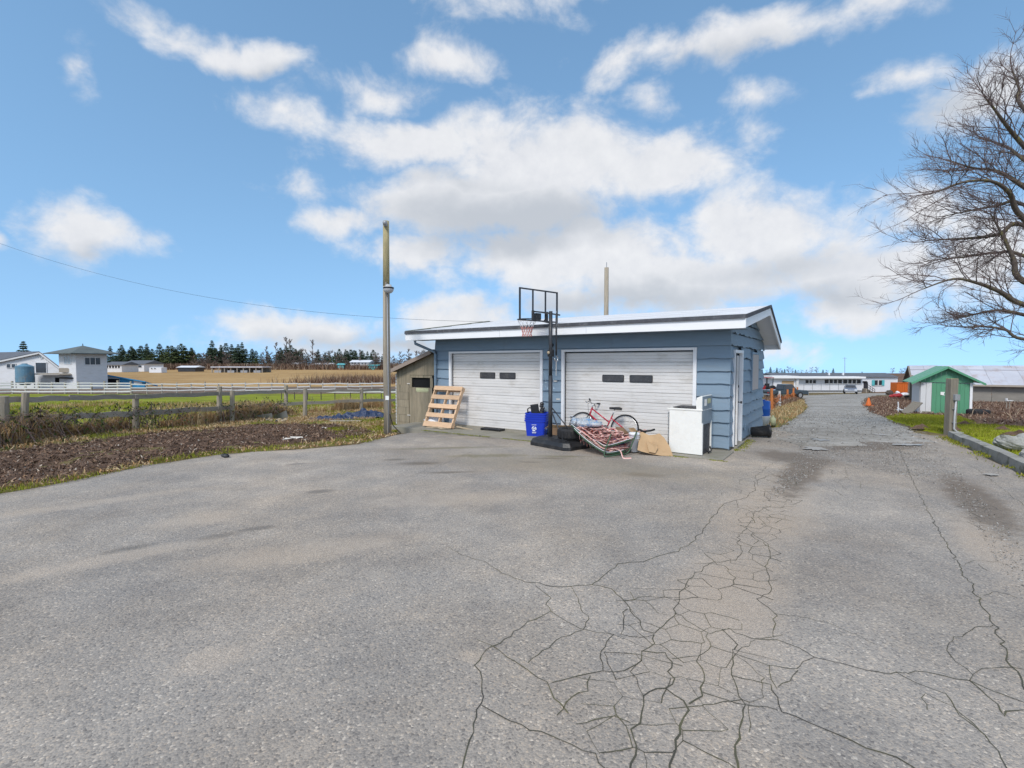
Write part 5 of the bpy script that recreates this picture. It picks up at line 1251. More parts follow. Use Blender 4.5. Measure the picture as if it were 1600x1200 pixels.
# barn
bo = at(30, 607, 70); bo.z = ZB
barn = thing('white_barn', 'long white barn with a dark gable roof', 'barn', bo); iv = Matrix.Translation(-bo)
gab = poly_at([(-75, 607), (-75, 581), (65, 551), (97, 575.5), (97, 607)], 70)
for p in (gab[0], gab[-1]): p.z = ZB - .2
ex = Vector((-26, 13, 0))
MB().prism(gab, ex).xf(iv).build('wall', MATS['barn_white'], barn)
def roofq(a, b, ov=.5, m='barn_roof'):
    d = (b - a).normalized(); a2 = a + Vector((0, -.35, .02)); b2 = b + d * ov + Vector((0, -.35, .02))
    return MB().prism([a2, b2, b2 + ex, a2 + ex], (0, 0, .16)).xf(iv).build('roof', MATS[m], barn)
roofq(gab[2], gab[1]); roofq(gab[2], gab[3])
for a, b in ((gab[2], gab[1]), (gab[2], gab[3])):
    MB().bar(a + Vector((0, -.38, -.06)), b + Vector((0, -.38, -.06)), .05, .20).xf(iv).build('rake_board', MATS['shed_white'], barn)
def win(parent, iv, x0, x1, y0, y1, Y, m='glass_dark', fr='shed_white', mull=0):
    P = poly_at([(x0, y0), (x1, y0), (x1, y1), (x0, y1)], Y); f = .07
    c = (P[0] + P[2]) / 2; w_ = (P[1] - P[0]).length; h_ = (P[0] - P[3]).length
    wn = link('window', None, parent)
    MB().box(c + Vector((0, .02, 0)), (w_, .05, h_)).xf(iv).build('pane', MATS[m], wn)
    mb = None
    for dx, dz, sx, sz in ((0, h_ / 2, w_ + f, f), (0, -h_ / 2, w_ + f, f), (-w_ / 2, 0, f, h_ - f), (w_ / 2, 0, f, h_ - f)):
        MB().box(c + Vector((dx, -.01, dz)), (sx, .08, sz)).xf(iv).build('frame', MATS[fr], wn)
    for k in range(mull): MB().box(c + Vector((-w_ / 2 + w_ * (k + 1) / (mull + 1), -.01, 0)), (f, .07, h_ - f)).xf(iv).build('mullion', MATS[fr], wn)
win(barn, iv, 10.5, 17, 568.5, 575, 69.95); win(barn, iv, 18.5, 25, 568.5, 575, 69.95); win(barn, iv, 56, 73, 566.5, 583, 69.95, 'glass_dark', 'barn_white'); win(barn, iv, 63, 66.5, 556.5, 560, 69.95, 'glass_pale')
lo = link('feed_bay', None, barn)
slab(lo, 'wall', 'barn_white', [(50, 608), (50, 586), (98, 586), (98, 608)], 67, .3, iv)
slab(lo, 'opening', 'void', [(86, 598), (86, 590), (92, 590), (92, 598)], 66.93, .05, iv)
MB().prism(poly_at([(49, 583.5), (101, 583.5), (104, 585.5), (49, 585.5)], 65.5), (0, 4, 0)).xf(iv).build('flat_roof', MATS['rail_wood'], lo)
slab(lo, 'hay_shelf', 'rail_wood', [(92, 575), (106, 575), (111, 579), (112, 582), (92, 582)], 66.5, 1.5, iv)
slab(lo, 'beam', 'black', [(92, 589.5), (119, 590), (119, 592), (92, 591.5)], 66.2, .4, iv)
# feed silo
sc_ = at(39.5, 598, 65); si = thing('feed_silo', 'round blue grey metal feed silo with rust beside the barn', 'silo', (sc_.x, sc_.y, h(sc_.x, sc_.y)))
MB().lathe([(.45, .75), (.93, 1.15), (.93, 3.15), (.96, 3.17), (.30, 3.48), (.28, 3.56), (0, 3.58)], (0, 0, -.15), 22).build('tank', MATS['teal_metal'], si, smooth=False)
for k in range(5): MB().tube([(.935 * math.cos(R(a)), .935 * math.sin(R(a)), 1.05 + .45 * k) for a in range(0, 360, 20)], .018, 5, closed=True).build('hoop', MATS['teal_metal'], si)
for a in (45, 135, 225, 315): MB().bar((.85 * math.cos(R(a)), .85 * math.sin(R(a)), -.2), (.9 * math.cos(R(a)), .9 * math.sin(R(a)), 1.6), .08, .08).build('leg', MATS['grey_metal'], si)
# tower
to = at(120, 607, 66); to.z = ZB; tw = thing('tower_barn', 'square white two storey tower with a pyramid roof', 'tower', to, R(70))
tz = lambda y: at(120, y, 66).z - ZB
WR, WL, H1 = 3.75, 3.6, tz(551.5)
MB().box((WR / 2, WL / 2, H1 / 2 - .1), (WR, WL, H1 + .2)).build('wall', MATS['barn_white'], tw)
ap_ = Vector((WR / 2, WL / 2, tz(539))); ov = 1.15
q = [Vector((-ov, -ov, H1 - .02)), Vector((WR + ov, -ov, H1 - .02)), Vector((WR + ov, WL + ov, H1 - .02)), Vector((-ov, WL + ov, H1 - .02))]
MB().add(q + [ap_] + [v - Vector((0, 0, .10)) for v in q], [(0, 1, 4), (1, 2, 4), (2, 3, 4), (3, 0, 4), (5, 8, 7, 6), (0, 5, 6, 1), (1, 6, 7, 2), (2, 7, 8, 3), (3, 8, 5, 0)]).build('roof', MATS['tower_roof'], tw)
MB().lathe([(.06, 0), (.05, .3), (0, .34)], ap_ - Vector((0, 0, .05)), 8).build('finial', MATS['tower_roof'], tw)
def twin(face, s0, s1, z0, z1, m, mull):
    wn = link('window', None, tw); f = .07
    B = (lambda s, z, ds, dz, d=.05: ((s, -.01, z), (ds, d, dz))) if face == 'r' else (lambda s, z, ds, dz, d=.05: ((-.01, s, z), (d, ds, dz)))
    MB().box(*B((s0 + s1) / 2, (z0 + z1) / 2, s1 - s0, z1 - z0)).build('pane', MATS[m], wn)
    for s in (s0, s1): MB().box(*B(s, (z0 + z1) / 2, f, z1 - z0 - f, .10)).build('frame', MATS['barn_white'], wn)
    for z in (z0, z1): MB().box(*B((s0 + s1) / 2, z, s1 - s0 + f, f, .10)).build('frame', MATS['barn_white'], wn)
    for k in range(mull): MB().box(*B(s0 + (s1 - s0) * (k + 1) / (mull + 1), (z0 + z1) / 2, f, z1 - z0 - f, .09)).build('mullion', MATS['barn_white'], wn)
twin('r', 1.0, 2.9, tz(570), tz(558.5), 'glass_dark', 2); twin('l', 1.0, 2.4, tz(569), tz(557), 'glass_pale', 1)
for k in range(9): MB().box((WR / 2, -.012, .3 + k * .5), (WR, .02, .02)).build('siding_joint', MATS['barn_white'], tw)
# blue shed
so_ = at(163, 607, 71); so_.z = ZB; bs = thing('blue_shed', 'low blue and white shed with a sloping blue roof beside the tower', 'shed', so_); iv = Matrix.Translation(-so_)
slab(bs, 'white_wall', 'barn_white', [(163, 608), (163, 586), (187, 590), (187, 608)], 71, .2, iv)
slab(bs, 'opening', 'void', [(165, 608), (165, 592), (185.5, 592), (185.5, 608)], 70.9, .06, iv)
slab(bs, 'blue_wall', 'blue_paint', [(187, 608), (187, 590), (226, 597), (226, 608)], 71, .2, iv)
slab(bs, 'white_panel', 'shed_white', [(209, 600), (209, 594), (222, 596.5), (222, 601)], 70.9, .06, iv)
MB().prism(poly_at([(161, 584.2), (227, 595.8), (227, 597.4), (161, 586.2)], 70.5), (0, 2.5, -.7)).xf(iv).build('roof', MATS['blue_paint'], bs)

# ------------------------------------------------------------------ far houses
def far_house(name, label, x0, x1, yw, yr, yb, Y, depth, wall, roof, wins=(), pane='glass_dark', cat='house', over=.6, doors=()):
    o0 = at((x0 + x1) / 2, yb, Y); o0.z = h(o0.x, Y); t_ = thing(name, label, cat, o0); iv = Matrix.Translation(-o0)
    a, b = at(x0, yw, Y), at(x1, yw, Y); zt = a.z; zr = at(x0, yr, Y).z; zb = min(at(x0, yb, Y).z, o0.z) - .3
    w_ = b.x - a.x; cx = (a.x + b.x) / 2
    MB().box((cx, Y + depth / 2, (zt + zb) / 2), (w_, depth, zt - zb)).xf(iv).build('wall', MATS[wall], t_)
    P = [Vector((a.x - over, Y - over, zt - .05)), Vector((a.x - over, Y + depth / 2, zr)), Vector((a.x - over, Y + depth + over, zt - .05))]
    MB().prism(P, (w_ + 2 * over, 0, 0)).xf(iv).build('roof', MATS[roof], t_)
    for (u0, u1, v0, v1) in wins:
        p, q = at(u0, v0, Y - .05), at(u1, v1, Y - .05)
        wn = MB().box(((p.x + q.x) / 2, Y - .03, (p.z + q.z) / 2), (q.x - p.x, .12, p.z - q.z)).xf(iv).build('window', MATS[pane], t_)
        MB().box(((p.x + q.x) / 2, Y - .08, q.z - .08), (q.x - p.x + .3, .10, .12)).xf(iv).build('sill', MATS['shed_white'], wn)
    return t_
far_house('long_stable', 'long low white stable with a dark roof behind the tower', 163, 190, 570, 565, 576, 200, 9, 'barn_white', 'barn_roof', [(166 + 4.6 * k, 168.6 + 4.6 * k, 571.5, 575) for k in range(5)], 'void', 'stable')
far_house('farm_house', 'pale farm house with a dark hipped roof at the field edge', 191, 225, 568.5, 563, 577, 215, 12, 'trailer_white', 'barn_roof', [(193, 197, 570, 572.5), (200, 206, 570, 573), (210, 213, 571, 574), (216, 221, 571, 574)])
far_house('white_horse_trailer', 'small white trailer parked before the dark conifers', 233, 252, 574, 573.4, 578, 190, 3, 'trailer_white', 'trailer_white', [(236, 238, 575, 576.2), (241, 243, 575, 576.2)], 'glass_dark', 'trailer', .1)
far_house('white_arena_shed', 'long white roofed shelter half hidden at the conifers', 278, 305, 574, 571.5, 577, 210, 6, 'glass_dark', 'trailer_white', [], 'glass_dark', 'shelter')
far_house('white_villa', 'large white two storey house on the far rise', 547, 576, 566, 562.5, 574, 285, 12, 'trailer_white', 'trailer_white', [(549, 552, 566.3, 568.2), (553.5, 556, 566.3, 568.2), (559, 562, 566.3, 568.2), (565, 567.5, 567, 568.6), (570, 572.5, 567, 568.6), (550, 556, 570.4, 573)])
far_house('teal_barn', 'low teal shed beside the white two storey house', 576, 590, 571, 569.6, 575, 280, 8, 'teal_paint', 'teal_paint', [(579, 581, 572, 573.6), (584, 586, 572, 573.6)], 'glass_pale', 'shed')
far_house('turquoise_shed', 'small turquoise shed left of the round dark tree', 527, 537, 570, 567.6, 575, 280, 7, 'teal_paint', 'teal_paint', [(529, 531, 571, 573)], 'glass_pale', 'shed')
far_house('blue_barn', 'small dusky blue barn at the far right of the tree line', 594, 603, 571, 568.6, 574.5, 290, 8, 'teal_metal', 'barn_roof', [(597, 599, 572, 574)], 'void', 'barn')
far_house('pale_greenhouse', 'long pale greenhouse glimpsed through the bare trees', 488, 516, 570, 567, 575, 290, 9, 'glass_pale', 'trailer_white', [(491 + 5 * k, 494 + 5 * k, 571, 574) for k in range(5)], 'glass_pale', 'greenhouse')
far_house('white_bungalow', 'white bungalow glimpsed behind bare trunks', 455, 467, 569.5, 566.6, 575, 295, 9, 'trailer_white', 'trailer_white', [(457, 459, 570.5, 572), (462, 464, 570.5, 572)])
# open pole shelter in the field
o0 = at(370, 582, 190); o0.z = h(o0.x, 190); ps = thing('pole_shelter', 'long open pole shelter with a flat pale roof in the tan field', 'shelter', o0); iv = Matrix.Translation(-o0)
a, b = at(330, 573.5, 190), at(411, 573.5, 190)
MB().box(((a.x + b.x) / 2, 193, a.z), (b.x - a.x, 7, .35)).xf(iv).build('roof', MATS['tin_roof'], ps)
for k in range(9):
    for Y in (190, 196):
        x = a.x + .3 + (b.x - a.x - .6) * k / 8; MB().box((x, Y, (a.z + o0.z) / 2 - .2), (.28, .28, a.z - o0.z)).xf(iv).build('post', MATS['rail_wood'], ps)
MB().box(((a.x + b.x) / 2, 196.3, o0.z + .9), (b.x - a.x, .1, 1.6)).xf(iv).build('back_boards', MATS['barn_grey'], ps)
for k in range(4): MB().box((a.x + 2.5 + 5 * k, 190.4, o0.z + .45), (2.6, 1, .9)).xf(iv).build('trough', MATS['grey_metal'], ps)

# ------------------------------------------------------------------ right: kerb, post, lawn things
kp = [hit(1480, 683), hit(1500, 692), hit(1525, 703), hit(1560, 719), hit(1600, 738), hit(1680, 776), Vector((7.9, 5.2, 0)), Vector((7.6, 3.0, 0))]
kb = link('kerb', None); kb['kind'] = 'structure'; kb['label'] = 'worn concrete kerb along the right edge of the yard'
for a, b in zip(kp[:-1], kp[1:]):
    d = (b - a); L_ = d.length; d.normalize(); nn = Vector((-d.y, d.x, 0)) * -1
    if nn.x < 0: nn = -nn
    n = max(2, int(L_ / .4)); mb = MB(); vs = []; fs = []
    for i in range(n + 1):
        p = a.lerp(b, i / n * .997); z = h(p.x, p.y); j = .020 * fbm(p.x, p.y, 2.2, 4, 2.)
        vs += [p + nn * (.0 + j) + Vector((0, 0, z * 0 - .1)), p + nn * (.012 + j) + Vector((0, 0, .145 + j)), p + nn * (.19 + j) + Vector((0, 0, .155 - j)), p + nn * .21 + Vector((0, 0, -.1))]
    for i in range(n):
        q = 4 * i
        for k in range(3): fs.append((q + k, q + k + 1, q + 5 + k, q + 4 + k))
    fs += [(0, 1, 2, 3), (4 * n + 3, 4 * n + 2, 4 * n + 1, 4 * n)]
    MB().add(vs, fs).build('kerb_stone', MATS['kerb_concrete'], kb)
ep = hit(1484, 676); post = thing('meter_post', 'leaning squared timber post with a grey electric box by the kerb', 'post', ep)
tp = at(1488, 592, ep.y) - ep
mb = MB(); mb.bar((0, 0, -.2), tp, .20, .17); mb.build('timber', MATS['grey_wood'], post, bevel=.01)
MB().box(tp + Vector((0, 0, .006)), (.19, .16, .01)).build('mossy_top', MATS['pole_moss'], post)
lt = lambda k: tp * k
MB().box(lt(.66) + Vector((.03, -.12, 0)), (.13, .08, .16)).build('electric_box', MATS['grey_metal'], post, bevel=.008)
MB().tube([lt(.60) + Vector((.02, -.12, 0)), lt(.30) + Vector((.0, -.12, 0)), lt(.08) + Vector((-.005, -.12, 0)), lt(.03) + Vector((.05, -.16, 0)), Vector((.14, -.26, .02))], .022, 10).build('conduit_pipe', MATS['pipe_grey'], post, smooth=True)
for k in (.2, .45): MB().box(lt(k) + Vector((.0, -.11, 0)), (.09, .05, .02)).build('pipe_clip', MATS['grey_metal'], post)
for px, py, s, lb in ((1592, 707, (.36, .24, .17), 'long pale grey boulder lying on the lawn behind the kerb'), (1660, 735, (.5, .3, .2), 'second pale boulder further along the kerb')):
    c = hit(px, py) + Vector((.15, .2, 0)); o = MB().ell((0, 0, .15), s, 26, 16, .0); o.v = [tuple(Vector(v) * (1 + .35 * fbm(v[0] * 2.2, v[1] * 2.2 + v[2] * 3, 1.6, 4, px))) for v in o.v]; o = o.build('boulder', MATS['stone'], smooth=False); o.location = c; o.rotation_euler.z = -.5; tag(o, lb, 'boulder')
for k, (px, py, s, lb) in enumerate(((1440, 669, .30, 'molehill at the gravel edge of the lawn'), (1506, 664, .30, 'molehill on open grass right of the post'), (1493, 674, .24, 'molehill at the foot of the post'), (1545, 657, .34, 'low molehill near the tyre'), (1566, 672, .26, 'small molehill on the bright grass'), (1580, 681, .30, 'flat molehill before the boulder'), (1595, 679, .28, 'molehill beside the flat one'), (1530, 661, .22, 'tiny molehill between post and tyre'))):
    c = hit(px, py); vs = []; n = 9
    m_ = MB(); N = 12
    for i in range(n + 1):
        rr = i / n
        for q in range(N):
            a = 2 * math.pi * q / N; x, y = s * rr * math.cos(a) * (1 + .15 * math.sin(3 * a + k)), s * .9 * rr * math.sin(a)
            vs.append((x, y, .11 * (math.cos(rr * math.pi) * .5 + .5) + .05 * fbm(x, y, 9., 3, k) * (1 - rr) - .02))
    fs = [(i * N + q, i * N + (q + 1) % N, (i + 1) * N + (q + 1) % N, (i + 1) * N + q) for i in range(n) for q in range(N)]
    o = mesh_obj('molehill', vs, fs, MATS['dirt'], smooth=False); o.location = (c.x, c.y, h(c.x, c.y) + .02); tag(o, lb, 'molehill', 'molehills on the lawn')

# ---- green shed
fa_, fb_ = at(1437, 645.5, 27.5), at(1518, 648.5, 26.4); fz = min(fa_.z, fb_.z)
d_ = Vector((fb_.x - fa_.x, fb_.y - fa_.y, 0)); sw_ = d_.length; sh = thing('garden_shed', 'green and white garden shed with a green metal gable roof', 'shed', (fa_.x, fa_.y, fz), math.atan2(d_.y, d_.x))
hz = at(1440, 597, fa_.y).z - fz; hp = at(1478, 573, fa_.y - .4).z - fz; dep = 2.3
xd = sw_ * (1455 - 1437) / (1518 - 1437)
MB().box((sw_ / 2, dep / 2 + .05, hz / 2), (sw_ - .06, dep - .06, hz)).build('core', MATS['shed_white'], sh)
for k in range(2): MB().box((xd * (k + .5) / 2, 0, hz / 2 - .03), (xd / 2 - .012, .05, hz + .06)).build('white_panel', MATS['shed_white'], sh)
nd = 8
for k in range(nd):
    a = xd + (sw_ - .12 - xd) * k / nd; b = xd + (sw_ - .12 - xd) * (k + 1) / nd
    MB().box(((a + b) / 2, -.018 + .008 * (k % 2), hz / 2 - .06), (b - a - .008, .03, hz + .02)).build('door_rib', MATS['shed_green'], sh)
MB().box((sw_ - .05, -.01, hz / 2), (.11, .06, hz + .02)).build('corner_trim', MATS['white_trim'], sh)
for k in range(5): MB().box((-.0, .2 + dep * (k) / 5 + .12, hz / 2), (.04, dep / 5 - .012, hz)).build('white_panel', MATS['shed_white'], sh)
MB().box((.35, -.05, .05), (.5, .06, .14)).build('step_block', MATS['concrete'], sh)
ovx, ovy = .45, .35; m0 = sw_ / 2
for k in range(10):   # gable cladding strips
    a = .0 - .02 + (sw_ + .04) * k / 10; b = a + (sw_ + .04) / 10 - .008
    f = lambda x: hz + (hp - hz) * (1 - abs(x - m0) / (m0 + ovx)) 
    P = [Vector((a, -.06, hz)), Vector((b, -.06, hz)), Vector((b, -.06, f(b) - .02))] + ([Vector((m0, -.06, hp - .02))] if a < m0 < b else []) + [Vector((a, -.06, f(a) - .02))]
    MB().prism(P, (0, .035, 0)).build('gable_strip', MATS['shed_green'], sh)
for s in (-1, 1):
    A0 = Vector((m0, -ovy, hp)); B0 = Vector((m0 + s * (m0 + ovx), -ovy, hz - .04))
    for k in range(6):
        y0 = (dep + 2 * ovy) * k / 6; y1 = (dep + 2 * ovy) * (k + 1) / 6 - .01
        MB().prism([A0 + Vector((0, y0, .0 + .006 * (k % 2))), B0 + Vector((0, y0, .006 * (k % 2))), B0 + Vector((0, y1, .006 * (k % 2))), A0 + Vector((0, y1, .006 * (k % 2)))], (0, 0, .03)).build('roof_panel', MATS['shed_roof'], sh)
    MB().bar(A0 + Vector((0, -.015, -.04)), B0 + Vector((0, -.015, -.04)), .03, .09).build('rake_trim', MATS['shed_green' if s > 0 else 'shed_roof'], sh)
P = [(xd + (sw_ - xd) * .22, -.045, hz * .70), (xd + (sw_ - xd) * .33, -.045, hz * .70), (xd + (sw_ - xd) * .30, -.045, hz * .63), (xd + (sw_ - xd) * .335, -.045, hz * .59), (xd + (sw_ - xd) * .26, -.045, hz * .60), (xd + (sw_ - xd) * .22, -.045, hz * .61)]
MB().prism(P, (0, -.006, 0)).build('notice', MATS['paper'], sh)
MB().lathe([(0, 0), (.04, 0), (.04, .05), (0, .06)], (.12, -.05, hz - .06), 8, Matrix.Rotation(R(90), 3, 'X')).build('lamp', MATS['white_trim'], sh); MB().lathe([(0, 0), (.04, 0), (.04, .05), (0, .06)], (sw_ + .02, -.05, hz - .06), 8, Matrix.Rotation(R(90), 3, 'X')).build('lamp', MATS['white_trim'], sh)
# board and broken chair beside it
c = hit(1422, 646); o = MB().box((0, 0, 0), (.95, .55, .05)).build('leaning_board', MATS['grey_wood'], bevel=.005); o.location = c + Vector((.16, .1, .30)); o.rotation_euler = (R(6), R(-40), .1); tag(o, 'weathered board leaning against the white side of the shed', 'board')
cc = hit(1408, 645); ch = thing('white_chair', 'broken white plastic chair lying beside the leaning board', 'chair', cc, .3)
MB().tube([(-.28, 0, .02), (-.22, 0, .30), (-.26, 0, .62)], .03, 7).build('back_rail', MATS['bucket_white'], ch); MB().tube([(-.22, .05, .30), (.0, 0, .16), (.22, -.05, .08)], .032, 7).build('arm', MATS['bucket_white'], ch)
MB().box((.05, .05, .10), (.34, .30, .03), Matrix.Rotation(R(24), 3, 'Y')).build('seat', MATS['bucket_white'], ch, bevel=.008); MB().tube([(.2, 0, .1), (.34, .02, .26)], .025, 7).build('leg', MATS['bucket_white'], ch); MB().tube([(-.05, -.1, .2), (.1, -.2, .0)], .025, 7).build('leg', MATS['bucket_white'], ch)
tc_ = hit(1534, 648)
tyre('old_tractor_tyre', 'large black tyre lying flat right of the green shed', tc_ + Vector((0, .2, .0)), .46, .24)
# small white stand in the weeds
c = hit(1575, 640); ws_ = thing('white_stand', 'small white wooden stand in the brown weeds', 'stand', c)
for x in (-.1, .1): MB().box((x, 0, .28), (.03, .03, .60)).build('leg', MATS['rail_wood'], ws_)
MB().box((.06, 0, .58), (.42, .12, .04)).build('top', MATS['shed_white'], ws_); MB().box((-.12, 0, .66), (.10, .08, .14)).build('bird_box', MATS['shed_white'], ws_)

# ---- long barn on the right
B0 = Vector((44.4, 55.5, 0)); bz = -2.35; lb_ = thing('long_barn', 'long low barn with a rusty white metal roof behind the shed', 'barn', (B0.x, B0.y, bz), R(-33))
RH = at(1424, 571.5, 55.5).z - bz; EH = at(1560, 600, 52).z - bz; run = 4.2; BL = 46
for k in range(38):
    x0 = BL * k / 38; x1 = BL * (k + 1) / 38 - .012; dz = .012 * (k % 2)
    MB().prism([(x0, .0, RH + dz), (x0, -run, EH + dz), (x1, -run, EH + dz), (x1, 0, RH + dz)], (0, 0, .04)).build('roof_sheet', MATS['tin_roof'], lb_)
MB().prism([(0, 0, RH), (BL, 0, RH), (BL, run, EH), (0, run, EH)], (0, 0, .04)).build('rear_roof', MATS['tin_roof'], lb_)
for k in range(6): MB().bar((BL * k / 6, -run * .25, RH - (RH - EH) * .25 + .07), (BL * (k + 1) / 6 - .02, -run * .25, RH - (RH - EH) * .25 + .07), .10, .02).build('roof_batten', MATS['tin_roof'], lb_)
for k in range(15): MB().box((BL * (k + .5) / 15, -run + .55, EH / 2 - .1), (BL / 15 - .03, .10, EH + .3)).build('wall_panel', MATS['barn_grey'], lb_)
MB().bar((0, -run - .04, EH - .03), (BL, -run - .04, EH - .03), .05, .18).build('eave_board', MATS['rail_wood'], lb_)
MB().prism([(.5, -run + .6, -.3), (.5, run - .6, -.3), (.5, run - .6, EH), (.5, 0, RH - .1), (.5, -run + .6, EH)], (.12, 0, 0)).build('gable_wall', MATS['barn_grey'], lb_)
for s in (-1, 1): MB().bar((0, 0, RH - .05), (0, s * (run + .1), EH - .05), .30, .12).build('rake_board', MATS['grey_wood'], lb_)
for k in range(5): MB().box((.42, -run + 1.2 + 1.4 * k, EH * .55), (.10, .16, EH)).build('gable_batten', MATS['grey_wood'], lb_)

# ---- trailer home
TZ = -3.55; TY = 92.; t0 = at(1305, 613, TY); t0.z = TZ; tr = thing('trailer_home', 'long white trailer home with a dark roof at the end of the drive', 'trailer home', t0); iv = Matrix.Translation(-t0)
def tslab(name, m, x0, x1, y0, y1, Y, dep_, par=tr):
    p, q = at(x0, y0, Y), at(x1, y1, Y); return MB().box(((p.x + q.x) / 2, Y + dep_ / 2, (p.z + q.z) / 2), (q.x - p.x, dep_, p.z - q.z)).xf(iv).build(name, MATS[m], par)
tslab('main_wall', 'trailer_white', 1214, 1402, 588.5, 614.5, 92, 6)
p, q = at(1211, 588.6, 91.6), at(1405, 588.6, 91.6); zr = at(1300, 584, 94).z
MB().prism([(p.x, 91.6, p.z - .05), (p.x, 95, zr + .15), (p.x, 98.4, p.z - .05)], (q.x - p.x, 0, 0)).xf(iv).build('roof', MATS['barn_roof'], tr)
tslab('addition_wall', 'trailer_white', 1248, 1347, 591.3, 610, 90, 2); tslab('skirting', 'shed_white', 1248.5, 1346, 610.4, 614.5, 90.15, 1.8); tslab('skirting_trim', 'grey_metal', 1248, 1347, 609.6, 610.6, 89.93, .1)
tslab('porch_roof', 'fascia_white', 1247, 1353, 588.6, 591.4, 89, 3.5)
tslab('carport_wall', 'trailer_white', 1207.5, 1246.5, 591, 614.5, 89.5, 2.5); tslab('carport_roof', 'fascia_white', 1206.5, 1248, 587.5, 591.2, 88.8, 4); tslab('carport_door', 'cardboard', 1222, 1240, 595, 614.3, 89.42, .1)
bpy.data.objects[-1] if False else None
tslab('corner_post', 'shed_white', 1244.5, 1247.5, 589, 614.5, 89.2, .3)
def twn(x0, x1, y0, y1, Y, mull):
    wn = tslab('window', 'glass_dark', x0, x1, y0, y1, Y - .05, .1)
    for k in range(mull):
        xm = x0 + (x1 - x0) * (k + 1) / (mull + 1); tslab('mullion', 'shed_white', xm - .6, xm + .6, y0, y1, Y - .12, .1, wn)
    tslab('sill', 'shed_white', x0 - .6, x1 + .6, y1, y1 + .8, Y - .14, .12, wn)
twn(1259, 1275, 593.8, 598.8, 90, 2); twn(1289, 1315.5, 593.2, 599, 90, 3); twn(1318, 1345, 593.2, 599.2, 90, 3); twn(1367, 1378, 594.2, 601.8, 92, 1)
tslab('shutter', 'teal_paint', 1363, 1366.5, 593.8, 602.4, 91.85, .1); tslab('shutter', 'teal_paint', 1378.6, 1382, 593.8, 602.4, 91.85, .1)
tslab('entrance_door', 'glass_dark', 1350, 1356, 597, 609, 91.9, .15); tslab('porch_lamp', 'black', 1349, 1355, 595.5, 597.2, 91.7, .2)
st = link('entry_steps', None, tr)
for k in range(4): tslab('step', 'rail_wood', 1353 + 2.5 * k, 1357 + 2.5 * k, 607.5 + 1.6 * k, 614.5, 90.2, 1.2, st)
pa, pb_ = at(1356, 601, 90), at(1367, 608.5, 90)
MB().bar(pa, pb_, .06, .06).xf(iv).build('handrail', MATS['black_metal'], st); MB().bar(pa + Vector((0, 0, -.4)), pb_ + Vector((0, 0, -.4)), .05, .05).xf(iv).build('handrail', MATS['black_metal'], st)
for k in range(4): e = pa.lerp(pb_, k / 3); MB().bar(e, e - Vector((0, 0, .9)), .05, .05).xf(iv).build('baluster', MATS['black_metal'], st)
for x in (1296, 1318): tslab('roof_vent', 'white_trim', x - .8, x + .8, 582.5, 588, 93, .3)
MB().tube([at(1320, 588, 94), at(1320, 558, 94)], .045, 5).xf(iv).build('antenna', MATS['grey_metal'], tr); MB().bar(at(1316.5, 560, 94), at(1323.5, 560, 94), .04, .04).xf(iv).build('antenna_bar', MATS['grey_metal'], tr)
for k in range(7): tslab('wall_seam', 'grey_metal', 1256 + 13.5 * k, 1256.3 + 13.5 * k, 599.5, 609.5, 89.97, .05)
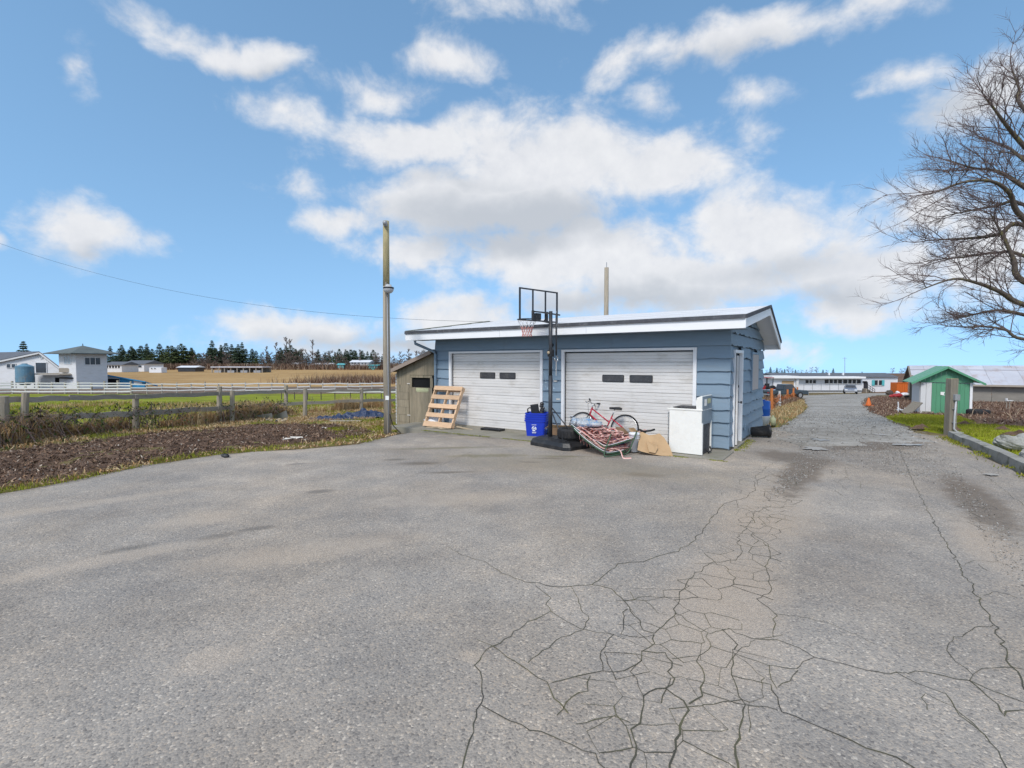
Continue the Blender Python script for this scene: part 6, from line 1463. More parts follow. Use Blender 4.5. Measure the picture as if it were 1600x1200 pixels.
# cars
def car(name, label, loc, rz, m, cat='car', kind='sedan', s=1.):
    t_ = thing(name, label, cat, loc, rz); t_.scale = (s, s, s)
    if kind == 'sedan':
        low = [(-2.2, .35), (-2.25, .62), (-2.1, .82), (-1.2, .90), (1.0, .92), (2.0, .78), (2.25, .62), (2.22, .35)]; cab = [(-1.35, .90), (-.85, 1.36), (.35, 1.38), (1.05, .91)]
    else:
        low = [(-2.5, .50), (-2.55, .80), (-2.5, 1.0), (-.6, 1.0), (1.0, 1.0), (2.3, .95), (2.5, .80), (2.48, .48)]; cab = [(-.62, 1.0), (-.5, 1.66), (.55, 1.66), (1.05, 1.0)]
    hw = .86
    def loft(pf, w0, w1, zt, nm, mm, par=t_):
        vs = []; n = len(pf); zs = [z for _, z in pf]; z0, z1 = min(zs), max(zs)
        for sgn in (-1, 1):
            for x, z in pf: vs.append((x, sgn * (w0 + (w1 - w0) * (z - z0) / max(.01, z1 - z0)), z))
        fs = [tuple(range(n - 1, -1, -1)), tuple(range(n, 2 * n))] + [(i, (i + 1) % n, n + (i + 1) % n, n + i) for i in range(n)]
        return MB().add(vs, fs).build(nm, MATS[mm], par, bevel=.04)
    loft(low, hw, hw - .04, 0, 'body', m); loft(cab, hw - .06, hw - .24, 0, 'cabin', m)
    zc0, zc1 = cab[0][1] + .05, cab[1][1] - .06
    for sgn in (-1, 1):
        y0, y1 = sgn * (hw - .06), sgn * (hw - .215)
        P = [(cab[0][0] + .16, y0 - sgn * .005, zc0), (cab[3][0] - .18, y0 - sgn * .005, zc0), (cab[2][0] - .03, y1, zc1), (cab[1][0] + .06, y1, zc1)]
        MB().prism(P, (0, sgn * .02, 0)).build('side_window', MATS['glass_dark'], t_)
    for a, b in ((cab[0], cab[1]), (cab[3], cab[2])):
        A1, B1 = Vector((a[0], 0, a[1])), Vector((b[0], 0, b[1])); p, q = A1.lerp(B1, .12), A1.lerp(B1, .9); o_ = Vector((-.02 if a is cab[0] else .02, 0, .012))
        MB().prism([p + Vector((0, -.70, 0)) + o_, p + Vector((0, .70, 0)) + o_, q + Vector((0, .58, 0)) + o_, q + Vector((0, -.58, 0)) + o_], o_ * .4).build('windscreen', MATS['glass_dark'], t_)
    wr = .31 if kind == 'sedan' else .38
    for x in (-1.38, 1.40):
        for sgn in (-1, 1):
            wl_ = link('wheel', None, t_); MB().lathe([(wr * .6, -.1), (wr * .95, -.1), (wr, -.06), (wr, .06), (wr * .95, .1), (wr * .6, .1)], (x, sgn * .80, wr), 18, Matrix.Rotation(R(90), 3, 'X')).build('tyre', MATS['rubber'], wl_); MB().lathe([(0, -.09), (wr * .62, -.085), (wr * .62, .085), (0, .09)], (x, sgn * .80, wr), 14, Matrix.Rotation(R(90), 3, 'X')).build('rim', MATS['chrome'], wl_)
    fx = low[-1][0]; bx_ = low[0][0]
    for sgn in (-1, 1):
        MB().box((fx + .0, sgn * .62, .68), (.06, .36, .14)).build('headlight', MATS['bucket_white'], t_, bevel=.02); MB().box((bx_ + .0, sgn * .64, .70), (.10, .30, .13)).build('tail_light', MATS['red_old'], t_, bevel=.02)
    MB().box((fx + .02, 0, .48), (.12, 1.66, .16)).build('front_bumper', MATS['grey_metal'], t_, bevel=.03); MB().box((bx_ - .02, 0, .48), (.12, 1.66, .16)).build('rear_bumper', MATS['grey_metal'], t_, bevel=.03)
    return t_
c = hit(1342, 616); c.z = h(c.x, c.y); car('parked_car', 'silver blue sedan parked in front of the trailer home', c + Vector((0, 2, 0)), R(-122), 'car_silver')
c = hit(1230, 623); car('pickup_truck', 'dark pickup truck parked behind the orange netting', c + Vector((.2, 1, 0)), R(8), 'car_dark', 'truck', 'pickup')
c = hit(1191, 621); car('red_car', 'red old car showing behind the garage corner', c + Vector((-.3, 2, 0)), R(60), 'red_old')
# tractor
c = hit(1217, 618); c = c + Vector((0, 4, 0)); c.z = h(c.x, c.y); tk_ = thing('tractor', 'red tractor with an open cab frame behind the pickup', 'tractor', c, R(200))
MB().box((.9, 0, 1.05), (1.7, .66, .62)).build('bonnet', MATS['red_old'], tk_, bevel=.06); MB().box((-.3, 0, .95), (1.0, .7, .55)).build('chassis', MATS['black_metal'], tk_, bevel=.03); MB().box((-.45, 0, 1.45), (.5, .5, .5)).build('seat', MATS['black_plastic'], tk_, bevel=.05)
for x in (-.95, .15):
    for y in (-.6, .6): MB().bar((x, y, 1.2), (x, y, 2.55), .07, .07).build('cab_post', MATS['black_metal'], tk_)
MB().box((-.4, 0, 2.58), (1.35, 1.4, .08)).build('cab_roof', MATS['red_old'], tk_, bevel=.02)
for x, y, r_ in ((-.6, .85, .72), (-.6, -.85, .72), (1.35, .7, .45), (1.35, -.7, .45)):
    wl_ = link('wheel', None, tk_); MB().lathe([(r_ * .5, -.18), (r_ * .95, -.18), (r_, -.1), (r_, .1), (r_ * .95, .18), (r_ * .5, .18)], (x, y, r_), 18, Matrix.Rotation(R(90), 3, 'X')).build('tyre', MATS['rubber'], wl_); MB().lathe([(0, -.1), (r_ * .52, -.1), (r_ * .52, .1), (0, .1)], (x, y, r_), 14, Matrix.Rotation(R(90), 3, 'X')).build('rim', MATS['red_old'], wl_)
for s in (-1, 1): MB().tube([(1.2, s * .5, 1.2), (2.0, s * .5, 1.9), (2.9, s * .5, .7)], .06, 6).build('loader_arm', MATS['black_metal'], tk_)
# orange netting
NP = [(1205.5, 641, 607), (1218, 632, 611), (1230.5, 627.5, 608.5), (1239, 624.5, 606), (1246, 621, 605)]
nt = thing('netting_fence', 'sagging orange plastic netting on stakes beside the drive', 'netting', hit(1205, 641)); iv = Matrix.Translation(-nt.location); prev = None
for k, (px, yb, yt) in enumerate(NP):
    b = hit(px, yb); tp = at(px + (1 if k == 3 else 0), yt, b.y)
    MB().bar(b - Vector((0, 0, .1)), tp, .12 if k < 2 else .14, .12).xf(iv).build('stake', MATS['shed_white' if k == 1 else 'orange_post'], nt)
    if prev is not None:
        a, at_ = prev; vs = []; fs = []; n1, n2 = 26, 12
        hh = min(.9, (at_ - a).length * .75)
        for i in range(n1 + 1):
            for j in range(n2 + 1):
                s = i / n1; p = a.lerp(b, s); sag = 1 - .35 * math.sin(math.pi * s) * (j / n2); vs.append((p.x + .1 * fbm(i * .3, j * .3, 1., 2, k), p.y + .15 * fbm(i * .4, j * .2, 1., 2, k + 5), p.z + .03 + hh * sag * j / n2))
        mb = MB()
        for i in range(n1 + 1):
            for j in range(n2): mb.tube([vs[i * (n2 + 1) + j], vs[i * (n2 + 1) + j + 1]], .016, 3, cap=False)
        for j in range(n2 + 1):
            for i in range(0, n1): mb.tube([vs[i * (n2 + 1) + j], vs[(i + 1) * (n2 + 1) + j]], .016, 3, cap=False)
        mb.xf(iv).build('net_panel', MATS['orange_post'], nt)
    prev = (b, tp)
c = hit(1213, 635); o = MB()
for k in range(5): o.ell((random.uniform(-.2, .2), random.uniform(-.1, .1), .1 + .04 * k), (.16, .12, .10), 9, 6, .2)
o = o.build('plastic_bag', MATS['bag_white'], smooth=True); o.location = c; tag(o, 'white plastic bag lying against the orange netting', 'bag')
# cone, container, junk, implements
c = hit(1357, 634); cn = thing('traffic_cone', 'small orange traffic cone at the edge of the drive', 'cone', c); MB().box((0, 0, .03), (.5, .5, .06)).build('cone_base', MATS['orange'], cn, bevel=.02); MB().lathe([(.2, .06), (.05, .62), (.0, .63)], (0, 0, 0), 14).build('cone_body', MATS['orange'], cn, smooth=True)
p0 = at(1410, 613.5, 86); cz = h(p0.x, 86); ctn = thing('orange_container', 'orange steel skip behind the junk pile', 'skip', (p0.x, 86, cz)); MB().box((0, .8, .92), (1.9, 1.5, 1.75)).build('skip_body', MATS['orange'], ctn, bevel=.03)
for k in range(5): MB().box((-.8 + .4 * k, .02, .9), (.07, .06, 1.6)).build('rib', MATS['orange'], ctn)
MB().box((0, .02, 1.78), (1.96, .1, .1)).build('top_rail', MATS['orange'], ctn)
for k, (px, py, m_, sz, lb) in enumerate(((1396, 621, 'red_old', (.85, .4, .28), 'red tarpaulin roll in the junk pile'), (1404, 621, 'red_old', (.6, .4, .35), 'red bundle in the middle of the junk pile'), (1412, 619, 'bucket_white', (.7, .4, .3), 'white bundle at the end of the junk pile'), (1402, 616, 'bucket_white', (.4, .3, .3), 'white lump on top of the junk pile'), (1390, 618, 'far_trunk', (.8, .5, .45), 'heap of dark branches beside the junk pile'), (1417, 622, 'rubber', (.4, .3, .2), 'black lump at the foot of the junk pile'))):
    c = hit(px, py); o = MB(); 
    for q in range(4): o.ell((random.uniform(-.4, .4) * sz[0], random.uniform(-.3, .3) * sz[1], sz[2] * random.uniform(.6, 1.1)), (sz[0] * .6, sz[1] * .6, sz[2] * .6), 9, 6, .2)
    o = o.build('junk_bundle', MATS[m_]); o.location = c; tag(o, lb, 'junk')
def implement(px, py, m_, lb, L_=2.):
    c = hit(px, py); t_ = thing('farm_implement', lb, 'implement', c, R(8))
    MB().bar((-L_ / 2, 0, .55), (L_ / 2, 0, .55), .12, .14).build('beam', MATS[m_], t_); MB().bar((-L_ / 2, .5, .40), (L_ / 2, .5, .40), .1, .12).build('beam', MATS[m_], t_)
    for k in range(6):
        x = -L_ / 2 + L_ * (k + .5) / 6; MB().tube([(x, 0, .55), (x, -.12, .3), (x, .02, -.02)], .035, 6).build('tine', MATS[m_], t_)
    MB().tube([(-.3, 0, .5), (0, -.1, 1.0), (.3, 0, .5)], .05, 6).build('hitch', MATS[m_], t_)
implement(1563, 622, 'orange', 'orange farm cultivator standing before the long barn', 1.7); implement(1597, 621, 'red_old', 'red farm cultivator beside the orange one', 1.6)
o = MB().box((0, 0, .25), (.25, .25, .5)).ell((0, 0, .62), (.17, .14, .18), 10, 7).build('white_jug', MATS['bucket_white'], bevel=.03); c = hit(1520, 622); o.location = c + Vector((0, 0, .6)); tag(o, 'white plastic drum standing by the shed corner on weeds', 'drum')
o.location = c

# ------------------------------------------------------------------ vegetation
def blades(name, pts, hgt, wid, lean, m, label, segs=1, cat=None, rv=None, kind='stuff', parent=None):
    pts = np.asarray(pts, float); n = len(pts); hgt = np.broadcast_to(hgt, n); wid = np.broadcast_to(wid, n)
    az = rng.uniform(0, 2 * np.pi, n); la = rng.uniform(0, 2 * np.pi, n); ln_ = np.abs(rng.normal(0, lean, n)) * hgt
    side = np.stack([np.cos(az), np.sin(az), np.zeros(n)], 1) * (wid / 2)[:, None]
    bend = np.stack([np.cos(la) * ln_, np.sin(la) * ln_, np.zeros(n)], 1)
    up = np.zeros((n, 3)); up[:, 2] = hgt
    if segs == 1:
        V = np.stack([pts - side, pts + side, pts + up + bend], 1).reshape(-1, 3); fc = np.arange(3 * n).reshape(-1, 3); nv = 3
    else:
        mid = pts + up * .6 + bend * .35
        V = np.stack([pts - side, pts + side, mid - side * .7, mid + side * .7, pts + up * (1 - .25 * (ln_ / hgt)[:, None].clip(0, 1)) + bend * 1.2], 1).reshape(-1, 3)
        b = np.arange(n)[:, None] * 5; fc = None; nv = 5
    me = bpy.data.meshes.new(name)
    if segs == 1: F_ = fc.tolist()
    else: F_ = [f for k in range(n) for f in ((5 * k, 5 * k + 1, 5 * k + 3, 5 * k + 2), (5 * k + 2, 5 * k + 3, 5 * k + 4))]
    me.from_pydata(V.tolist(), [], F_); me.materials.append(MATS[m])
    rr = rng.uniform(0, 1, n) if rv is None else rv
    a = me.attributes.new('rnd', 'FLOAT', 'POINT'); a.data.foreach_set('value', np.repeat(rr, nv).astype(np.float32))
    o = link(name, me, parent)
    if kind: o['kind'] = kind
    if label: o['label'] = label
    return o
def scatter(poly, n, dens=None):
    xs = [p[0] for p in poly]; ys = [p[1] for p in poly]; out = []; tries = 0
    while len(out) < n and tries < n * 12:
        tries += 1; x = random.uniform(min(xs), max(xs)); y = random.uniform(min(ys), max(ys))
        if inside(poly, x, y) and (dens is None or random.random() < dens(x, y)): out.append((x, y, h(x, y)))
    return out
# lawn
pts = scatter(lawn, 30000, lambda x, y: .25 + .9 * (fbm(x, y, .6, 3, 1.) + .4)); blades('grass', np.array(pts) + [0, 0, .0], rng.uniform(.03, .08, len(pts)), .02, .5, 'grass_green', 'short bright grass of the lawn by the shed')
# lawn edge towards kerb and gravel
# pasture
past = [(FLx[0][0], FLx[0][1] + .3), (FLx[3][0], FLx[3][1] + .3), (FLx[5][0], FLx[5][1] + .3), (FLx[7][0], FLx[7][1] + .3), (-4, 34), (-30, 34), (-36, 12)]
pts = scatter(past, 34000, lambda x, y: .2 + 1.0 * (fbm(x, y, .35, 3, 2.) + .35)); blades('pasture_grass', pts, rng.uniform(.05, .14, len(pts)), .03, .5, 'grass_green', 'short green pasture grass behind the old fence')
pts = scatter(past, 9000, lambda x, y: max(0, fbm(x, y, .25, 3, 7.) + .05) * 2.); blades('dry_tufts', pts, rng.uniform(.10, .28, len(pts)), .02, .6, 'grass_dry', 'pale dry tufts scattered through the pasture', 2)
# verge along the asphalt: moss, tufts, dead leaves
E2 = PX((-20, 770), (0, 767), (100, 750), (240, 722), (345, 707), (480, 698), (560, 691), (602, 681), (612, 672))
pts = []; pd = []
for a, b in zip(E2[:-1], E2[1:]):
    L_ = math.hypot(b[0] - a[0], b[1] - a[1])
    for k in range(int(L_ * 520)):
        s = random.random(); x = a[0] + (b[0] - a[0]) * s; y = a[1] + (b[1] - a[1]) * s; off = abs(random.gauss(0, .32)) - .24; nx_, ny_ = -(b[1] - a[1]) / L_, (b[0] - a[0]) / L_
        q = (x + nx_ * off, y + ny_ * off); g_ = fbm(q[0], q[1], .8, 3, 4.)
        if g_ > .02 and random.random() < .8: pts.append((q[0], q[1], h(*q)))
        elif random.random() < .35: pd.append((q[0], q[1], h(*q) + .01))
blades('verge_grass', pts, rng.uniform(.02, .07, len(pts)), .014, .6, 'grass_green', 'moss and short grass along the asphalt edge')
blades('verge_litter', pd, rng.uniform(.01, .06, len(pd)), .03, 1.8, 'grass_dry', 'dry leaf litter along the asphalt edge', 2)
mossp = PX((505, 672), (545, 660), (600, 655), (640, 668), (602, 680), (540, 684)); pts = scatter(mossp, 7000, lambda x, y: .3 + fbm(x, y, 1.2, 3, 3.)); blades('mossy_grass', pts, rng.uniform(.02, .06, len(pts)), .02, .5, 'grass_green', 'mossy grass around the foot of the yard pole')
# chips and clods on the dirt bed
xy = scatter(bed2, 26000); n = len(xy); P = np.array([(x, y, dirt_z(x, y)) for x, y, _ in xy])
blades('dirt_chips', P + [0, 0, .0], rng.uniform(.01, .045, n), rng.uniform(.015, .055, n), 1.6, 'chips', 'wood chips and clods strewn over the dirt bed')
# weeds along the fence
pts = []; pb2 = []
for a, b in zip(FL[:-1], FL[1:]):
    L_ = (b - a).length
    for k in range(int(L_ * 650)):
        p = a.lerp(b, random.random()); off = random.gauss(.05, .45); q = (p.x, p.y + off); g_ = fbm(q[0], q[1], .55, 3, 6.)
        (pts if g_ > -.30 else pb2).append((q[0], q[1], h(*q), g_))
pts = np.array(pts); hh = np.clip(.18 + .9 * (pts[:, 3] + .25), .08, .75) * rng.uniform(.4, 1.15, len(pts))
blades('dry_grass', pts[:, :3], hh, .014, .45, 'grass_dry', 'tangled dry tan and rust grass along the old fence', 2, rv=np.clip(rng.uniform(0, .8, len(pts)) + .35 * pts[:, 3], 0, 1))
vp = scatter(bed, 26000, lambda x, y: 0 if inside(bed2, x, y) else 1.); vd = [p for p in vp if fbm(p[0], p[1], .7, 3, 11.) < .08]; vg = [p for p in vp if fbm(p[0], p[1], .7, 3, 11.) >= .08]
blades('verge_straw', vd, rng.uniform(.02, .12, len(vd)), .018, 1.1, 'grass_dry', 'short dry straw on the verge by the fence', 2); blades('verge_tufts', vg, rng.uniform(.02, .09, len(vg)), .016, .7, 'grass_green', 'low green tufts on the verge by the fence')
# brambles
st = MB(); lv = []; 
for k in range(330):
    s = random.random(); i = min(int(s * 5.2), 6); a, b = FL[i], FL[i + 1]; p = a.lerp(b, random.random()); p = Vector((p.x + random.gauss(0, .15), p.y + random.gauss(.1, .35), 0)); p.z = h(p.x, p.y)
    if fbm(p.x, p.y, .5, 2, 12.) < -.12 and i > 1: continue
    az = random.uniform(0, 6.3); L_ = random.uniform(.5, 1.3); H_ = random.uniform(.3, .9); P = []
    for q in range(7): t_ = q / 6; P.append(p + Vector((math.cos(az) * L_ * t_, math.sin(az) * L_ * t_ * .7, H_ * math.sin(math.pi * min(1, t_ * 1.05 + .02)) * (1 - .25 * t_))))
    st.tube(P, [.008 - .0008 * q for q in range(7)], 3, cap=False)
    for q in range(7): j = random.randint(1, 5); lv.append(tuple(P[j].lerp(P[j + 1], random.random()) + Vector((random.gauss(0, .05), random.gauss(0, .05), random.gauss(0, .04)))))
o = st.build('bramble_stems', MATS['twig']); tag(o, 'arching bramble stems tangled in the old fence', kind='stuff')
blades('bramble_leaves', lv, rng.uniform(.04, .09, len(lv)), .06, 1.0, 'bramble_leaf', 'dark green and russet bramble leaves on the fence')
# brown weeds on the right
wp = scatter(weed, 20000, lambda x, y: (.3 + 1.2 * abs(fbm(x, y, .4, 3, 8.))) * (1. if y < 45 else .6)); blades('brown_weeds', wp, rng.uniform(.03, .13, len(wp)) * (1 + 2.2 * (rng.uniform(0, 1, len(wp)) > .93)), .05, 1.3, 'weed_brown', 'dead brown weeds beyond the lawn', 2)
wp = scatter(wl, 9000, lambda x, y: .4 + fbm(x, y, .5, 3, 3.)); blades('drive_grass', wp, rng.uniform(.05, .22, len(wp)), .025, .6, 'grass_dry', 'dry grass between the netting and the drive', 2)
gp = PX((1190, 662), (1205, 640), (1250, 625), (1195, 618)) ; wp = scatter(gp, 9000); blades('rust_weeds', wp, rng.uniform(.15, .55, len(wp)), .03, .5, 'weed_brown', 'rusty dead weeds behind the orange netting', 2)
# kerb-side moss and grit
pts = []
for a, b in zip(kp[:5], kp[1:6]):
    for k in range(int((b - a).length * 260)):
        p = a.lerp(b, random.random()) + Vector((-abs(random.gauss(0, .12)) - .01, 0, 0))
        if fbm(p.x, p.y, 1.2, 3, 5.) > -.05: pts.append((p.x, p.y, h(p.x, p.y)))
blades('kerb_moss', pts, rng.uniform(.015, .06, len(pts)), .018, .7, 'grass_green', 'moss and weeds growing along the kerb foot')
gr = scatter(grav, 16000, lambda x, y: 1. if y < 30 else .12); n = len(gr); blades('gravel_stones', np.array(gr) + [0, 0, .006], rng.uniform(.012, .035, n), rng.uniform(.03, .07, n), 1.0, 'gravel_bits', 'loose stones on the gravel drive')
# loose grit over the broken tracks
gq = QG((1180, 800), (1250, 700), (1400, 690), (1470, 700), (1600, 860), (1600, 940), (1480, 760), (1300, 720)); gr = scatter(gq, 7000, lambda x, y: .2 + abs(fbm(x, y, 1., 3, 2.))); n = len(gr); blades('yard_grit', np.array(gr), rng.uniform(.004, .014, n), rng.uniform(.01, .03, n), 1., 'gravel_bits', 'grit washed over the broken asphalt')
# moss tufts at the garage slab joint
pts = []
for k in range(2600):
    u = random.uniform(-.2, 8.9); v = -1.10 - abs(random.gauss(0, .035)); p = W(u, v, .0)
    if fbm(p.x, p.y, 1.1, 3, 5.) > .0: pts.append((p.x, p.y, .0))
for k in range(2200):
    v = random.uniform(-.1, 5.0); p = W(-.06 - abs(random.gauss(0, .10)), v, 0)
    if fbm(p.x, p.y, 1.4, 3, 1.) > -.1: pts.append((p.x, p.y, h(p.x, p.y)))
blades('joint_moss', pts, rng.uniform(.006, .028, len(pts)), .016, .8, 'grass_green', 'moss growing along the foot of the garage and slab')

# ------------------------------------------------------------------ trees
def conifer_proto(label, group, m, H, Rm, seed, shape='spire', n=1500):
    r_ = np.random.default_rng(seed)
    t_ = thing('conifer_tree', label, 'tree', (0, -400, -50), 0, group)
    MB().tube([(0, 0, -.5), (.1, 0, H * .5), (0, 0, H * .97)], [.32, .2, .04], 6).build('trunk', MATS['far_trunk'], t_)
    V = []; F_ = []; rr = []
    tiers = 17
    for k in range(n):
        f = r_.uniform(.07, 1.) ** .85; tier = round(f * tiers) / tiers; f2 = tier * .75 + f * .25
        rad = Rm * ((1 - f2) ** (.85 if shape == 'spire' else .55)) * (.75 + .35 * np.sin(f2 * 40 + seed)) + .15
        az = r_.uniform(0, 2 * np.pi); az = round(az * 9 / 6.283) * 6.283 / 9 * .6 + az * .4 + f2 * 7
        d = rad * np.sqrt(r_.uniform(.08, 1)); z = H * f2 - d * .28 + r_.normal(0, .12)
        c = np.array([d * np.cos(az), d * np.sin(az), z]); s = r_.uniform(.35, .85) * (1.2 - .5 * f2) * H / 14
        out = np.array([np.cos(az), np.sin(az), -.35]); sd = np.array([-np.sin(az), np.cos(az), r_.normal(0, .3)]); b = len(V)
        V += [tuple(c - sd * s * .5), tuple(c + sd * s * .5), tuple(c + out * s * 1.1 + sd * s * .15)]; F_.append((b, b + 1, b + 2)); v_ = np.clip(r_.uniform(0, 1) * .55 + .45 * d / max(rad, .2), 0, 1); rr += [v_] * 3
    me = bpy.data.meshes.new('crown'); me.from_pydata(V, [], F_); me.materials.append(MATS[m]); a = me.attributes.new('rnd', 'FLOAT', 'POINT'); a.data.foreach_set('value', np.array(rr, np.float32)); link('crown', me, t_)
    return t_
def bare_proto(label, group, H, seed, dens=1., tall=False):
    random.seed(seed); t_ = thing('bare_tree', label, 'tree', (0, -400, -50), 0, group); tr_ = MB(); cr_ = MB()
    tr_.tube([(0, 0, -.4), (random.uniform(-.2, .2), 0, H * .4), (random.uniform(-.4, .4), 0, H * .95)], [H * .016, H * .011, H * .003], 5)
    def br(p, d, L_, r_, lev):
        q = p + d * L_; mid = p.lerp(q, .5) + Vector((random.gauss(0, .05), random.gauss(0, .05), .06 * L_)) * 1.; cr_.tube([p, mid, q], [r_, r_ * .8, r_ * .5], 3, cap=False)
        if lev == 0: return
        for k in range(4 if lev > 1 else 3):
            s = random.uniform(.3, 1); nd = (d + Vector((random.gauss(0, .5), random.gauss(0, .5), random.uniform(0, .5)))).normalized(); br(p.lerp(q, s), nd, L_ * random.uniform(.45, .65), r_ * .62, lev - 1)
    for k in range(int(17 * dens)):
        f = random.uniform(.25 if not tall else .38, .97); az = random.uniform(0, 6.28); el = random.uniform(.3, .9) if not tall else random.uniform(.7, 1.2); L_ = H * (.30 if not tall else .13) * (1.1 - f * .6)
        br(Vector((0, 0, H * f)), Vector((math.cos(az) * math.cos(el), math.sin(az) * math.cos(el), math.sin(el))), L_, H * .0095, 2)
    tr_.build('trunk', MATS['far_trunk'], t_); cr_.build('crown', MATS['far_twig'], t_); return t_
GCF = 'conifers along the far edge of the field'; GBF = 'bare trees along the far edge of the field'
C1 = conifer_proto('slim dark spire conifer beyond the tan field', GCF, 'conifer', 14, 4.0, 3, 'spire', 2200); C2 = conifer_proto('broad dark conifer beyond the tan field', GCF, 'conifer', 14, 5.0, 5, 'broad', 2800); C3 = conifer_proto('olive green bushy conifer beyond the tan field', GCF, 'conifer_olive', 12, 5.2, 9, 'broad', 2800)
B1 = bare_proto('leafless brown tree beyond the tan field', GBF, 11, 21); B2 = bare_proto('tall thin leafless trunk rising over the far trees', GBF, 17, 22, .8, True); B3 = bare_proto('low bushy leafless tree at the field edge', GBF, 7, 23, 1.5)
random.seed(5)
def plant(proto, px, ytop, Y, Hp, first=set()):
    p = at(px, ytop, Y); zb = h(p.x, Y); s = (p.z - zb) / Hp
    if proto.name not in first: first.add(proto.name); o = proto; o.location = (p.x, Y, zb - .2); o.rotation_euler.z = random.uniform(0, 6.28); o.scale = (s * random.uniform(1.1, 1.3),) * 2 + (s,)
    else: o = dup(proto, (p.x, Y, zb - .2), random.uniform(0, 6.28), (s * random.uniform(1.0, 1.45),) * 2 + (s,))
CT = [(36, 533), (172, 541), (190, 539), (205, 541), (220, 540), (229, 537), (249, 537), (262, 540), (275, 545), (299, 543), (331, 532), (336, 545), (345, 539), (353, 536), (362, 538), (372, 538), (378, 535), (384, 545), (400, 548), (408, 553), (418, 551), (421, 555), (438, 543), (447, 541), (454, 539), (462, 545), (497, 546), (508, 551), (514, 548), (530, 545), (540, 546), (548, 546), (556, 548), (565, 554), (574, 549), (588, 555), (582, 557), (597, 556), (640, 557), (345, 552), (300, 556), (318, 560), (480, 556)]
for i, (px, yt) in enumerate(CT): plant(random.choice((C1, C2, C2, C1)) if px != 36 else C1, px, yt, random.uniform(300, 325) if px != 36 else 140, 14)
for k in range(80):
    px = random.choice((random.uniform(165, 310), random.uniform(325, 400), random.uniform(430, 470), random.uniform(495, 600))); plant(random.choice((C2, C1, C2)), px, random.uniform(546, 560) if px > 430 else random.uniform(543, 556), random.uniform(305, 335), 14)
for px, yt in ((238, 552), (255, 545), (268, 540), (283, 537), (287, 546), (300, 549), (246, 558), (520, 556), (547, 566), (400, 559), (230, 556), (310, 552)): plant(C3, px, yt, random.uniform(292, 305), 12)
for px in (305, 312, 318, 324, 340, 350, 358, 410, 420, 428, 436, 444, 452, 460, 468, 474, 482, 490, 498, 506, 516, 526, 600, 612, 620, 628, 636, 646, 655, 662, 670, 585, 592, 535): plant(B1, px + random.uniform(-3, 3), random.uniform(546, 562), random.uniform(288, 312), 11); plant(B1, px + random.uniform(-4, 4), random.uniform(552, 566), random.uniform(288, 300), 11)
for px, yt in ((416, 541), (431, 535), (447, 527), (453, 530), (472, 545), (488, 531), (478, 546), (563, 546), (606, 547), (625, 549), (638, 545), (650, 548), (660, 551)): plant(B2, px, yt, random.uniform(285, 300), 17)
for k in range(70): plant(B3, random.choice((random.uniform(300, 345), random.uniform(405, 545), random.uniform(405, 545), random.uniform(590, 680))), random.uniform(563, 571), random.uniform(278, 292), 7)
# hedge line of scrub under the trees and the bush in the field
pts = []
for k in range(26000):
    x = random.uniform(-250, 20); y = 286 + random.gauss(0, 4); pts.append((x, y, h(x, y)))
blades('field_scrub', pts, rng.uniform(.8, 4.2, len(pts)), .5, .5, 'weed_brown', 'low brown scrub along the far field edge')
c = hit(560, 600); pts = []
for k in range(5000):
    x = c.x + random.gauss(0, 5.5); y = c.y + 4 + random.gauss(0, 2.2); pts.append((x, y, h(x, y)))
o = blades('bramble_thicket', pts, np.clip(rng.normal(1.0, .5, len(pts)), .2, 2.3), .10, .5, 'weed_brown', 'low thicket of bare brown brambles in the tan field')
# right: distant trees behind the trailer
GRF = 'small trees behind the trailer home'
C4 = dup(C1, (0, -400, -50), label='distant dark conifer behind the trailer home'); C4['group'] = GRF; B4 = dup(B1, (0, -400, -50), label='distant leafless tree behind the trailer home'); B4['group'] = GRF
for px, yt in ((1204, 573), (1214, 574), (1226, 576), (1302, 575), (1347, 580), (1243, 577), (1222, 577), (1286, 577)): plant(C4, px, yt, random.uniform(280, 310), 14)
for px in (1198, 1209, 1219, 1232, 1238, 1247, 1253, 1260, 1268, 1276, 1292, 1395, 1408, 1414): plant(B4, px, random.uniform(573, 579), random.uniform(260, 300), 11)

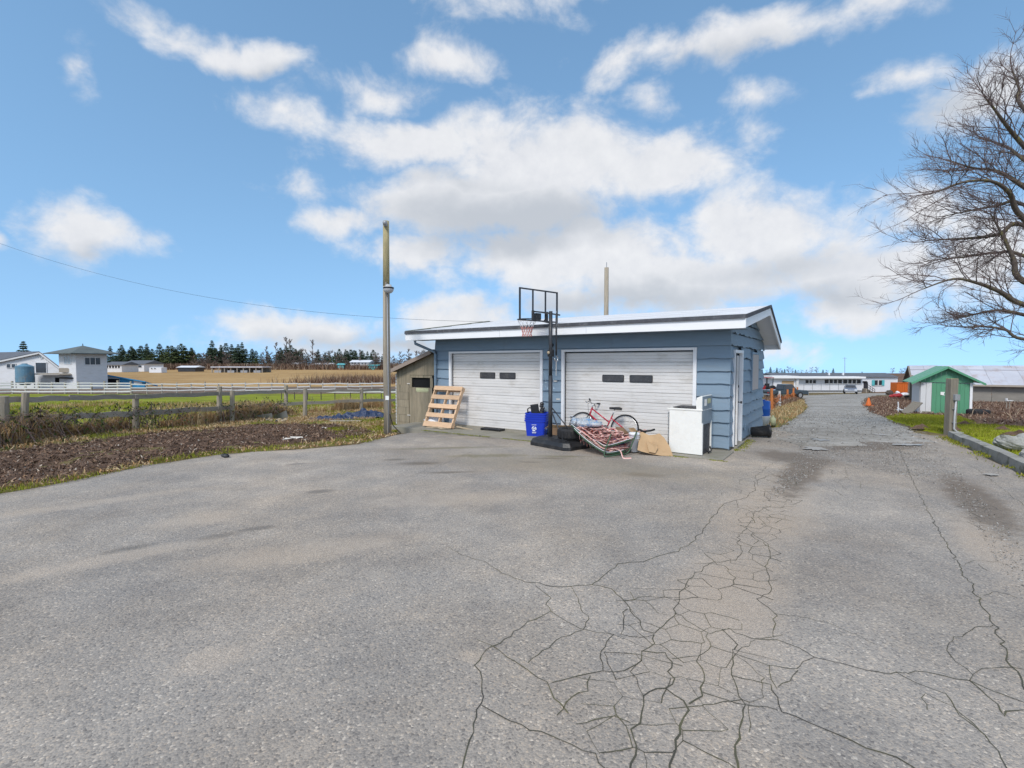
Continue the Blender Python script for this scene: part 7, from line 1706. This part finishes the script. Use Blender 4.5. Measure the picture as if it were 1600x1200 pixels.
# ---- the big bare tree right of the lawn
random.seed(31)
tb = Vector((14.6, 12.6, h(14.6, 12.6))); bt_ = thing('big_bare_tree', 'large leafless tree with mossy spreading limbs beside the lawn', 'tree', tb)
limb = MB(); br_ = MB(); tw_ = MB()
tz_ = lambda z: Vector((.12 * math.sin(z * .8), .1 * math.cos(z * .6) - .1, z))
limb_o = MB().tube([tz_(-.3), tz_(.4), tz_(1.5), tz_(3.), tz_(4.6), tz_(6.2), tz_(8.), tz_(10.)], [.42, .30, .26, .23, .19, .14, .09, .03], 12).build('trunk', MATS['bark'], bt_, smooth=True)
def twig(p, d, L_, r_, lev):
    n = 4; P = [p]; dd = d.copy()
    for k in range(n):
        dd = (dd + Vector((random.gauss(0, .16), random.gauss(0, .16), random.gauss(.03, .12)))).normalized(); P.append(P[-1] + dd * L_ / n)
    (br_ if lev >= 2 else tw_).tube(P, [r_ * (1 - .62 * k / n) for k in range(n + 1)], 5 if lev >= 2 else 3, cap=False)
    if lev == 0: return
    m_ = {3: 9, 2: 7, 1: 5}[lev]
    for k in range(m_):
        s = random.uniform(.18, 1.); i = min(int(s * n), n - 1); q = P[i].lerp(P[i + 1], s * n - i); base_d = (P[i + 1] - P[i]).normalized()
        perp = Vector((random.gauss(0, 1), random.gauss(0, 1), random.gauss(.15, .8))); perp = (perp - base_d * perp.dot(base_d)).normalized()
        nd = (base_d * random.uniform(.65, 1.1) + perp * random.uniform(.45, .85)).normalized(); twig(q, nd, L_ * random.uniform(.38, .62), max(r_ * .5, .0032), lev - 1)
def limbpath(P, r0, r1, sub=10):
    P = smoothpath([Vector(p) for p in P], 5); n = len(P)
    limb.tube(P, [r0 + (r1 - r0) * k / (n - 1) for k in range(n)], 8)
    tot = sum((b - a).length for a, b in zip(P[:-1], P[1:]))
    for k in range(sub):
        s = .12 + .86 * (k + random.random()) / sub; i = min(int(s * (n - 1)), n - 2); q = P[i]; bd = (P[i + 1] - P[i]).normalized()
        perp = Vector((random.gauss(0, 1), random.gauss(0, 1), random.gauss(.1, .7))); perp = (perp - bd * perp.dot(bd)).normalized()
        twig(q, (bd * .85 + perp * random.uniform(.5, .8)).normalized(), tot * random.uniform(.18, .34) * (1.15 - .5 * s), .013, 2)
    twig(P[-1], (P[-1] - P[-3]).normalized(), tot * .25, r1 * .9, 2)
PXL = [  # limb paths of the photograph, given its own depth each
 ([(1600, 228), (1565, 198), (1535, 168), (1515, 150)], -.6, 5.2, .055), ([(1600, 292), (1545, 268), (1490, 262), (1440, 250)], .5, 4.9, .06), ([(1600, 342), (1570, 302), (1530, 283), (1470, 285), (1415, 300)], -1., 4.2, .065),
 ([(1600, 352), (1548, 366), (1490, 372), (1440, 374), (1395, 376)], .9, 3.9, .06), ([(1600, 440), (1578, 405), (1555, 368), (1530, 335)], .0, 3.3, .08), ([(1600, 476), (1550, 456), (1500, 442), (1450, 436), (1385, 452)], -.4, 2.9, .07),
 ([(1600, 492), (1545, 485), (1490, 492), (1450, 498)], 1.2, 2.6, .05), ([(1600, 530), (1560, 515), (1510, 510), (1475, 512)], .4, 2.4, .045), ([(1600, 400), (1540, 395), (1470, 402), (1420, 405)], 1.6, 3.5, .05), ([(1600, 170), (1590, 140), (1575, 110)], .3, 6.2, .05), ([(1600, 320), (1540, 322), (1480, 330), (1430, 338)], 1.9, 4.5, .05), ([(1600, 250), (1560, 228), (1500, 215)], 1.4, 5.4, .05)]
for pp, dy, z0, r0 in PXL:
    P = [tz_(z0)] + [at(1600 - (1600 - px) * .74, py, 12.6 + dy * (k + 1) / len(pp)) - tb for k, (px, py) in enumerate(pp)]
    limbpath(P, r0 * 1.15, .012, 17)
for k in range(12):   # the sides the photograph does not show
    az = random.uniform(-1.7, 1.7); z0 = random.uniform(2.4, 7.5); L_ = random.uniform(3, 5) * (1 - .05 * z0); d = Vector((math.cos(az), math.sin(az), .25)); p = tz_(z0)
    limbpath([p, p + d * L_ * .35 + Vector((0, 0, .2)), p + d * L_ * .7 + Vector((0, 0, .6)), p + d * L_ + Vector((0, 0, .9))], .06, .012, 7)
limb.build('limbs', MATS['bark'], bt_, smooth=True)['kind'] = 'stuff'; br_.build('branches', MATS['twig'], bt_)['kind'] = 'stuff'; tw_.build('twigs', MATS['twig'], bt_)['kind'] = 'stuff'
